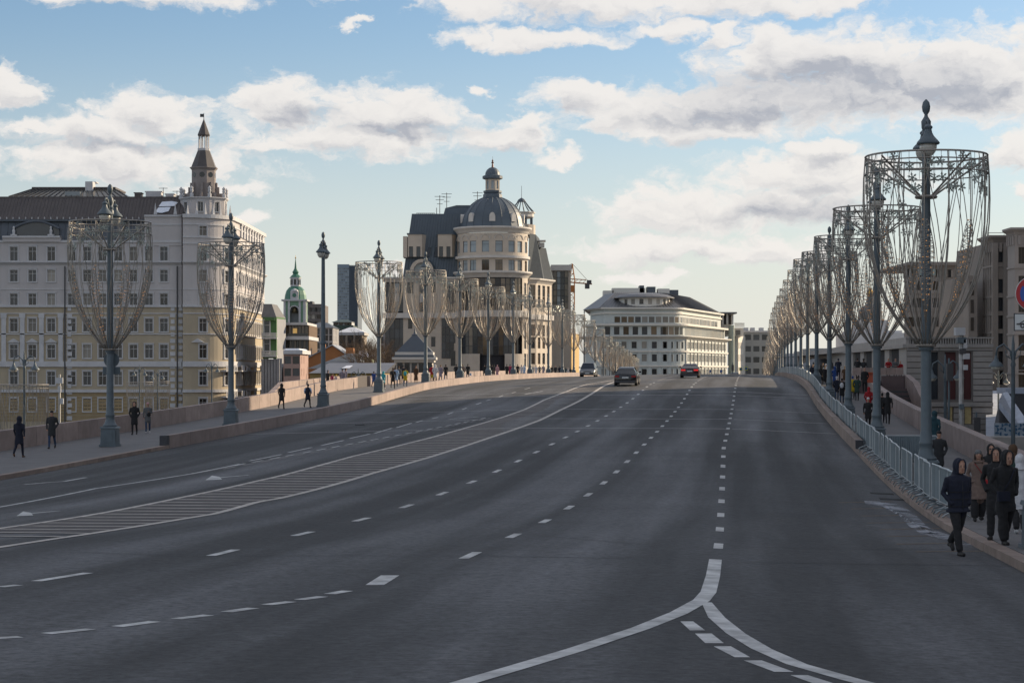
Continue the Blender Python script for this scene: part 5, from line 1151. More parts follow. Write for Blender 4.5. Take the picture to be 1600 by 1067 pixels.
def star_mesh(s=.16):
    b=MB()
    for k in range(3):
        a=math.pi*k/3; b.tube([(0,-s*math.cos(a),-s*math.sin(a)),(0,s*math.cos(a),s*math.sin(a))],.020,4)
        for q in (-1,1):
            for e in (-.5,.5):
                b.tube([(0,q*s*.55*math.cos(a),q*s*.55*math.sin(a)),(0,q*s*.55*math.cos(a)+.05*math.cos(a*1+q*e*2)*q,q*s*.55*math.sin(a)+.05*math.sin(a+q*e*2)*q)],.011,3)
    return b.mesh('snowflake',starm)
def cyl_ring(b,r,z,t,seg=40): 
    b.tube([(r*math.cos(2*math.pi*i/seg),r*math.sin(2*math.pi*i/seg),z) for i in range(seg+1)],t,5,cap=False)
def garland_proto(near):
    o=thing('light_garland',(0,0,0),'light garland','light garland','goblet-shaped wire light garlands round the lamp posts')
    for r,z,t in ((1.85,10.27,.032),(1.85,10.05,.022),(1.87,9.72,.02),(.27,4.45,.045),(.30,9.02,.05)):
        b=MB(); cyl_ring(b,r,z,t); b.build('hoop',silver,o)
    for k in range(8):
        a=math.pi*2*(k+.5)/8; b=MB().tube([(.2*math.cos(a),.2*math.sin(a),9.02),(1.84*math.cos(a),1.84*math.sin(a),10.2)],.03,5); b.build('strut',silver,o)
    st=[]; rnd=random.Random(11)
    nS=20
    mA=MB().tube(strand_pts(0,0,ZS),.020,4).mesh('strand',silver,'all'); mB=MB().tube(strand_pts(0,.42,ZS,.03),.014,4).mesh('crossing_strand',silver,'all'); mC=MB().tube(strand_pts(0,-.42,ZS,.05),.014,4).mesh('crossing_strand',silver,'all')
    mI=MB().tube(strand_pts(0,.16,ZS,.30),.014,3).mesh('inner_strand',silver,'all'); mJ=MB().tube(strand_pts(0,-.2,ZS,.45),.012,3).mesh('inner_strand',silver,'all')
    nm=net_mesh(); sm_=star_mesh()
    if near:
        for k in range(16): inst('strand',mA,o,(0,0,0),2*math.pi*k/16+rnd.uniform(-.03,.03))
        for k in range(12):
            inst('crossing_strand',mB,o,(0,0,0),2*math.pi*k/12+.1); inst('crossing_strand',mC,o,(0,0,0),2*math.pi*k/12+.25)
            if k%2: inst('inner_strand',mI,o,(0,0,0),2*math.pi*k/12+.2)
        for k in range(8): inst('light_net',nm,o,(0,0,0),2*math.pi*(k+.5)/8)
        for k in range(48):
            a=2*math.pi*k/48+rnd.uniform(-.05,.05); z=rnd.choice([10.12,9.95,9.8,9.65,9.5,9.3]); z=z if k%4 else z-.35
            s=inst('snowflake',sm_,o,(1.83*math.cos(a),1.83*math.sin(a),z),a); s.rotation_euler.x=rnd.uniform(0,.8)
        b=MB()
        for k in range(48):
            a=2*math.pi*k/48; b.tube([(1.83*math.cos(a),1.83*math.sin(a),10.27),(1.83*math.cos(a),1.83*math.sin(a),rnd.uniform(9.1,9.8))],.008,3)
        b.build('hanging_wires',silver,o)
    else:
        b=MB()
        def addm(me,rz):
            ca,sa=math.cos(rz),math.sin(rz); b.add([(v.co.x*ca-v.co.y*sa,v.co.x*sa+v.co.y*ca,v.co.z) for v in me.vertices],[tuple(p.vertices) for p in me.polygons])
        for k in range(12): addm(mA,2*math.pi*k/12+rnd.uniform(-.05,.05)); addm(mB,2*math.pi*k/12+.1); addm(mC,2*math.pi*k/12+.25)
        for k in range(6): addm(mI,2*math.pi*k/6+.2)
        tag(b.build('strands',silver,o),kind='stuff')
        b=MB()
        for k in range(36):
            a=2*math.pi*k/36; z=rnd.choice([10.1,9.9,9.7,9.5]); c=(1.83*math.cos(a),1.83*math.sin(a),z); tt=(-math.sin(a),math.cos(a))
            for q in range(3):
                e=math.pi*q/3+.2; b.tube([(c[0]-tt[0]*.17*math.cos(e),c[1]-tt[1]*.17*math.cos(e),c[2]-.17*math.sin(e)),(c[0]+tt[0]*.17*math.cos(e),c[1]+tt[1]*.17*math.cos(e),c[2]+.17*math.sin(e))],.022,3)
        tag(b.build('snowflakes',starm,o),kind='stuff')
        for k in range(8): inst('light_net',nm,o,(0,0,0),2*math.pi*(k+.5)/8)
    return o
GN=garland_proto(True); GF=garland_proto(False)
used={}
def place(proto,s,n,dz,label,rz=-TH,z=None,group=None):
    o=proto if proto.name not in used else copy_tree(proto); used[proto.name]=1
    p=B(s,n,dz); o.location=p if z is None else z; o.rotation_euler.z=rz; o['label']=label
    if group: o['group']=group
    return o
LPX=[-140,172,361,505,592,665,718.6,763,802,828,857,878.6,896.6,913,930,943,953,962,969,975,980,984,987]
NLm=-29.1
CK={2:'left-hand street lamp standing in front of the round hotel corner',1:'left-hand street lamp nearest the camera inside the frame, in front of the hotel facade',3:'left-hand street lamp without any garland, standing against open sky',4:'left-hand street lamp just left of the domed building, by the stair opening',0:'left-hand street lamp just out of view at the left edge'}
for i,px in enumerate(LPX):
    if i==0: s=67.5
    else: s=spx(px,NLm)
    lab=CK.get(i,'%s street lamp on the left pavement counted from the lone one without a garland'%ordn(i-3) if i<99 else '')
    place(LP,s,NLm,.15,lab)
    if i!=3:
        gl_={1:'garland on the nearest left-hand lamp, in front of the hotel facade',2:'garland in front of the sunlit round hotel corner',4:'garland hanging against the sky just left of the domed building',0:'garland at the extreme left edge of the view'}.get(i,'%s garland on the left pavement counted from the stair opening'%ordn(i-3) if i<99 else '')
        place(GN if i<8 else GF,s,NLm,.15,gl_,rz=-TH+i*.37)
RPX=[1630,1447,1370,1325.5,1296,1276,1262]
NRm=5.43
rs_=[spx(p,NRm) for p in RPX]
while rs_[-1]<520: rs_.append(rs_[-1]+24.0)
for i,s in enumerate(rs_):
    lab={0:'right-hand street lamp at the very edge of the view, only its base in sight',1:'largest street lamp, nearest on the right pavement inside the frame',2:'second street lamp on the right pavement, just left of the largest one'}.get(i,'%s street lamp from the camera on the right pavement'%ordn(i) if i<99 else '')
    place(LP,s,NRm,.15,lab)
    if i>0:
        place(GN if i<6 else GF,s,NRm,.15,{1:'largest light garland, on the nearest lamp at the right edge',2:'second largest light garland on the right, partly behind the largest'}.get(i,'%s light garland from the camera on the right pavement'%ordn(i) if i<99 else ''),rz=-TH+i*.29)
# small embankment lamps with two curved arms
def arm_lamp():
    o=thing('embankment_lamp',(0,0,0),'lamp','street lamp','double-armed embankment lamps'); 
    MB().lathe([(.2,0),(.2,.8),(.1,.9),(.085,6.6),(.12,6.7),(.07,6.9),(.07,7.6),(.02,8.0)],10).build('pole',iron,o,smooth=True)
    for s in (-1,1):
        MB().tube([(0,0,6.7),(s*.12,0,7.3),(s*.42,0,7.62),(s*.70,0,7.45),(s*.75,0,7.1)],.045,6).tube([(0,0,6.9),(s*.3,0,7.1),(s*.34,0,7.35)],.02,4).build('arm',iron,o,smooth='all')
        h=MB().lathe([(.33,6.62),(.32,6.66),(.24,6.78),(.13,6.86),(.08,7.0),(.05,7.12)],14,(s*.75,0,0)).build('lamp_head',iron,o,smooth=True)
        g_=bpy.data.objects.new('lamp_globe',MB().lathe([(.25,6.62),(.22,6.53),(.12,6.46),(.01,6.44)],12,(s*.75,0,0)).mesh('lamp_globe',glassw,'all')); link(g_,h)
    return o
AL=arm_lamp()
def small_ring():
    o=thing('light_garland',(0,0,0),'garland','light garland','drum-shaped light garlands on the embankment')
    for z,t in ((5.7,.035),(5.45,.02),(1.2,.02)): b=MB(); cyl_ring(b,1.75,z,t,28); b.build('hoop',silver,o)
    b=MB()
    for k in range(40):
        a=2*math.pi*k/40; b.tube([(1.75*math.cos(a),1.75*math.sin(a),5.7),(1.78*math.cos(a+.05),1.78*math.sin(a+.05),4),(1.6*math.cos(a),1.6*math.sin(a),2.2),(1.2*math.cos(a),1.2*math.sin(a),.6)],.018,3)
        if k%3==0: b.tube([(1.75*math.cos(a),1.75*math.sin(a),5.7),(1.7*math.cos(a+.4),1.7*math.sin(a+.4),3.5),(1.4*math.cos(a+.5),1.4*math.sin(a+.5),1.5)],.018,3)
    tag(b.build('strands',silver,o),kind='stuff')
    return o
SG=small_ring()
def placez(proto,px,ytop,D,label,ht=8.0,rz=0,dz=0):
    o=proto if proto.name not in used else copy_tree(proto); used[proto.name]=1
    o.location=(fx(px,D),D,fz(ytop,D)-ht+dz); o.rotation_euler.z=rz; o['label']=label; return o
for px,yt,D_,lab in ((38,547,140,'double-armed embankment lamp at the far left, rising from a drum garland'),(218,570,270,'double-armed embankment lamp left of a pair in front of the hotel ground floor'),(246,577,290,'double-armed embankment lamp right of a pair in front of the hotel ground floor'),(331,564,262,'double-armed embankment lamp left of the garlanded lamp at the hotel corner'),(1477,553,112,'double-armed street lamp in front of the red blinds of the banded stone building'),(1583,524,88,'double-armed street lamp at the right edge below the road sign')):
    placez(AL,px,yt,D_,lab)
placez(AL,1560,576,190,'double-armed lamp far behind the one at the right edge')
for px,yt,D_,lab in ((36,601,140,'drum-shaped wire garland at the far left below the parapet line'),(218,597,270,'drum-shaped garland left of the two before the hotel ground floor'),(246,596,290,'drum-shaped garland right of the two before the hotel ground floor')):
    placez(SG,px,yt,D_,lab,ht=5.7)
for px in (561.5,):
    D_=205; o=placez(AL,560,575,D_,'double-armed lamp whose bell heads show just above the parapet by the stair opening')
# surveillance poles
def mast(px,D_,ytop,boxes,label):
    o=thing('camera_mast',(fx(px,D_),D_,-7),label,'camera mast')
    MB().tube([(fx(px,D_),D_,-7),(fx(px,D_),D_,fz(ytop,D_))],.13,8).build('pole',MATS['joint_steel'],o)
    for (x,y,w_,h,m_) in boxes: MB().box(fx(x,D_),fx(x+w_,D_),D_-.35,D_-.14 if abs(x-px)<6 else D_+.1,fz(y+h,D_),fz(y,D_)).build('equipment_box',m_,o)
mast(1502,104,523,[(1491,512,15,12,trimw),(1494,527,13,9,iron),(1504,530,5,14,trimw),(1503,552,10,9,trimw),(1504,570,6,8,trimw),(1497,631,7,8,iron),(1497,545,10,8,fr_d)],'tall camera mast with white boxes beside the double-armed lamp on the right')
mast(93,235,585,[(88,590,11,9,trimw),(91,603,5,10,trimw),(95,622,5,9,trimw)],'camera mast with small white boxes in front of the hotel at far left')
mast(161,240,700,[],'x') if False else None
# traffic lights and signs
def signal(px,D_,yt,yb,lit,label,hz=None):
    o=thing('traffic_light',(fx(px,D_),D_,fz(yb,D_)-4),label,'traffic light'); x=fx(px,D_); z1=fz(yt,D_); 
    MB().tube([(x,D_+.2,z1-6),(x,D_+.2,z1+.3)],.06,6).build('pole',iron,o)
    b=MB().box(x-.17,x+.17,D_-.12,D_+.14,z1-.95,z1).build('housing',fr_d,o)
    for k,(nm,c) in enumerate((('red',(1,.03,.02)),('amber',(1,.45,.03)),('green',(.02,1,.35)))):
        on=nm in lit; m_=mat(nm+('_lens_lit' if on else '_lens_off'),c if on else tuple(v*.06 for v in c),.4,var=0,emit=6 if on else 0)
        zz=z1-.17-.3*k; MB().lathe([(.11,0),(.11,.02),(.02,.05)],12).mesh('x',m_)
        v=[(x+.115*math.cos(R(q)),D_-.14,zz+.115*math.sin(R(q))) for q in range(0,360,30)]; MB().add(v,[tuple(range(12))]).build('lens',m_,b)
        MB().tube([(x-.12,D_-.12,zz+.02),(x,D_-.24,zz+.14),(x+.12,D_-.12,zz+.02)],.02,4).build('visor',fr_d,b)
    return o
signal(1527,118,652,663,('red',),'small traffic light showing red before the banded stone building')
signal(1484,110,568,579,('amber',),'traffic light showing amber on the double-armed lamp before the red blinds')
signal(1145,300,570,581,('amber','green'),'distant traffic light beyond the crest of the road')
def plate(px0,px1,y0,y1,D_,m_,label,name='road_sign',pole=True,cat='road sign'):
    o=thing(name,(fx(px0,D_),D_,-3),label,cat); MB().box(fx(px0,D_),fx(px1,D_),D_,D_+.06,fz(y1,D_),fz(y0,D_)).build('sign_plate',m_,o)
    if pole: MB().tube([(fx((px0+px1)/2,D_),D_+.12,fz(y1,D_)-5),(fx((px0+px1)/2,D_),D_+.12,fz(y0,D_))],.05,6).build('pole',iron,o)
    return o
bls=mat('blue_sign',(.03,.10,.28),.4); yls=mat('yellow_green_sign',(.55,.6,.08),.5)
for a,b_,y0,y1 in ((1155,1160,574,579),(1163.5,1168.5,573,578.5)):
    o=plate(a,b_,y0,y1,300,yls,'distant crossing sign with yellow border %s of the pair beyond the crest'%('left' if a<1160 else 'right'))
    MB().box(fx(a+.9,300),fx(b_-.9,300),299.95,299.99,fz(y1-.9,300),fz(y0+.9,300)).build('blue_panel',bls,o)
for a,b_,y0,y1,l in ((1108,1111,578,582,'small blue sign before the white building, left one'),(1125,1128.5,578,582,'small blue sign before the white building, right one')): plate(a,b_,y0,y1,300,bls,l)
plate(1196,1205,0,0,1,bls,'') if False else None
# round signs seen from behind on the nearest left lamp
s1=spx(172,NLm); q=B(s1,NLm,.15)
o=thing('road_sign',(q[0],q[1],q[2]+3),'round road sign seen from behind on the nearest left-hand lamp','road sign'); zc_=fz(562,q[1]); 
MB().add([(q[0]+.36*math.cos(R(a)),q[1]+.32+dy,zc_+.36*math.sin(R(a))) for dy in (0,.03) for a in range(0,360,20)],[tuple(range(17,-1,-1)),tuple(range(18,36))]+[(i,(i+1)%18,18+(i+1)%18,18+i) for i in range(18)]).build('sign_disc',iron,o)
MB().box(q[0]-.4,q[0]+.4,q[1]+.32,q[1]+.35,fz(585,q[1]),fz(573,q[1])).build('sign_plate',iron,o)
# no stopping sign with tow-truck plate at the right edge
D_=40.0; sx=fx(1614,D_); sz=fz(459,D_)
o=thing('road_sign',(sx,D_,-3.2),'round red and blue no-stopping sign with a tow-truck plate below, cut by the right edge','road sign')
MB().tube([(sx,D_+.1,-3.3),(sx,D_+.1,sz+.4)],.04,8).build('pole',iron,o)
def disc(x,z,r,y,m_,nm,th_=.02,par=o):
    v=[(x+r*math.cos(2*math.pi*i/32),y+dy,z+r*math.sin(2*math.pi*i/32)) for dy in (-th_/2,th_/2) for i in range(32)]
    return MB().add(v,[tuple(range(32)),tuple(range(63,31,-1))]+[(i,32+i,32+(i+1)%32,(i+1)%32) for i in range(32)]).build(nm,m_,par)
rdm=mat('sign_red',(.45,.02,.03),.4); blm=mat('sign_blue',(.03,.10,.40),.4); whm=mat('sign_white',(.62,.64,.64),.4)
d0=disc(sx,sz,.355,D_,whm,'sign_disc'); disc(sx,sz,.345,D_-.014,rdm,'red_ring',.004); disc(sx,sz,.265,D_-.018,blm,'blue_field',.004)
for a in (45,135):
    ca,sa=math.cos(R(a)),math.sin(R(a)); b=MB(); v=[(sx+ca*l-sa*t_,D_-.024,sz+sa*l+ca*t_) for l,t_ in ((-.27,-.035),(.27,-.035),(.27,.035),(-.27,.035))]; b.add(v,[(0,1,2,3)]).build('red_bar',rdm,o)
px0,y0_,y1_=1584,489.5,517; xa=fx(px0,D_); xb=xa+.70; za,zb=fz(y1_,D_),fz(y0_,D_)
MB().box(xa,xb,D_-.01,D_+.01,za,zb).build('plate',fr_d,o); MB().box(xa+.02,xb-.02,D_-.016,D_-.012,za+.02,zb-.02).build('plate_face',whm,o)
b=MB(); zz=za+.09
def poly(pts,y=D_-.022): b.add([(xa+x,y,za+z) for x,z in pts],[tuple(range(len(pts)))])
poly([(.05,.12),(.40,.12),(.40,.17),(.05,.15)]); poly([(.38,.12),(.62,.12),(.62,.2),(.55,.26),(.42,.26),(.40,.2)]); poly([(.10,.15),(.13,.15),(.34,.27),(.32,.29)]); poly([(.30,.16),(.33,.16),(.33,.28),(.30,.28)])
b.build('tow_truck_symbol',fr_d,o)
for x in (.17,.52): disc(xa+x,za+.10,.045,D_-.026,fr_d,'wheel_symbol',.004); disc(xa+x,za+.10,.02,D_-.030,whm,'wheel_hub_symbol',.004)
# ---------------------------------------------------------------- crowd barriers on the right pavement
gal=mat('galvanised_blue_grey',(.18,.225,.25),.5,metal=.25,var=.16,scale=1.5,objvar=.10)
galw=mat('galvanised_edge',(.42,.46,.48),.4,metal=.4,var=.1)
def barrier_proto():
    o=thing('crowd_barrier',(0,0,0),'barrier','crowd barrier','metal crowd barriers along the right kerb')
    b=MB(); b.tube([(0,-1.05,.12),(0,-1.05,1.02),(0,-.98,1.10),(0,.98,1.10),(0,1.05,1.02),(0,1.05,.12)],.022,6); b.tube([(0,-1.05,.2),(0,1.05,.2)],.018,5); b.build('frame',galw,o)
    pm=MB()
    n=6
    for k in range(1):
        v=[];m=30
        for i in range(m+1):
            y=-1.0/6+ (2.0/6)*i/m; off=.010*math.sin(i*2*math.pi/7.5); v+=[(off,y,.2),(off,y,1.08)]
        pm.add(v,[(2*i,2*i+2,2*i+3,2*i+1) for i in range(m)])
    me=pm.mesh('panel_sheet',gal,'all')
    for k in range(6): inst('panel_sheet',me,o,(0.004*(k%2),-1+1/6+k/3+.002,0))
    for y in (-.75,.75):
        b=MB().tube([(-.34,y,.02),(-.26,y,.09),(-.06,y,.17),(0,y,.19),(.06,y,.17),(.26,y,.09),(.34,y,.02)],.02,5); b.build('foot',galw,o,smooth='all')
    return o
BP=barrier_proto()
s=49.0; k=0; rnd=random.Random(5)
while s<340:
    k+=1; jit=rnd.uniform(-.05,.05) if s<140 else 0
    lab={1:'crowd barrier at the near end of the row, behind the navy hooded man',2:'second crowd barrier from the near end, beside the largest lamp',3:'third crowd barrier from the near end, just left of the largest lamp'}.get(k,'%s crowd barrier counted from the near end of the row on the right'%ordn(k) if k<999 else '')
    p=B(s+1.06,4.98+jit,.155); p2=B(s+2,4.98,.155); p0=B(s,4.98,.155)
    o=place(BP,0,0,0,lab,z=p,rz=-TH+rnd.uniform(-.03,.03)); o.rotation_euler.x=math.atan((p2[2]-p0[2])/2)
    s+=2.17
# a stray pair of barriers behind the second lamp
for sx_,lab in ((76.0,'stray crowd barrier set back on the pavement behind the row'),):
    p=B(sx_,6.0,.155); place(BP,0,0,0,lab,z=p,rz=-TH+1.35)
# spare barrier feet lie in the strip between kerb and barriers
b=MB()
sf=thing('spare_barrier_feet',B(60,4.9,.16),'bent metal feet of barriers lying along the right kerb strip','barrier feet')
me=MB().tube([(-.30,0,.0),(-.24,0,.12),(-.05,0,.15),(.0,0,.15),(.28,.1,.03)],.016,5).mesh('foot',gal,'all')
s=49.4
for k in range(80):
    p=B(s,4.86+rnd.uniform(-.06,.03),.165); f=inst('foot',me,sf,p,-TH+rnd.uniform(-.5,.5)); s+=1.05 if s<75 else 1.5
# ---------------------------------------------------------------- stair platform beside the right parapet
D=152.0
sp=thing('stair_landing',(fx(1375,D),D,-3),'granite landing wall with steps beyond the right parapet, people leaning behind it','stair landing')
xl_,xr_=fx(1333,D),fx(1412,D)
for i in range(6):
    a=lerp(xl_,xr_,i/6); b_=lerp(xl_,xr_,(i+1)/6)-.02; MB().box(a,b_,D,D+.4,fz(586,D),fz(574.5,D)).build('parapet_block',granite,sp)
MB().box(xl_,xr_,D+.1,D+12,-9,fz(595,D)).build('platform',mat('brown_granite',(.12,.085,.085),.6,var=.15,scale=1),sp)
MB().box(fx(1377,D),fx(1412,D),D-.35,D+.09,fz(607,D),fz(587,D)).build('dark_wall',MATS['brown_granite'],sp)
for k in range(12):
    y=D-1-.34*k; z=fz(606.5,D)-.16*k; MB().box(fx(1374,D),fx(1412,D)+.6*k/12,y-.34,y,z-2.5,z-.02).build('step',fr_d if k%2 else MATS['brown_granite'],sp)
bl=[(fx(1413,D),D+.2),(fx(1418,D-2),D-4),(fx(1433,D-8),D-10),(fx(1437,D-9),D-11)]
zl=[fz(585,D),fz(597,D-4),fz(628,D-10),fz(636,D-11)]
for i in range(3):
    (x0,y0),(x1,y1)=bl[i],bl[i+1]; MB().add([(x0,y0,-8),(x0+.45,y0,-8),(x1+.45,y1,-8),(x1,y1,-8),(x0,y0,zl[i]),(x0+.45,y0,zl[i]),(x1+.45,y1,zl[i+1]),(x1,y1,zl[i+1])],[(0,3,2,1),(4,5,6,7),(0,1,5,4),(1,2,6,5),(2,3,7,6),(3,0,4,7)]).build('stair_cheek_block',granite,sp)
ob=thing('plastic_barrier',(fx(1361,142),142,-2.2),'orange plastic water-filled barrier beside the man in the dark uniform','plastic barrier')
MB().frust((fx(1362,142),142,fz(598,142)),(.9,.5),(fx(1362,142),142,fz(583,142)),(.8,.2)).box(fx(1355,142),fx(1369,142),141.8,142.2,fz(584,142),fz(581.5,142)).build('body',mat('orange_plastic',(.42,.075,.03),.5),ob)
# left stair opening wall
swl=thing('stair_wall',B(SO0-6,NLW-4,0),'slanted granite stair wall behind the left parapet where three people stand','stair wall')
q=[B(SO0-24,NLW-1.8,.6),B(SO0-14,NLW-3.2,1.15),B(SO0+8,NLW-3.2,1.1)]
for i in range(2):
    for j in range(4):
        a=[lerp(q[i][c],q[i+1][c],j/4) for c in range(3)]; b_=[lerp(q[i][c],q[i+1][c],(j+.97)/4) for c in range(3)]
        MB().add([(a[0],a[1],-8),(a[0]-.4,a[1],-8),(b_[0]-.4,b_[1],-8),(b_[0],b_[1],-8),(a[0],a[1],a[2]),(a[0]-.4,a[1],a[2]),(b_[0]-.4,b_[1],b_[2]),(b_[0],b_[1],b_[2])],[(0,3,2,1),(4,5,6,7),(0,1,5,4),(1,2,6,5),(2,3,7,6),(3,0,4,7)]).build('wall_block',granite,swl)
MB().add([B(SO0-14,NLW-.45,0.1),B(SO0-14,NLW-3.2,0.1),B(SO0+8,NLW-3.2,.1),B(SO0+8,NLW-.45,.1)],[(0,1,2,3)]).build('landing',pave,swl)
# ---------------------------------------------------------------- tower crane
D=520.0; orn=mat('crane_orange',(.40,.15,.035),.55,var=.1)
cr_=thing('tower_crane',(fx(893,D),D,-9.2),'orange lattice tower crane behind the yellow building','crane')
x=fx(893,D); z1=fz(440,D); hw=.75; b=MB()
for sx_ in (-1,1):
    for sy in (-1,1): b.tube([(x+sx_*hw,D+sy*hw,-9),(x+sx_*hw,D+sy*hw,z1)],.13,4)
z=-9
while z<z1-1.4:
    for sx_ in (-1,1): b.tube([(x+sx_*hw,D-hw,z),(x+sx_*hw,D+hw,z+1.5)],.07,3)
    b.tube([(x-hw,D-hw,z),(x+hw,D-hw,z+1.5)],.07,3); b.tube([(x+hw,D+hw,z),(x-hw,D+hw,z+1.5)],.07,3); b.tube([(x-hw,D-hw,z),(x+hw,D-hw,z)],.07,3); z+=1.5
b.build('mast',orn,cr_)
ap=(x+.2,D,fz(412,D)); MB().tube([(x-.6,D,z1),ap],.16,4).tube([(x+.9,D,z1),ap],.16,4).tube([(x,D-.6,z1+2),(x+.4,D,z1+2)],.1,4).tube([(x-.3,D,z1+1.2),(x+.6,D,z1+2.4)],.08,4).build('apex_frame',orn,cr_)
b=MB(); xe=fx(925,D); zj=fz(444,D)
for dy in (-.5,.5): b.tube([(x-9,D+dy,zj+1.2),(xe,D+dy,zj)],.14,4)
for dy in (0,): b.tube([(x-9,D+dy,zj+2.0),(xe-1.5,D+dy,zj+1.1)],.12,4)
for k in range(12):
    t=k/12; xa_=lerp(x-9,xe-1.5,t); xb_=lerp(x-9,xe-1.5,t+1/12); b.tube([(xa_,D-.5,lerp(zj+1.2,zj,t)),(xb_,D,lerp(zj+2.0,zj+1.1,t+1/12))],.07,3)
b.build('jib',orn,cr_); MB().box(fx(914,D),fx(921,D),D-1,D+1,fz(451,D),fz(444,D)).build('counterweight',fr_d,cr_); MB().box(fx(917,D),fx(924,D),D-1,D+1,zj,fz(438,D)).build('winch',fr_d,cr_)
MB().box(x-1.1,x+.6,D-1.2,D-.4,fz(457,D),fz(446,D)).build('cab',orn,cr_); MB().tube([ap,(fx(918,D),D,zj+1)],.05,4).tube([ap,(x-9,D,zj+1.5)],.05,4).build('tie_rope',fr_d,cr_)
# ---------------------------------------------------------------- bare trees
bark=mat('bare_bark',(.14,.095,.06),.9,var=.2)
def bare_tree(x,y,z,h,seed,label):
    rnd=random.Random(seed); o=thing('bare_tree',(x,y,z),label,'tree','bare trees beyond the left parapet'); T=MB(); Cb=MB()
    T.tube([(x,y,z),(x+.1,y,z+h*.35)],[h*.03,h*.02],6)
    def br(p,d,L,r,lv):
        q=p+d*L; m=(p+q)/2+Vector((rnd.uniform(-1,1),rnd.uniform(-1,1),rnd.uniform(0,1)))*L*.06
        (T if lv<2 else Cb).tube([p,m,q],[r,r*.8,r*.6],4 if lv<2 else 3,cap=False)
        if lv<5:
            for k in range(3 if lv<4 else 2):
                nd=(d+Vector((rnd.uniform(-1,1),rnd.uniform(-1,1),rnd.uniform(-.25,.7)))*.75).normalized(); br(q if k else m,nd,L*rnd.uniform(.6,.85),r*.58,lv+1)
    for k in range(5): br(Vector((x+.1,y,z+h*(.25+.03*k))),Vector((rnd.uniform(-.8,.8),rnd.uniform(-.8,.8),1)).normalized(),h*.22,h*.014,0)
    T.build('trunk',bark,o); Cb.build('crown',bark,o)
for i,(px,yt,D_,h) in enumerate(((584,520,300,11),(572,530,318,10),(594,532,290,10),(548,516,400,11),(522,528,395,9),(604,525,330,11))):
    bare_tree(fx(px,D_),D_,fz(yt,D_)-h*.98,h,i+1,['bare brown tree left of the domed building, behind the first garland','bare tree just above the green-ended low house','bare tree closest to the dark glass bay of the domed building','bare tree in front of the old beige house','small bare tree above the orange gable roof','bare tree half hidden behind the glass bay'][i])
# distant city mass on the horizon
hm=MB(); rnd=random.Random(9)
for k in range(150):
    a=R(-24+48*k/149); d=rnd.uniform(1000,1600); x=d*math.sin(a); w_=rnd.uniform(20,50); h=rnd.uniform(6,17)
    px=800+F*math.tan(a)
    if 903<px<1230: h=min(h,3)
    hm.box(x-w_/2,x+w_/2,d,d+30,-9.2,-9.2+h)
tag(hm.build('distant_city',mat('hazy_city_walls',(.26,.27,.29),.9,var=.3,scale=.01)),kind='stuff')
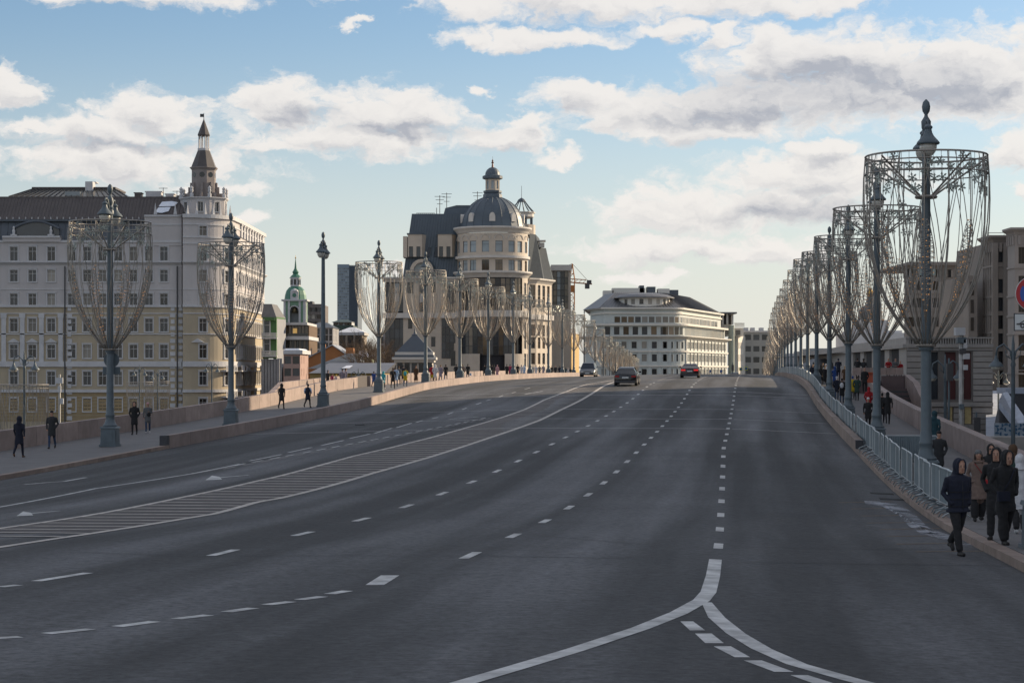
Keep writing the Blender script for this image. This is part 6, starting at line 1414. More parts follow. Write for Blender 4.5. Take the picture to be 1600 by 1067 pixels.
# ---------------------------------------------------------------- cars
def car(s,n,label,kind,cols,facing=1,px=None):
    """facing 1: rear towards the camera"""
    o=thing('parked_car' if False else 'car',(0,0,0),label,'car')
    L,W_,H=(4.9,1.86,1.45) if kind!='suv' else (4.6,1.88,1.68)
    paintm,lightm=cols
    # body: loft of cross sections along y (y=0 rear end, +y front)
    def sec(y,hw,zb,zt,zs,round_=.12):
        return [(-hw+.05,y,zb),(-hw,y,zb+.12),(-hw,y,zs),(-hw+.04,y,zt-.05),(-hw+.14,y,zt),(0,y,zt+.02),(hw-.14,y,zt),(hw-.04,y,zt-.05),(hw,y,zs),(hw,y,zb+.12),(hw-.05,y,zb)]
    hw=W_/2; zr=.98 if kind!='suv' else 1.05
    S=[(0,hw*.86,.34,zr-.12,.7),(.06,hw*.94,.26,zr-.03,.75),(.35,hw*.99,.22,zr,.8),(1.1,hw,.2,zr,.82),(2.2,hw,.2,zr-.02,.8),(3.2,hw,.2,zr-.04,.78),(4.1,hw*.98,.2,zr-.14,.72),(L-.25,hw*.93,.24,zr-.24,.66),(L,hw*.80,.34,zr-.38,.55)]
    b=MB(); v=[]; 
    for q in S: v+=sec(*q)
    k=11; b.add(v,[(i*k+j,i*k+j+1,(i+1)*k+j+1,(i+1)*k+j) for i in range(len(S)-1) for j in range(k-1)]+[tuple(range(k-1,-1,-1)),tuple((len(S)-1)*k+j for j in range(k))]+[(i*k,(i+1)*k,(i+1)*k+k-1,i*k+k-1) for i in range(len(S)-1)])
    body=b.build('body',paintm,o,smooth=True)
    # cabin: glass house and roof
    if kind=='suv': prf=[(.05,zr-.02,.80),(.30,H-.12,.66),(.55,H,.62),(2.6,H,.62),(2.95,H-.08,.64),(3.7,zr-.06,.78)]
    elif kind=='coupe': prf=[(.35,zr-.02,.80),(1.1,H-.22,.64),(1.6,H-.08,.60),(2.6,H-.08,.60),(2.9,H-.14,.62),(3.7,zr-.08,.80)]
    else: prf=[(.45,zr-.02,.80),(1.0,H-.14,.64),(1.5,H,.60),(2.6,H,.60),(2.95,H-.08,.62),(3.75,zr-.08,.80)]
    gls=mat('car_glass',(.03,.035,.04),.08,var=0,spec=.8)
    b=MB(); v=[];
    for y,z,x in prf: v+=[(-hw*.95,y,zr-.05),(-x,y,z),(x,y,z),(hw*.95,y,zr-.05)]
    f=[]
    for i in range(len(prf)-1): a=i*4; f+=[(a,a+4,a+5,a+1),(a+1,a+5,a+6,a+2),(a+2,a+6,a+7,a+3)]
    b.add(v,f+[(0,1,2,3)]); b.build('windows',gls,o)
    b=MB(); rp_=prf[1:-1]; v=[]
    for y,z,x in rp_: v+=[(-x-.02,y,z+.005),(-x*.9,y,z+.035),(x*.9,y,z+.035),(x+.02,y,z+.005)]
    f=[]
    for i in range(len(rp_)-1): a=i*4; f+=[(a,a+4,a+5,a+1),(a+1,a+5,a+6,a+2),(a+2,a+6,a+7,a+3)]
    b.add(v,f); 
    for sx_ in (-1,1):
        b.tube([(sx_*hw*.93,prf[0][0],prf[0][1]),(sx_*prf[1][2],prf[1][0],prf[1][1])],.04,4); b.tube([(sx_*hw*.93,prf[-1][0],prf[-1][1]),(sx_*prf[-2][2],prf[-2][0],prf[-2][1])],.04,4); b.tube([(sx_*hw*.95,2.1,zr-.04),(sx_*prf[3][2],2.1,prf[3][1])],.035,4)
    b.build('roof',paintm,o)
    for y in (.95,L-.95):
        for sx_ in (-1,1):
            w_=MB(); v=[(sx_*(hw-.02)+dx,y+.34*math.cos(R(q)),.34+.34*math.sin(R(q))) for dx in (-.1*sx_*2,.03*sx_) for q in range(0,360,20)]
            w_.add(v,[tuple(range(18)),tuple(range(35,17,-1))]+[(i,(i+1)%18,18+(i+1)%18,18+i) for i in range(18)]); wo_=w_.build('wheel',mat('tyre',(.025,.025,.025),.9,var=0),o)
            rm=MB().add([(sx_*(hw+.02),y+.21*math.cos(R(q)),.34+.21*math.sin(R(q))) for q in range(0,360,30)],[tuple(range(12))]).build('rim',MATS['joint_steel'],wo_)
    tl=mat('tail_light_lit',(.6,.02,.02),.3,var=0,emit=.45,ecol=(1,.03,.03)) if lightm=='lit' else mat('tail_light',(.25,.01,.012),.25,var=0,emit=.02,ecol=(1,.03,.03))
    for sx_ in (-1,1):
        wl_=.34 if kind!='coupe' else .42
        MB().cbox((sx_*(hw*.90-wl_/2),.015,zr-.20),(wl_,.10,.14 if kind!='suv' else .3)).build('tail_light',tl,o)
        MB().cbox((sx_*(hw*.74-.06),L-.08,zr-.42),(.34,.2,.14)).build('headlight',mat('headlight_glass',(.6,.6,.58),.2,var=0,emit=.6 if kind=='suv' else 0,ecol=(1,.9,.75)),o)
        MB().cbox((sx_*(hw+.10),3.0,zr+.08),(.2,.1,.13)).build('mirror',paintm,o)
    MB().cbox((0,-.005,.68 if kind!='suv' else .55),(.52,.03,.13)).build('number_plate',whm,o); MB().cbox((0,L+.01,.45),(.52,.03,.12)).build('number_plate',whm,o)
    MB().cbox((0,.03,.36),(W_*.86,.16,.18)).build('bumper',fr_d,o); MB().cbox((0,L-.04,.38),(W_*.72,.12,.20)).build('grille',fr_d,o)
    p=B(s,n,.012); o.location=p; o.rotation_euler.z=-TH+(0 if facing==1 else math.pi)
    p2=B(s+3,n); p1=B(s-1,n); o.rotation_euler.x=(math.atan((p2[2]-p1[2])/4))*(1 if facing==1 else -1)
    return o
blk_=mat('black_car_paint',(.006,.007,.010),.2,var=0,spec=.7); red_=mat('dark_red_car_paint',(.022,.004,.006),.25,var=0,spec=.7); gry=mat('grey_car_paint',(.16,.17,.18),.3,metal=.5,var=0)
def at_px(px,d): x=(px-800)/F*d; return SN(x,d)
s_,n_=at_px(977,160); car(s_,n_,'black saloon car driving away, nearest of the cars, beside the hatched median','sedan',(blk_,''))
s_,n_=at_px(1077.5,196); car(s_,n_,'dark red coupe driving away with its red tail lights on','coupe',(red_,'lit'))
s_,n_=at_px(917.5,236); car(s_+4.6,n_,'grey off-road car coming towards the camera on the left carriageway','suv',(gry,''),facing=-1)
s_,n_=at_px(1148,368); car(s_,n_,'silver car just showing its roof beyond the crest','sedan',(gry,''))
# small litter on the road
s_,n_=U(562,664); lt=MB(); block_seg(lt,s_-.12,s_+.12,n_-.25,n_+.3,.004,.06); l_=tag(lt.build('litter',fr_d),'small dark scrap lying on the left carriageway','litter')
# ================================================================ people
SK=mat('skin',(.42,.24,.17),.6,var=.05)
def cloth(name,c): return mat(name,c,.9,var=.18,scale=9,bump=.25,bscale=60)
def person_mesh(res,walk=.5,coat=.75,wide=0,hood=0,hat=0,hands=1,female=0,bulk=1.0,headdown=0,lean=0,skirt=0,armbend=.0,pose='walk',arms=(0,0)):
    """returns a mesh facing -Y, 1.75 m tall, one continuous surface with per-face materials:
       0 coat, 1 trousers, 2 skin, 3 shoes, 4 hood or hat"""
    P=MB(); bones=[]
    def T(pts,r,mi,seg=10,flat=1.0): P.tube(pts,r,seg,flat=flat); [bones.append((Vector(a),Vector(b),ra,rb,mi)) for a,b,ra,rb in zip(pts[:-1],pts[1:],r[:-1],r[1:])]
    hip=.90; a=.30*walk
    legs=[]
    for sx,ph in ((-1,1),(1,-1)):
        th=a*ph; hx=sx*.085; k=(hx+sx*.01,-math.sin(th)*.44,hip-math.cos(th)*.43); bend=.55*walk if ph<0 else .06
        sh=th-bend; an=(k[0]-sx*.005,k[1]-math.sin(sh)*.40,k[2]-math.cos(sh)*.40); legs.append((k,an,sh))
    low=min(l[1][2] for l in legs)-.085
    dz=-low
    w_=1+wide*.5
    for (k,an,sh),sx in zip(legs,(-1,1)):
        K=(k[0],k[1],k[2]+dz); A=(an[0],an[1],an[2]+dz)
        T([(sx*.08,0,hip+dz+.02),((sx*.085+K[0])/2,K[1]/2,(hip+dz+K[2])/2),K,((K[0]+A[0])/2,(K[1]+A[1])/2+.012,(K[2]+A[2])/2),(A[0],A[1],A[2]+.01)],[.088*bulk,.082*w_,.060*w_,.056*w_*(1+wide*.3),.045*(1+wide*.8)],1)
        f=(math.sin(min(0,sh))*.0); tip=(A[0]+sx*.02,A[1]-.17,A[2]-.045+ (0.0)); 
        if sh<-.3: tip=(A[0],A[1]-.10,A[2]-.14)
        T([(A[0],A[1]+.05,A[2]-.04),(A[0],A[1]-.05,A[2]-.045),tip],[.042,.050,.036],3,8)
    z0=hip+dz
    # torso in elliptical rings
    sw=.185 if not female else .165
    rings=[(z0-.04,.145*bulk,.105*bulk),(z0+.08,.150*bulk,.110*bulk),(z0+.2,(.135 if female else .145)*bulk,.105*bulk),(z0+.36,.165*bulk,.118*bulk),(z0+.47,.175*bulk,.112*bulk),(z0+.54,.135*bulk,.09*bulk),(z0+.585,.06,.06)]
    if coat>.5:
        drop=(coat-.5)*1.1; rings=[(z0-.04-drop,.175*bulk+.05*skirt,.14*bulk+.05*skirt),(z0-.03-drop*.5,.168*bulk+.02*skirt,.13*bulk)]+rings
    n=16; v=[]; f=[]
    for z,rx,ry in rings:
        yy=-lean*max(0,z-z0)
        for k in range(n): t_=2*math.pi*k/n; v.append((rx*math.cos(t_),yy+ry*math.sin(t_),z))
    for i in range(len(rings)-1):
        for k in range(n): f.append((i*n+k,i*n+(k+1)%n,(i+1)*n+(k+1)%n,(i+1)*n+k))
    f+= [tuple(range(n-1,-1,-1)),tuple((len(rings)-1)*n+k for k in range(n))]; P.add(v,f)
    bones.append((Vector((0,0,z0-.0)),Vector((0,-lean*.4,z0+.42)),.13,.15,0))
    if coat>.5: bones.append((Vector((0,0,z0-.02-drop)),Vector((0,0,z0)),.15,.14,0))
    zs=z0+.50; yl=-lean*.5
    for sx,ph,mode in ((-1,-1,arms[0]),(1,1,arms[1])):
        S=(sx*sw*bulk**.5,yl,zs-.01); sw_=a*ph*.9
        if mode==1:   # hand in pocket
            E_=(sx*(sw+.085),yl+.075,zs-.27); H_=(sx*(sw-.02),yl-.085,zs-.47); T([(sx*.09,yl,zs+.01),S,E_,H_],[.05,.062,.050,.046],0); continue
        if mode==2:   # forearm raised in front
            E_=(sx*(sw+.05),yl+.02,zs-.27); H_=(sx*.06,yl-.24,zs-.20)
        elif mode==3: # arms on parapet
            E_=(sx*(sw+.05),yl-.12,zs-.24); H_=(sx*.08,yl-.30,zs-.28)
        else:
            E_=(sx*(sw+.055),yl-math.sin(sw_)*.27,zs-math.cos(sw_)*.27); H_=(sx*(sw+.05),E_[1]-math.sin(sw_+.35*abs(walk)+armbend)*.24,E_[2]-math.cos(sw_+.3+armbend)*.24)
        T([(sx*.09,yl,zs+.01),S,E_,H_],[.05,.060,.046,.036],0)
        if hands:
            d=(Vector(H_)-Vector(E_)).normalized(); p=Vector(H_); side=Vector((1,0,0)) if abs(d.x)<.7 else Vector((0,1,0)); fw=d.cross(side).normalized()
            q=p+d*.075; T([tuple(p-d*.02),tuple(p+d*.04),tuple(q)],[.026,.032,.028],2,8)
            if res<.02:
                for j in range(4):
                    o_=fw*(j-1.5)*.020; L_=.062+.012*(j in(1,2)); T([tuple(q+o_),tuple(q+o_+d*L_*.5+side*.004*sx),tuple(q+o_+d*L_-side*sx*.015)],[.0095,.009,.0075],2,6)
                T([tuple(p+d*.02+fw*(-.025)),tuple(p+d*.05+fw*(-.048)),tuple(p+d*.085+fw*(-.052)-side*sx*.01)],[.012,.010,.008],2,6)
            else: T([tuple(q),tuple(q+d*.05)],[.026,.016],2,6)
    # neck and head
    hz=z0+.71; hy=yl-.02-.05*headdown
    T([(0,yl,z0+.54),(0,hy+.01,hz-.09)],[.055,.05],2)
    he=(0,hy-.01,hz+.01-.03*headdown); P.ell(he,(.075,.095,.115),14,10); P.ell((0,hy-.035,hz-.06-.03*headdown),(.052,.06,.055),10,8)
    bones.append((Vector((0,hy-.05,hz-.05)),Vector((0,hy-.05,hz+.05)),.06,.06,2)); 
    if res<.02:
        P.tube([(0,hy-.095,hz+.03-.03*headdown),(0,hy-.122,hz-.008-.03*headdown)],[.010,.016],6)
        for sx in (-1,1): P.ell((sx*.076,hy+.005,hz-.005),(.012,.02,.03),6,5)
    bones.append((Vector((0,hy+.03,hz-.04)),Vector((0,hy+.01,hz+.075)),.075,.08,4))
    if hat: P.ell((0,hy-.005,hz+.055),(.088,.105,.082),12,8); bones.append((Vector((0,hy-.03,hz+.085)),Vector((0,hy+.03,hz+.09)),.095,.09,4))
    if hat==2: P.ell((0,hy,hz+.15),(.035,.035,.035),8,6)
    if hood:
        P.ell((0,hy+.035,hz+.02),(.108,.115,.145),14,10); P.tube([(0,yl+.05,z0+.50),(0,hy+.05,hz-.05)],[.12,.085],10)
        for sx in (-1,1): P.tube([(sx*.055,hy-.045,hz-.12),(sx*.085,hy-.055,hz-.02),(sx*.07,hy-.06,hz+.08),(sx*.02,hy-.06,hz+.135)],[.03,.026,.028,.03],8)
        bones.append((Vector((0,hy+.05,hz-.08)),Vector((0,hy+.04,hz+.08)),.105,.11,4)); 
        for sx in (-1,1): bones.append((Vector((sx*.085,hy-.045,hz-.10)),Vector((sx*.06,hy-.05,hz+.11)),.03,.03,4))
        bones.append((Vector((0,yl+.03,z0+.52)),Vector((0,yl+.03,z0+.60)),.09,.08,4))
    me=P.mesh('tmp',[SK]); ob=bpy.data.objects.new('tmp',me); COL.objects.link(ob)
    md=ob.modifiers.new('r','REMESH'); md.mode='VOXEL'; md.voxel_size=res
    m2=ob.modifiers.new('s','SMOOTH'); m2.iterations=2 if res<.02 else 1; m2.factor=.5
    dg=bpy.context.evaluated_depsgraph_get(); nm=bpy.data.meshes.new_from_object(ob.evaluated_get(dg)); bpy.data.objects.remove(ob)
    nv=len(nm.vertices); co=np.empty(nv*3); nm.vertices.foreach_get('co',co); co=co.reshape(-1,3)
    if res<.02:
        no=np.empty(nv*3); nm.vertices.foreach_get('normal',no); no=no.reshape(-1,3)
        amp=np.where(co[:,2]<hz-.17,.007,0); 
        d=np.array([noise.noise(Vector((c[0]*9,c[1]*9,c[2]*16)))+.5*noise.noise(Vector((c[0]*20,c[1]*20,c[2]*26))) for c in co]); co=co+no*(d*amp)[:,None]
        nm.vertices.foreach_set('co',co.ravel())
    cen=np.array([p.center[:] for p in nm.polygons]); best=np.full(len(cen),9.); mi=np.zeros(len(cen),int)
    for a_,b_,ra,rb,m_ in bones:
        A=np.array(a_);AB=np.array(b_)-A; L=max(1e-9,AB@AB); t_=np.clip(((cen-A)@AB)/L,0,1); dd=np.linalg.norm(cen-(A+t_[:,None]*AB),axis=1)-(ra+(rb-ra)*t_)
        k=dd<best; best[k]=dd[k]; mi[k]=m_
    # coat hem covers the upper legs
    hem=z0-.04-(max(0,coat-.5)*1.1)
    mi[(mi==1)&(cen[:,2]>hem+.005)&(np.abs(cen[:,0])<.3)]=0
    nm.materials.clear()
    nm.polygons.foreach_set('material_index',mi.astype(np.int32)); nm.polygons.foreach_set('use_smooth',[True]*len(nm.polygons))
    return nm,(hy,hz,z0)
def recolor(me,mats):
    m=me.copy(); m.name='person_body'
    for x in mats: m.materials.append(x)
    return m
PAL={k:cloth('cloth_'+k,v) for k,v in dict(black=(.018,.018,.020),navy=(.012,.015,.030),charcoal=(.03,.032,.036),denim=(.04,.07,.13),grey=(.12,.125,.13),white=(.55,.55,.57),cream=(.45,.42,.38),taupe=(.17,.12,.10),red=(.30,.012,.018),teal=(.04,.33,.38),darkteal=(.015,.05,.065),blue=(.02,.06,.22),sky=(.30,.42,.60),yellow=(.45,.33,.02),brown=(.08,.045,.025),pink=(.45,.25,.27),green=(.03,.06,.05),magenta=(.30,.03,.08),fair=(.30,.20,.10),hair=(.04,.025,.018),lilac=(.25,.22,.26)).items()}
SH={'d':mat('dark_shoes',(.015,.014,.014),.6,var=0),'w':mat('pale_shoes',(.5,.5,.5),.6,var=0),'b':mat('brown_shoes',(.12,.06,.03),.6,var=0)}
ARCH={}
def arch(key,**k):
    if key not in ARCH: ARCH[key]=person_mesh(.028,**k)
    return ARCH[key]
KW={'walk':dict(walk=.9,arms=(0,0)),'walkp':dict(walk=.8,arms=(1,1)),'coat':dict(walk=.6,coat=.85,arms=(0,0),bulk=1.05),'coath':dict(walk=.6,coat=.8,arms=(1,1),bulk=1.08,hood=1),'walkh':dict(walk=.9,hood=1,arms=(0,0),bulk=1.05),'hat':dict(walk=.7,hat=1,arms=(0,1),bulk=1.05),
    'long':dict(walk=.4,coat=1.05,skirt=1,arms=(0,0),female=1,hat=1),'lean':dict(walk=.15,arms=(3,3),lean=.25,bulk=1.03,coat=.6),'phone':dict(walk=.5,arms=(0,2),coat=.7,hat=1),'stand':dict(walk=.2,arms=(0,1),coat=.7,bulk=1.08)}
def person(px,n,kind,cols,label,face=0,h=1.75,pos=None,hat=None,grp='people walking on the bridge',dz=.15):
    """face 0: towards the camera, 180: away. cols: coat, trousers, shoes, head"""
    me,info=arch(kind,**KW[kind])
    c=cols.split(); mats=[PAL[c[0]],PAL[c[1]],SK,SH[c[2]],PAL[c[3]]]
    m=recolor(me,mats)
    if pos is None: s=spx(px,n); p=B(s,n,dz)
    else: p=pos
    o=thing('person',p,label,'person',grp); link_=bpy.data.objects.new('body',m); link(link_,o); o.rotation_euler.z=R(face)-TH; o.scale=(h/1.75,)*3
    hy,hz,z0=info
    return o,info
def add(o,mb,name,m,smooth='all'):
    ob=bpy.data.objects.new(name,mb.mesh(name,m,smooth)); link(ob,o); return ob
def backpack(o,info,m,m2=None):
    hy,hz,z0=info; b=MB().ell((0,.20,z0+.30),(.14,.09,.21),10,8); p=add(o,b,'backpack',m)
    return p
def bag(o,x,z,m): 
    b=MB().box(x-.1,x+.1,-.05,.05,z-.28,z).tube([(x-.06,0,z),(x-.03,0,z+.14),(x+.03,0,z+.14),(x+.06,0,z)],.008,4); add(o,b,'bag',m,False)
LN=-30.0
# left pavement, near to far
P_=person
o,i=P_(30,-30.4,'walkh','navy navy b navy','person in a hooded navy jacket walking away at the far left of the near pavement',180)
o,i=P_(81,-31.6,'hat','charcoal denim d black','person in a short dark jacket and blue jeans facing the camera near the left parapet',8)
o,i=P_(210,-31.9,'coath','black black d black','person in a knee-length black hooded coat walking just right of the nearest left lamp',10,1.72)
o,i=P_(231,-31.6,'phone','grey denim w pink','bareheaded person in a grey jacket and wide grey jeans beside the black-coated walker',15,1.64); add(o,MB().ell((.06,-.15,1.05),(.12,.05,.09),8,6),'bag',PAL['black'])
o,i=P_(440,-31.5,'walkh','black black d black','person dressed all in black walking by the left parapet between two lamps',175,1.74)
o,i=P_(481,-29.9,'walk','navy black d black','jogger in a navy vest with pale sleeves left of the lamp without a garland',165,1.68)
for sx in (-1,1): add(o,MB().tube([(sx*.19,0,1.40),(sx*.25,.0,1.22),(sx*.25,-.03,1.02)],[.07,.06,.05],8),'sleeve',PAL['sky'])
o,i=P_(584,-32.0,'walk','blue navy d hair','child in a bright blue jacket with arms out beside the first sky-backed garland post',170,1.42)
o,i=P_(599,-30.2,'walkh','teal black w teal','child in a turquoise hooded jacket just right of a lamp post',175,1.45)
o,i=P_(614,-29.3,'walk','black black d hair','person in black with a black backpack in the first group on the left pavement',180,1.76); backpack(o,i,PAL['black'])
o,i=P_(618.5,-30.3,'walkp','sky denim d grey','person in a pale blue jacket behind the black backpack wearer',180,1.72)
o,i=P_(623,-31.6,'coat','grey black d brown','person in a grey coat at the back of the first group',178,1.74)
o,i=P_(630,-32.2,'coat','charcoal black d black','person in a dark coat and dark cap beyond the grey coat',182,1.78)
o,i=P_(633.5,-29.2,'walk','yellow denim d black','person in a yellow jacket with a teal backpack',180,1.66); backpack(o,i,PAL['teal'])
o,i=P_(650,-31.7,'long','brown brown b brown','person in a long brown coat facing the camera, alone between two lamps',5,1.68)
o,i=P_(675,-31.0,'stand','red black d hair','person in a red jacket half hidden by the lamp post left of the white hood',180,1.7)
o,i=P_(680,-29.6,'coath','white black d white','person in a white hooded jacket walking away by the low wall',180,1.70); bag(o,.3,.75,PAL['yellow'])
o,i=P_(688.5,-30.6,'coat','lilac denim d fair','fair-haired person in a mauve jacket right of the white hooded jacket',180,1.68)
o,i=P_(696.5,-31.4,'walk','black denim w black','person in a black jacket and jeans swinging both arms, right of the mauve jacket',175,1.74)
i_l=[(713,-31.5,'stand','black charcoal d black','dark-clad person just left of the third garlanded post from the stair opening'),(723,-31.7,'coat','taupe black d fair','person in a beige coat right behind the third post from the stair opening'),
(731,-30.6,'walk','black denim d black','person in black carrying a pale blue bag right of the third post'),(757,-31.3,'stand','black black d black','dark figure partly hidden behind the fourth post from the stair opening'),(768.5,-30.8,'walk','black denim d black','person in black just right of the fourth post'),
(771.5,-32,'coath','charcoal black d black','person in a charcoal hood behind the figure right of the fourth post'),(777,-31,'long','pink lilac d pink','person in a long pale pink coat'),(792,-30.6,'coat','black black d black','person in black left of a dark red coat'),
(797,-31.4,'coat','magenta black d black','person in a dark red coat on the far left pavement'),(809,-30.4,'walk','black black d black','person in black before the pair in white hoods'),(815,-31,'coath','white taupe d white','person in a white hooded coat, left of a pair'),(819,-32.3,'coath','sky denim d sky','person in a pale blue hooded coat, right of a pair'),
(833,-30.8,'walk','cream grey d cream','person in a cream jacket on the far left pavement'),(837.5,-31.8,'coat','white black d hair','person in a white coat beyond the cream jacket'),(843,-31,'walkp','grey taupe d fair','person in a grey jacket in the far cluster'),(849,-31,'coat','lilac black d hair','person in a mauve-grey coat in the far cluster'),
(862,-31,'walk','black black d black','person in black just right of a far post'),(868,-31.2,'stand','charcoal brown d magenta','person in charcoal with a dark red hat far away'),(874.5,-31,'stand','navy black d black','person in navy near the far crest'),(884,-31,'walk','darkteal black d black','person in dark teal near the far crest'),
(887.5,-31.6,'coath','white sky d white','person in a white hooded jacket near the far crest'),(891.5,-31,'walk','black black d black','person in black nearest the crest'),(906,-30.6,'stand','brown brown d fair','small figure in brown at the crest'),
(703,-32.6,'stand','navy black d black','person in navy standing by the left parapet'),(741,-32.4,'coat','charcoal black d grey','person in charcoal close to the left parapet'),(784,-32.6,'walk','denim navy d hair','person in a denim-blue jacket close to the left parapet')]
for a in i_l[:23]:
    o,i=P_(a[0],a[1],a[2],a[3],a[4],random.choice([175,180,185,0]) if a[0]>750 else 180,random.uniform(1.62,1.78))
    if a[0]==731: bag(o,-.3,.7,PAL['sky'])
# people on the left stairs
for px,n,k,c,l,h in ((512,-35.2,'hat','black black d grey','person in black with a pale hat on the left stairs, nearest the lone lamp',1.7),(519,-35.4,'stand','magenta brown d hair','person in dark red seated low between two others on the left stairs',1.35),(525,-35.2,'stand','cream black d yellow','child in a pale jacket with yellow hood on the left stairs',1.25),(535,-35.0,'stand','lilac black d hair','person in a dark mauve jacket seen from behind on the left stairs',1.72),(540,-35.9,'coat','lilac black d brown','second mauve-clad person, rightmost of those on the left stairs',1.68)):
    s=SO0-4+(px-512)*.12; d=F*abs(n/CT)/abs(px-1170); s=(d+n*ST)/CT; P_(px,n,k,c,l,200 if 'behind' in l else 140,h,pos=B(s,n,.12),grp='people on the left stairs')
# right pavement
R_=[(1271.5,6.0,'coat','black black d black','person in black farthest along the right pavement, beside a lamp post',180,1.78),(1286,7.2,'hat','black black d fair','person with a pale hat farther along the right pavement',0,1.7),(1290.5,7.0,'coath','white black d white','person in a white jacket facing the camera on the right pavement',5,1.68),
(1283,5.9,'coath','black black d black','person in a black hood just behind the barriers',180,1.74),(1289,6.2,'coat','black black d fair','fair-haired person in a black coat just behind the barriers',180,1.7),(1304.5,6.9,'coath','blue denim d blue','person in a blue hooded jacket between two lamps',180,1.72),
(1307.5,6.2,'hat','navy denim d white','person in navy with a white knitted hat beside the white backpack',180,1.66),(1315.5,6.4,'coat','black denim d black','person in black wearing a white backpack on the right pavement',175,1.70),(1320,8.0,'coat','brown denim d fair','fair-haired person in a long brown coat by the right parapet',175,1.72),
(1332.5,7.4,'hat','yellow black d blue','person in a yellow and black jacket beside the dark green one',180,1.68),(1339,7.6,'walkp','green black d hair','person in a dark green jacket walking away, centre of the right pavement',180,1.78),(1357.5,7.3,'coath','red red d red','person in a bright red hooded coat on the right pavement',180,1.70),
(1356.5,6.2,'hat','black black d white','person with a white hat and black coat facing the camera behind the barriers',0,1.68),(1387,7.7,'walkh','black black d black','person in a black hooded jacket walking away alone near the right parapet',180,1.80),(1378.5,7.5,'coat','black black d black','dark figure half hidden by the second lamp',180,1.72),
(1270,5.5,'coat','navy black d hair','person in navy right at the far end of the barriers',0,1.7)]
for px,n,k,c,l,fc,h in R_:
    o,i=P_(px,n,k,c,l,fc,h)
    if 'white backpack on' in l: backpack(o,i,PAL['white'])
for px,h,c,l in ((1310,1.72,'navy navy d navy','person in navy leaning on the landing wall, leftmost of the row'),(1340,1.76,'black black d hair','person in black seen from behind at the landing wall'),(1349.5,1.7,'charcoal black d hair','person in charcoal holding a phone at the landing wall'),(1388,1.7,'red black d fair','fair-haired person in a red coat at the landing wall'),(1399,1.72,'grey black d hair','person in grey with long dark hair at the landing wall'),(1406.5,1.5,'red black d red','child in a red hooded coat, rightmost at the landing wall')):
    P_(px,0,'lean' if 'phone' not in l else 'phone',c,l,0 if px>1380 else 180,h,pos=(fx(px,153.2),153.2,fz(574.5,153)-.98-(.0)),grp='people leaning on the landing wall')
P_(1351,8.3,'stand','black black d black','uniformed person in black standing by the orange plastic barrier',0,1.8,pos=(fx(1351,141),141,fz(574,141)-1.8))
o,i=P_(1461,7.6,'coath','darkteal navy d darkteal','person in a teal hooded jacket just right of the largest lamp',150,1.76,pos=(fx(1460,80),80,fz(642,80)-1.76))
o,i=P_(1467,6.6,'hat','charcoal black d black','man in a dark jacket and black cap facing the camera beside the largest lamp',0,1.76,pos=(fx(1467,67),67,fz(672,67)-1.76))
# foreground people on the right, modelled finely
def fine(px,d,label,cols,face,h,feet_z=None,**kw):
    me,info=person_mesh(.0125,**kw); c=cols.split(); m=recolor(me,[PAL[c[0]],PAL[c[1]],SK,SH[c[2]],PAL[c[3]]])
    x=fx(px,d); s,n=SN(x,d); z=road(s,n)+(.165 if n>NR else .0)
    o=thing('person',(x,d,z),label,'person','people walking on the bridge'); ob=bpy.data.objects.new('body',m); link(ob,o); o.rotation_euler.z=R(face); o.scale=(h/1.75,)*3
    hy,hz,z0=info; dn=-.03*kw.get('headdown',0)
    b=MB()
    for sx in (-1,1): b.ell((sx*.030,hy-.098,hz+.018+dn),(.013,.010,.008),8,6)
    add(o,b,'eyes',fr_d)
    add(o,MB().tube([(-.045,hy-.100,hz+.040+dn),(-.018,hy-.106,hz+.044+dn)],.005,4).tube([(.045,hy-.100,hz+.040+dn),(.018,hy-.106,hz+.044+dn)],.005,4),'eyebrows',PAL['hair'])
    add(o,MB().tube([(-.024,hy-.096,hz-.050+dn),(0,hy-.103,hz-.048+dn),(.024,hy-.096,hz-.050+dn)],[.004,.008,.004],5),'lips',mat('lips',(.30,.10,.08),.5,var=0))
    return o,info
o,i=fine(1497,36.8,'man in a navy hooded padded jacket walking in the gutter, hands in pockets','navy black d navy',19,1.79,walk=.95,hood=1,arms=(1,1),bulk=1.34,coat=.56,headdown=.6,wide=.35)
hy,hz,z0=i
for z in (z0+.0,z0+.13,z0+.26): add(o,MB().tube([((.178*1.28)*math.cos(R(a)),(.13*1.28)*math.sin(R(a)),z) for a in range(0,361,20)],.006,4,cap=False),'quilting_seam',PAL['black'])
add(o,MB().tube([(0,-.162,z0-.08),(0,-.165,z0+.2),(0,-.15,z0+.46)],.007,4),'zip',PAL['charcoal'])
o,i=fine(1528.5,47.5,'woman in a taupe padded coat and grey knitted hat with a red shoulder bag','taupe black d grey',-5,1.70,walk=.35,hat=1,arms=(1,1),bulk=1.15,coat=.80,female=1,wide=1.1,skirt=.5)
hy,hz,z0=i
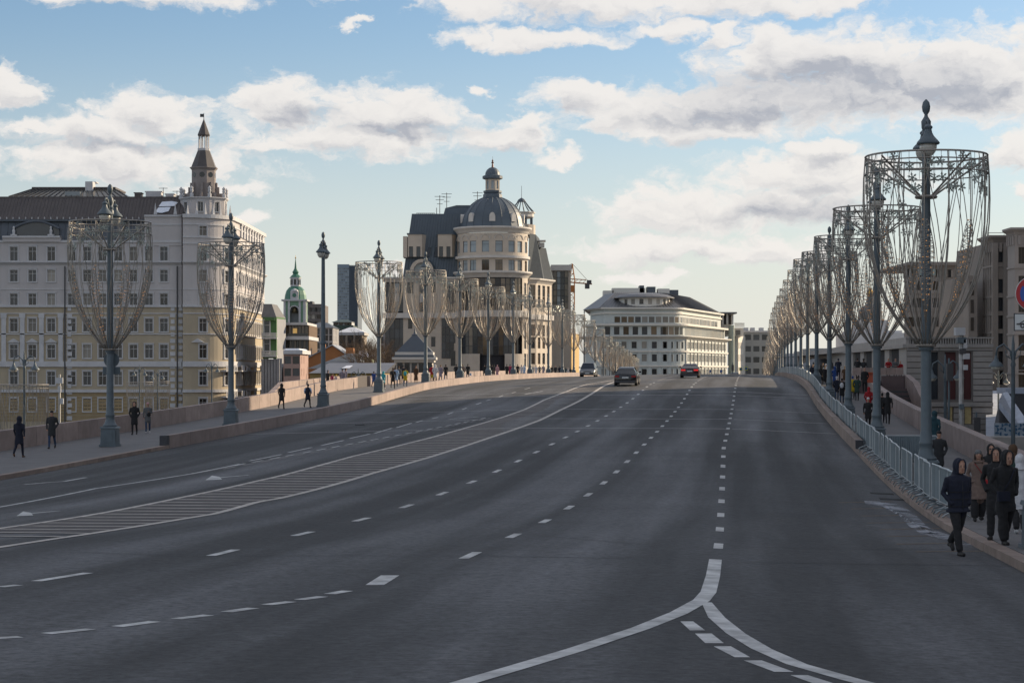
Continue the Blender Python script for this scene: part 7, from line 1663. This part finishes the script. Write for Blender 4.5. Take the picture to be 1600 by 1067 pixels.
bg_=add(o,MB().ell((.19,-.15,z0+.04),(.10,.05,.08),10,8),'shoulder_bag',PAL['red']); add(o,MB().tube([(.17,-.15,z0+.10),(.05,-.155,z0+.30),(-.1,-.12,z0+.50)],.008,5),'bag_strap',PAL['red'])
for sx in (-1,1): add(o,MB().tube([(sx*.07,hy+.0,hz+.02),(sx*.085,hy-.03,hz-.10),(sx*.08,hy-.07,hz-.22)],[.03,.032,.02],7),'hair',PAL['hair'])
add(o,MB().tube([(-.12,hy+.02,hz-.13),(-.06,hy-.09,hz-.165),(.06,hy-.09,hz-.165),(.12,hy+.02,hz-.13)],.035,8),'collar',PAL['taupe'])
o,i=fine(1548,52,'person in a black headscarf and sunglasses behind the taupe coat','black black d black',-5,1.74,walk=.4,hood=1,arms=(1,1),bulk=1.05,coat=.8)
hy,hz,z0=i; add(o,MB().cbox((-.03,hy-.11,hz+.018),(.05,.012,.035)).cbox((.03,hy-.11,hz+.018),(.05,.012,.035)).cbox((0,hy-.11,hz+.025),(.03,.008,.008)),'sunglasses',fr_d,False)
o,i=fine(1557,40.0,'taller man in a black hooded long jacket, left of the two on the kerb','black black d black',-20,1.84,walk=.75,hood=1,arms=(1,1),bulk=1.12,coat=.85,wide=.5)
o,i=fine(1571,38.2,'man in a black hooded coat with a cross-body bag, looking down at the kerb','black black d black',15,1.80,walk=.6,hood=1,arms=(1,1),bulk=1.18,coat=.72,headdown=1,wide=1.0)
hy,hz,z0=i; add(o,MB().box(-.26,-.02,-.22,-.15,z0-.08,z0+.10),'bag',PAL['navy'],False); add(o,MB().tube([(-.14,-.19,z0+.1),(0,-.175,z0+.30),(.12,-.12,z0+.50)],.012,5),'bag_strap',PAL['navy'])
o,i=fine(1583,50,'person in a dark olive hood walking away behind the two men in black','green black d brown',180,1.80,walk=.4,hood=1,arms=(0,0),bulk=1.1,coat=.7)
o,i=fine(1593.5,43,'person in a pale fur-trimmed hood and light boots at the right edge','white black w white',170,1.70,walk=.5,hood=1,arms=(1,0),bulk=1.05,coat=.8,wide=.6)
for a in list(bpy.data.objects):
    if a.type=='EMPTY' and a.get('label')=='': bpy.data.objects.remove(a)
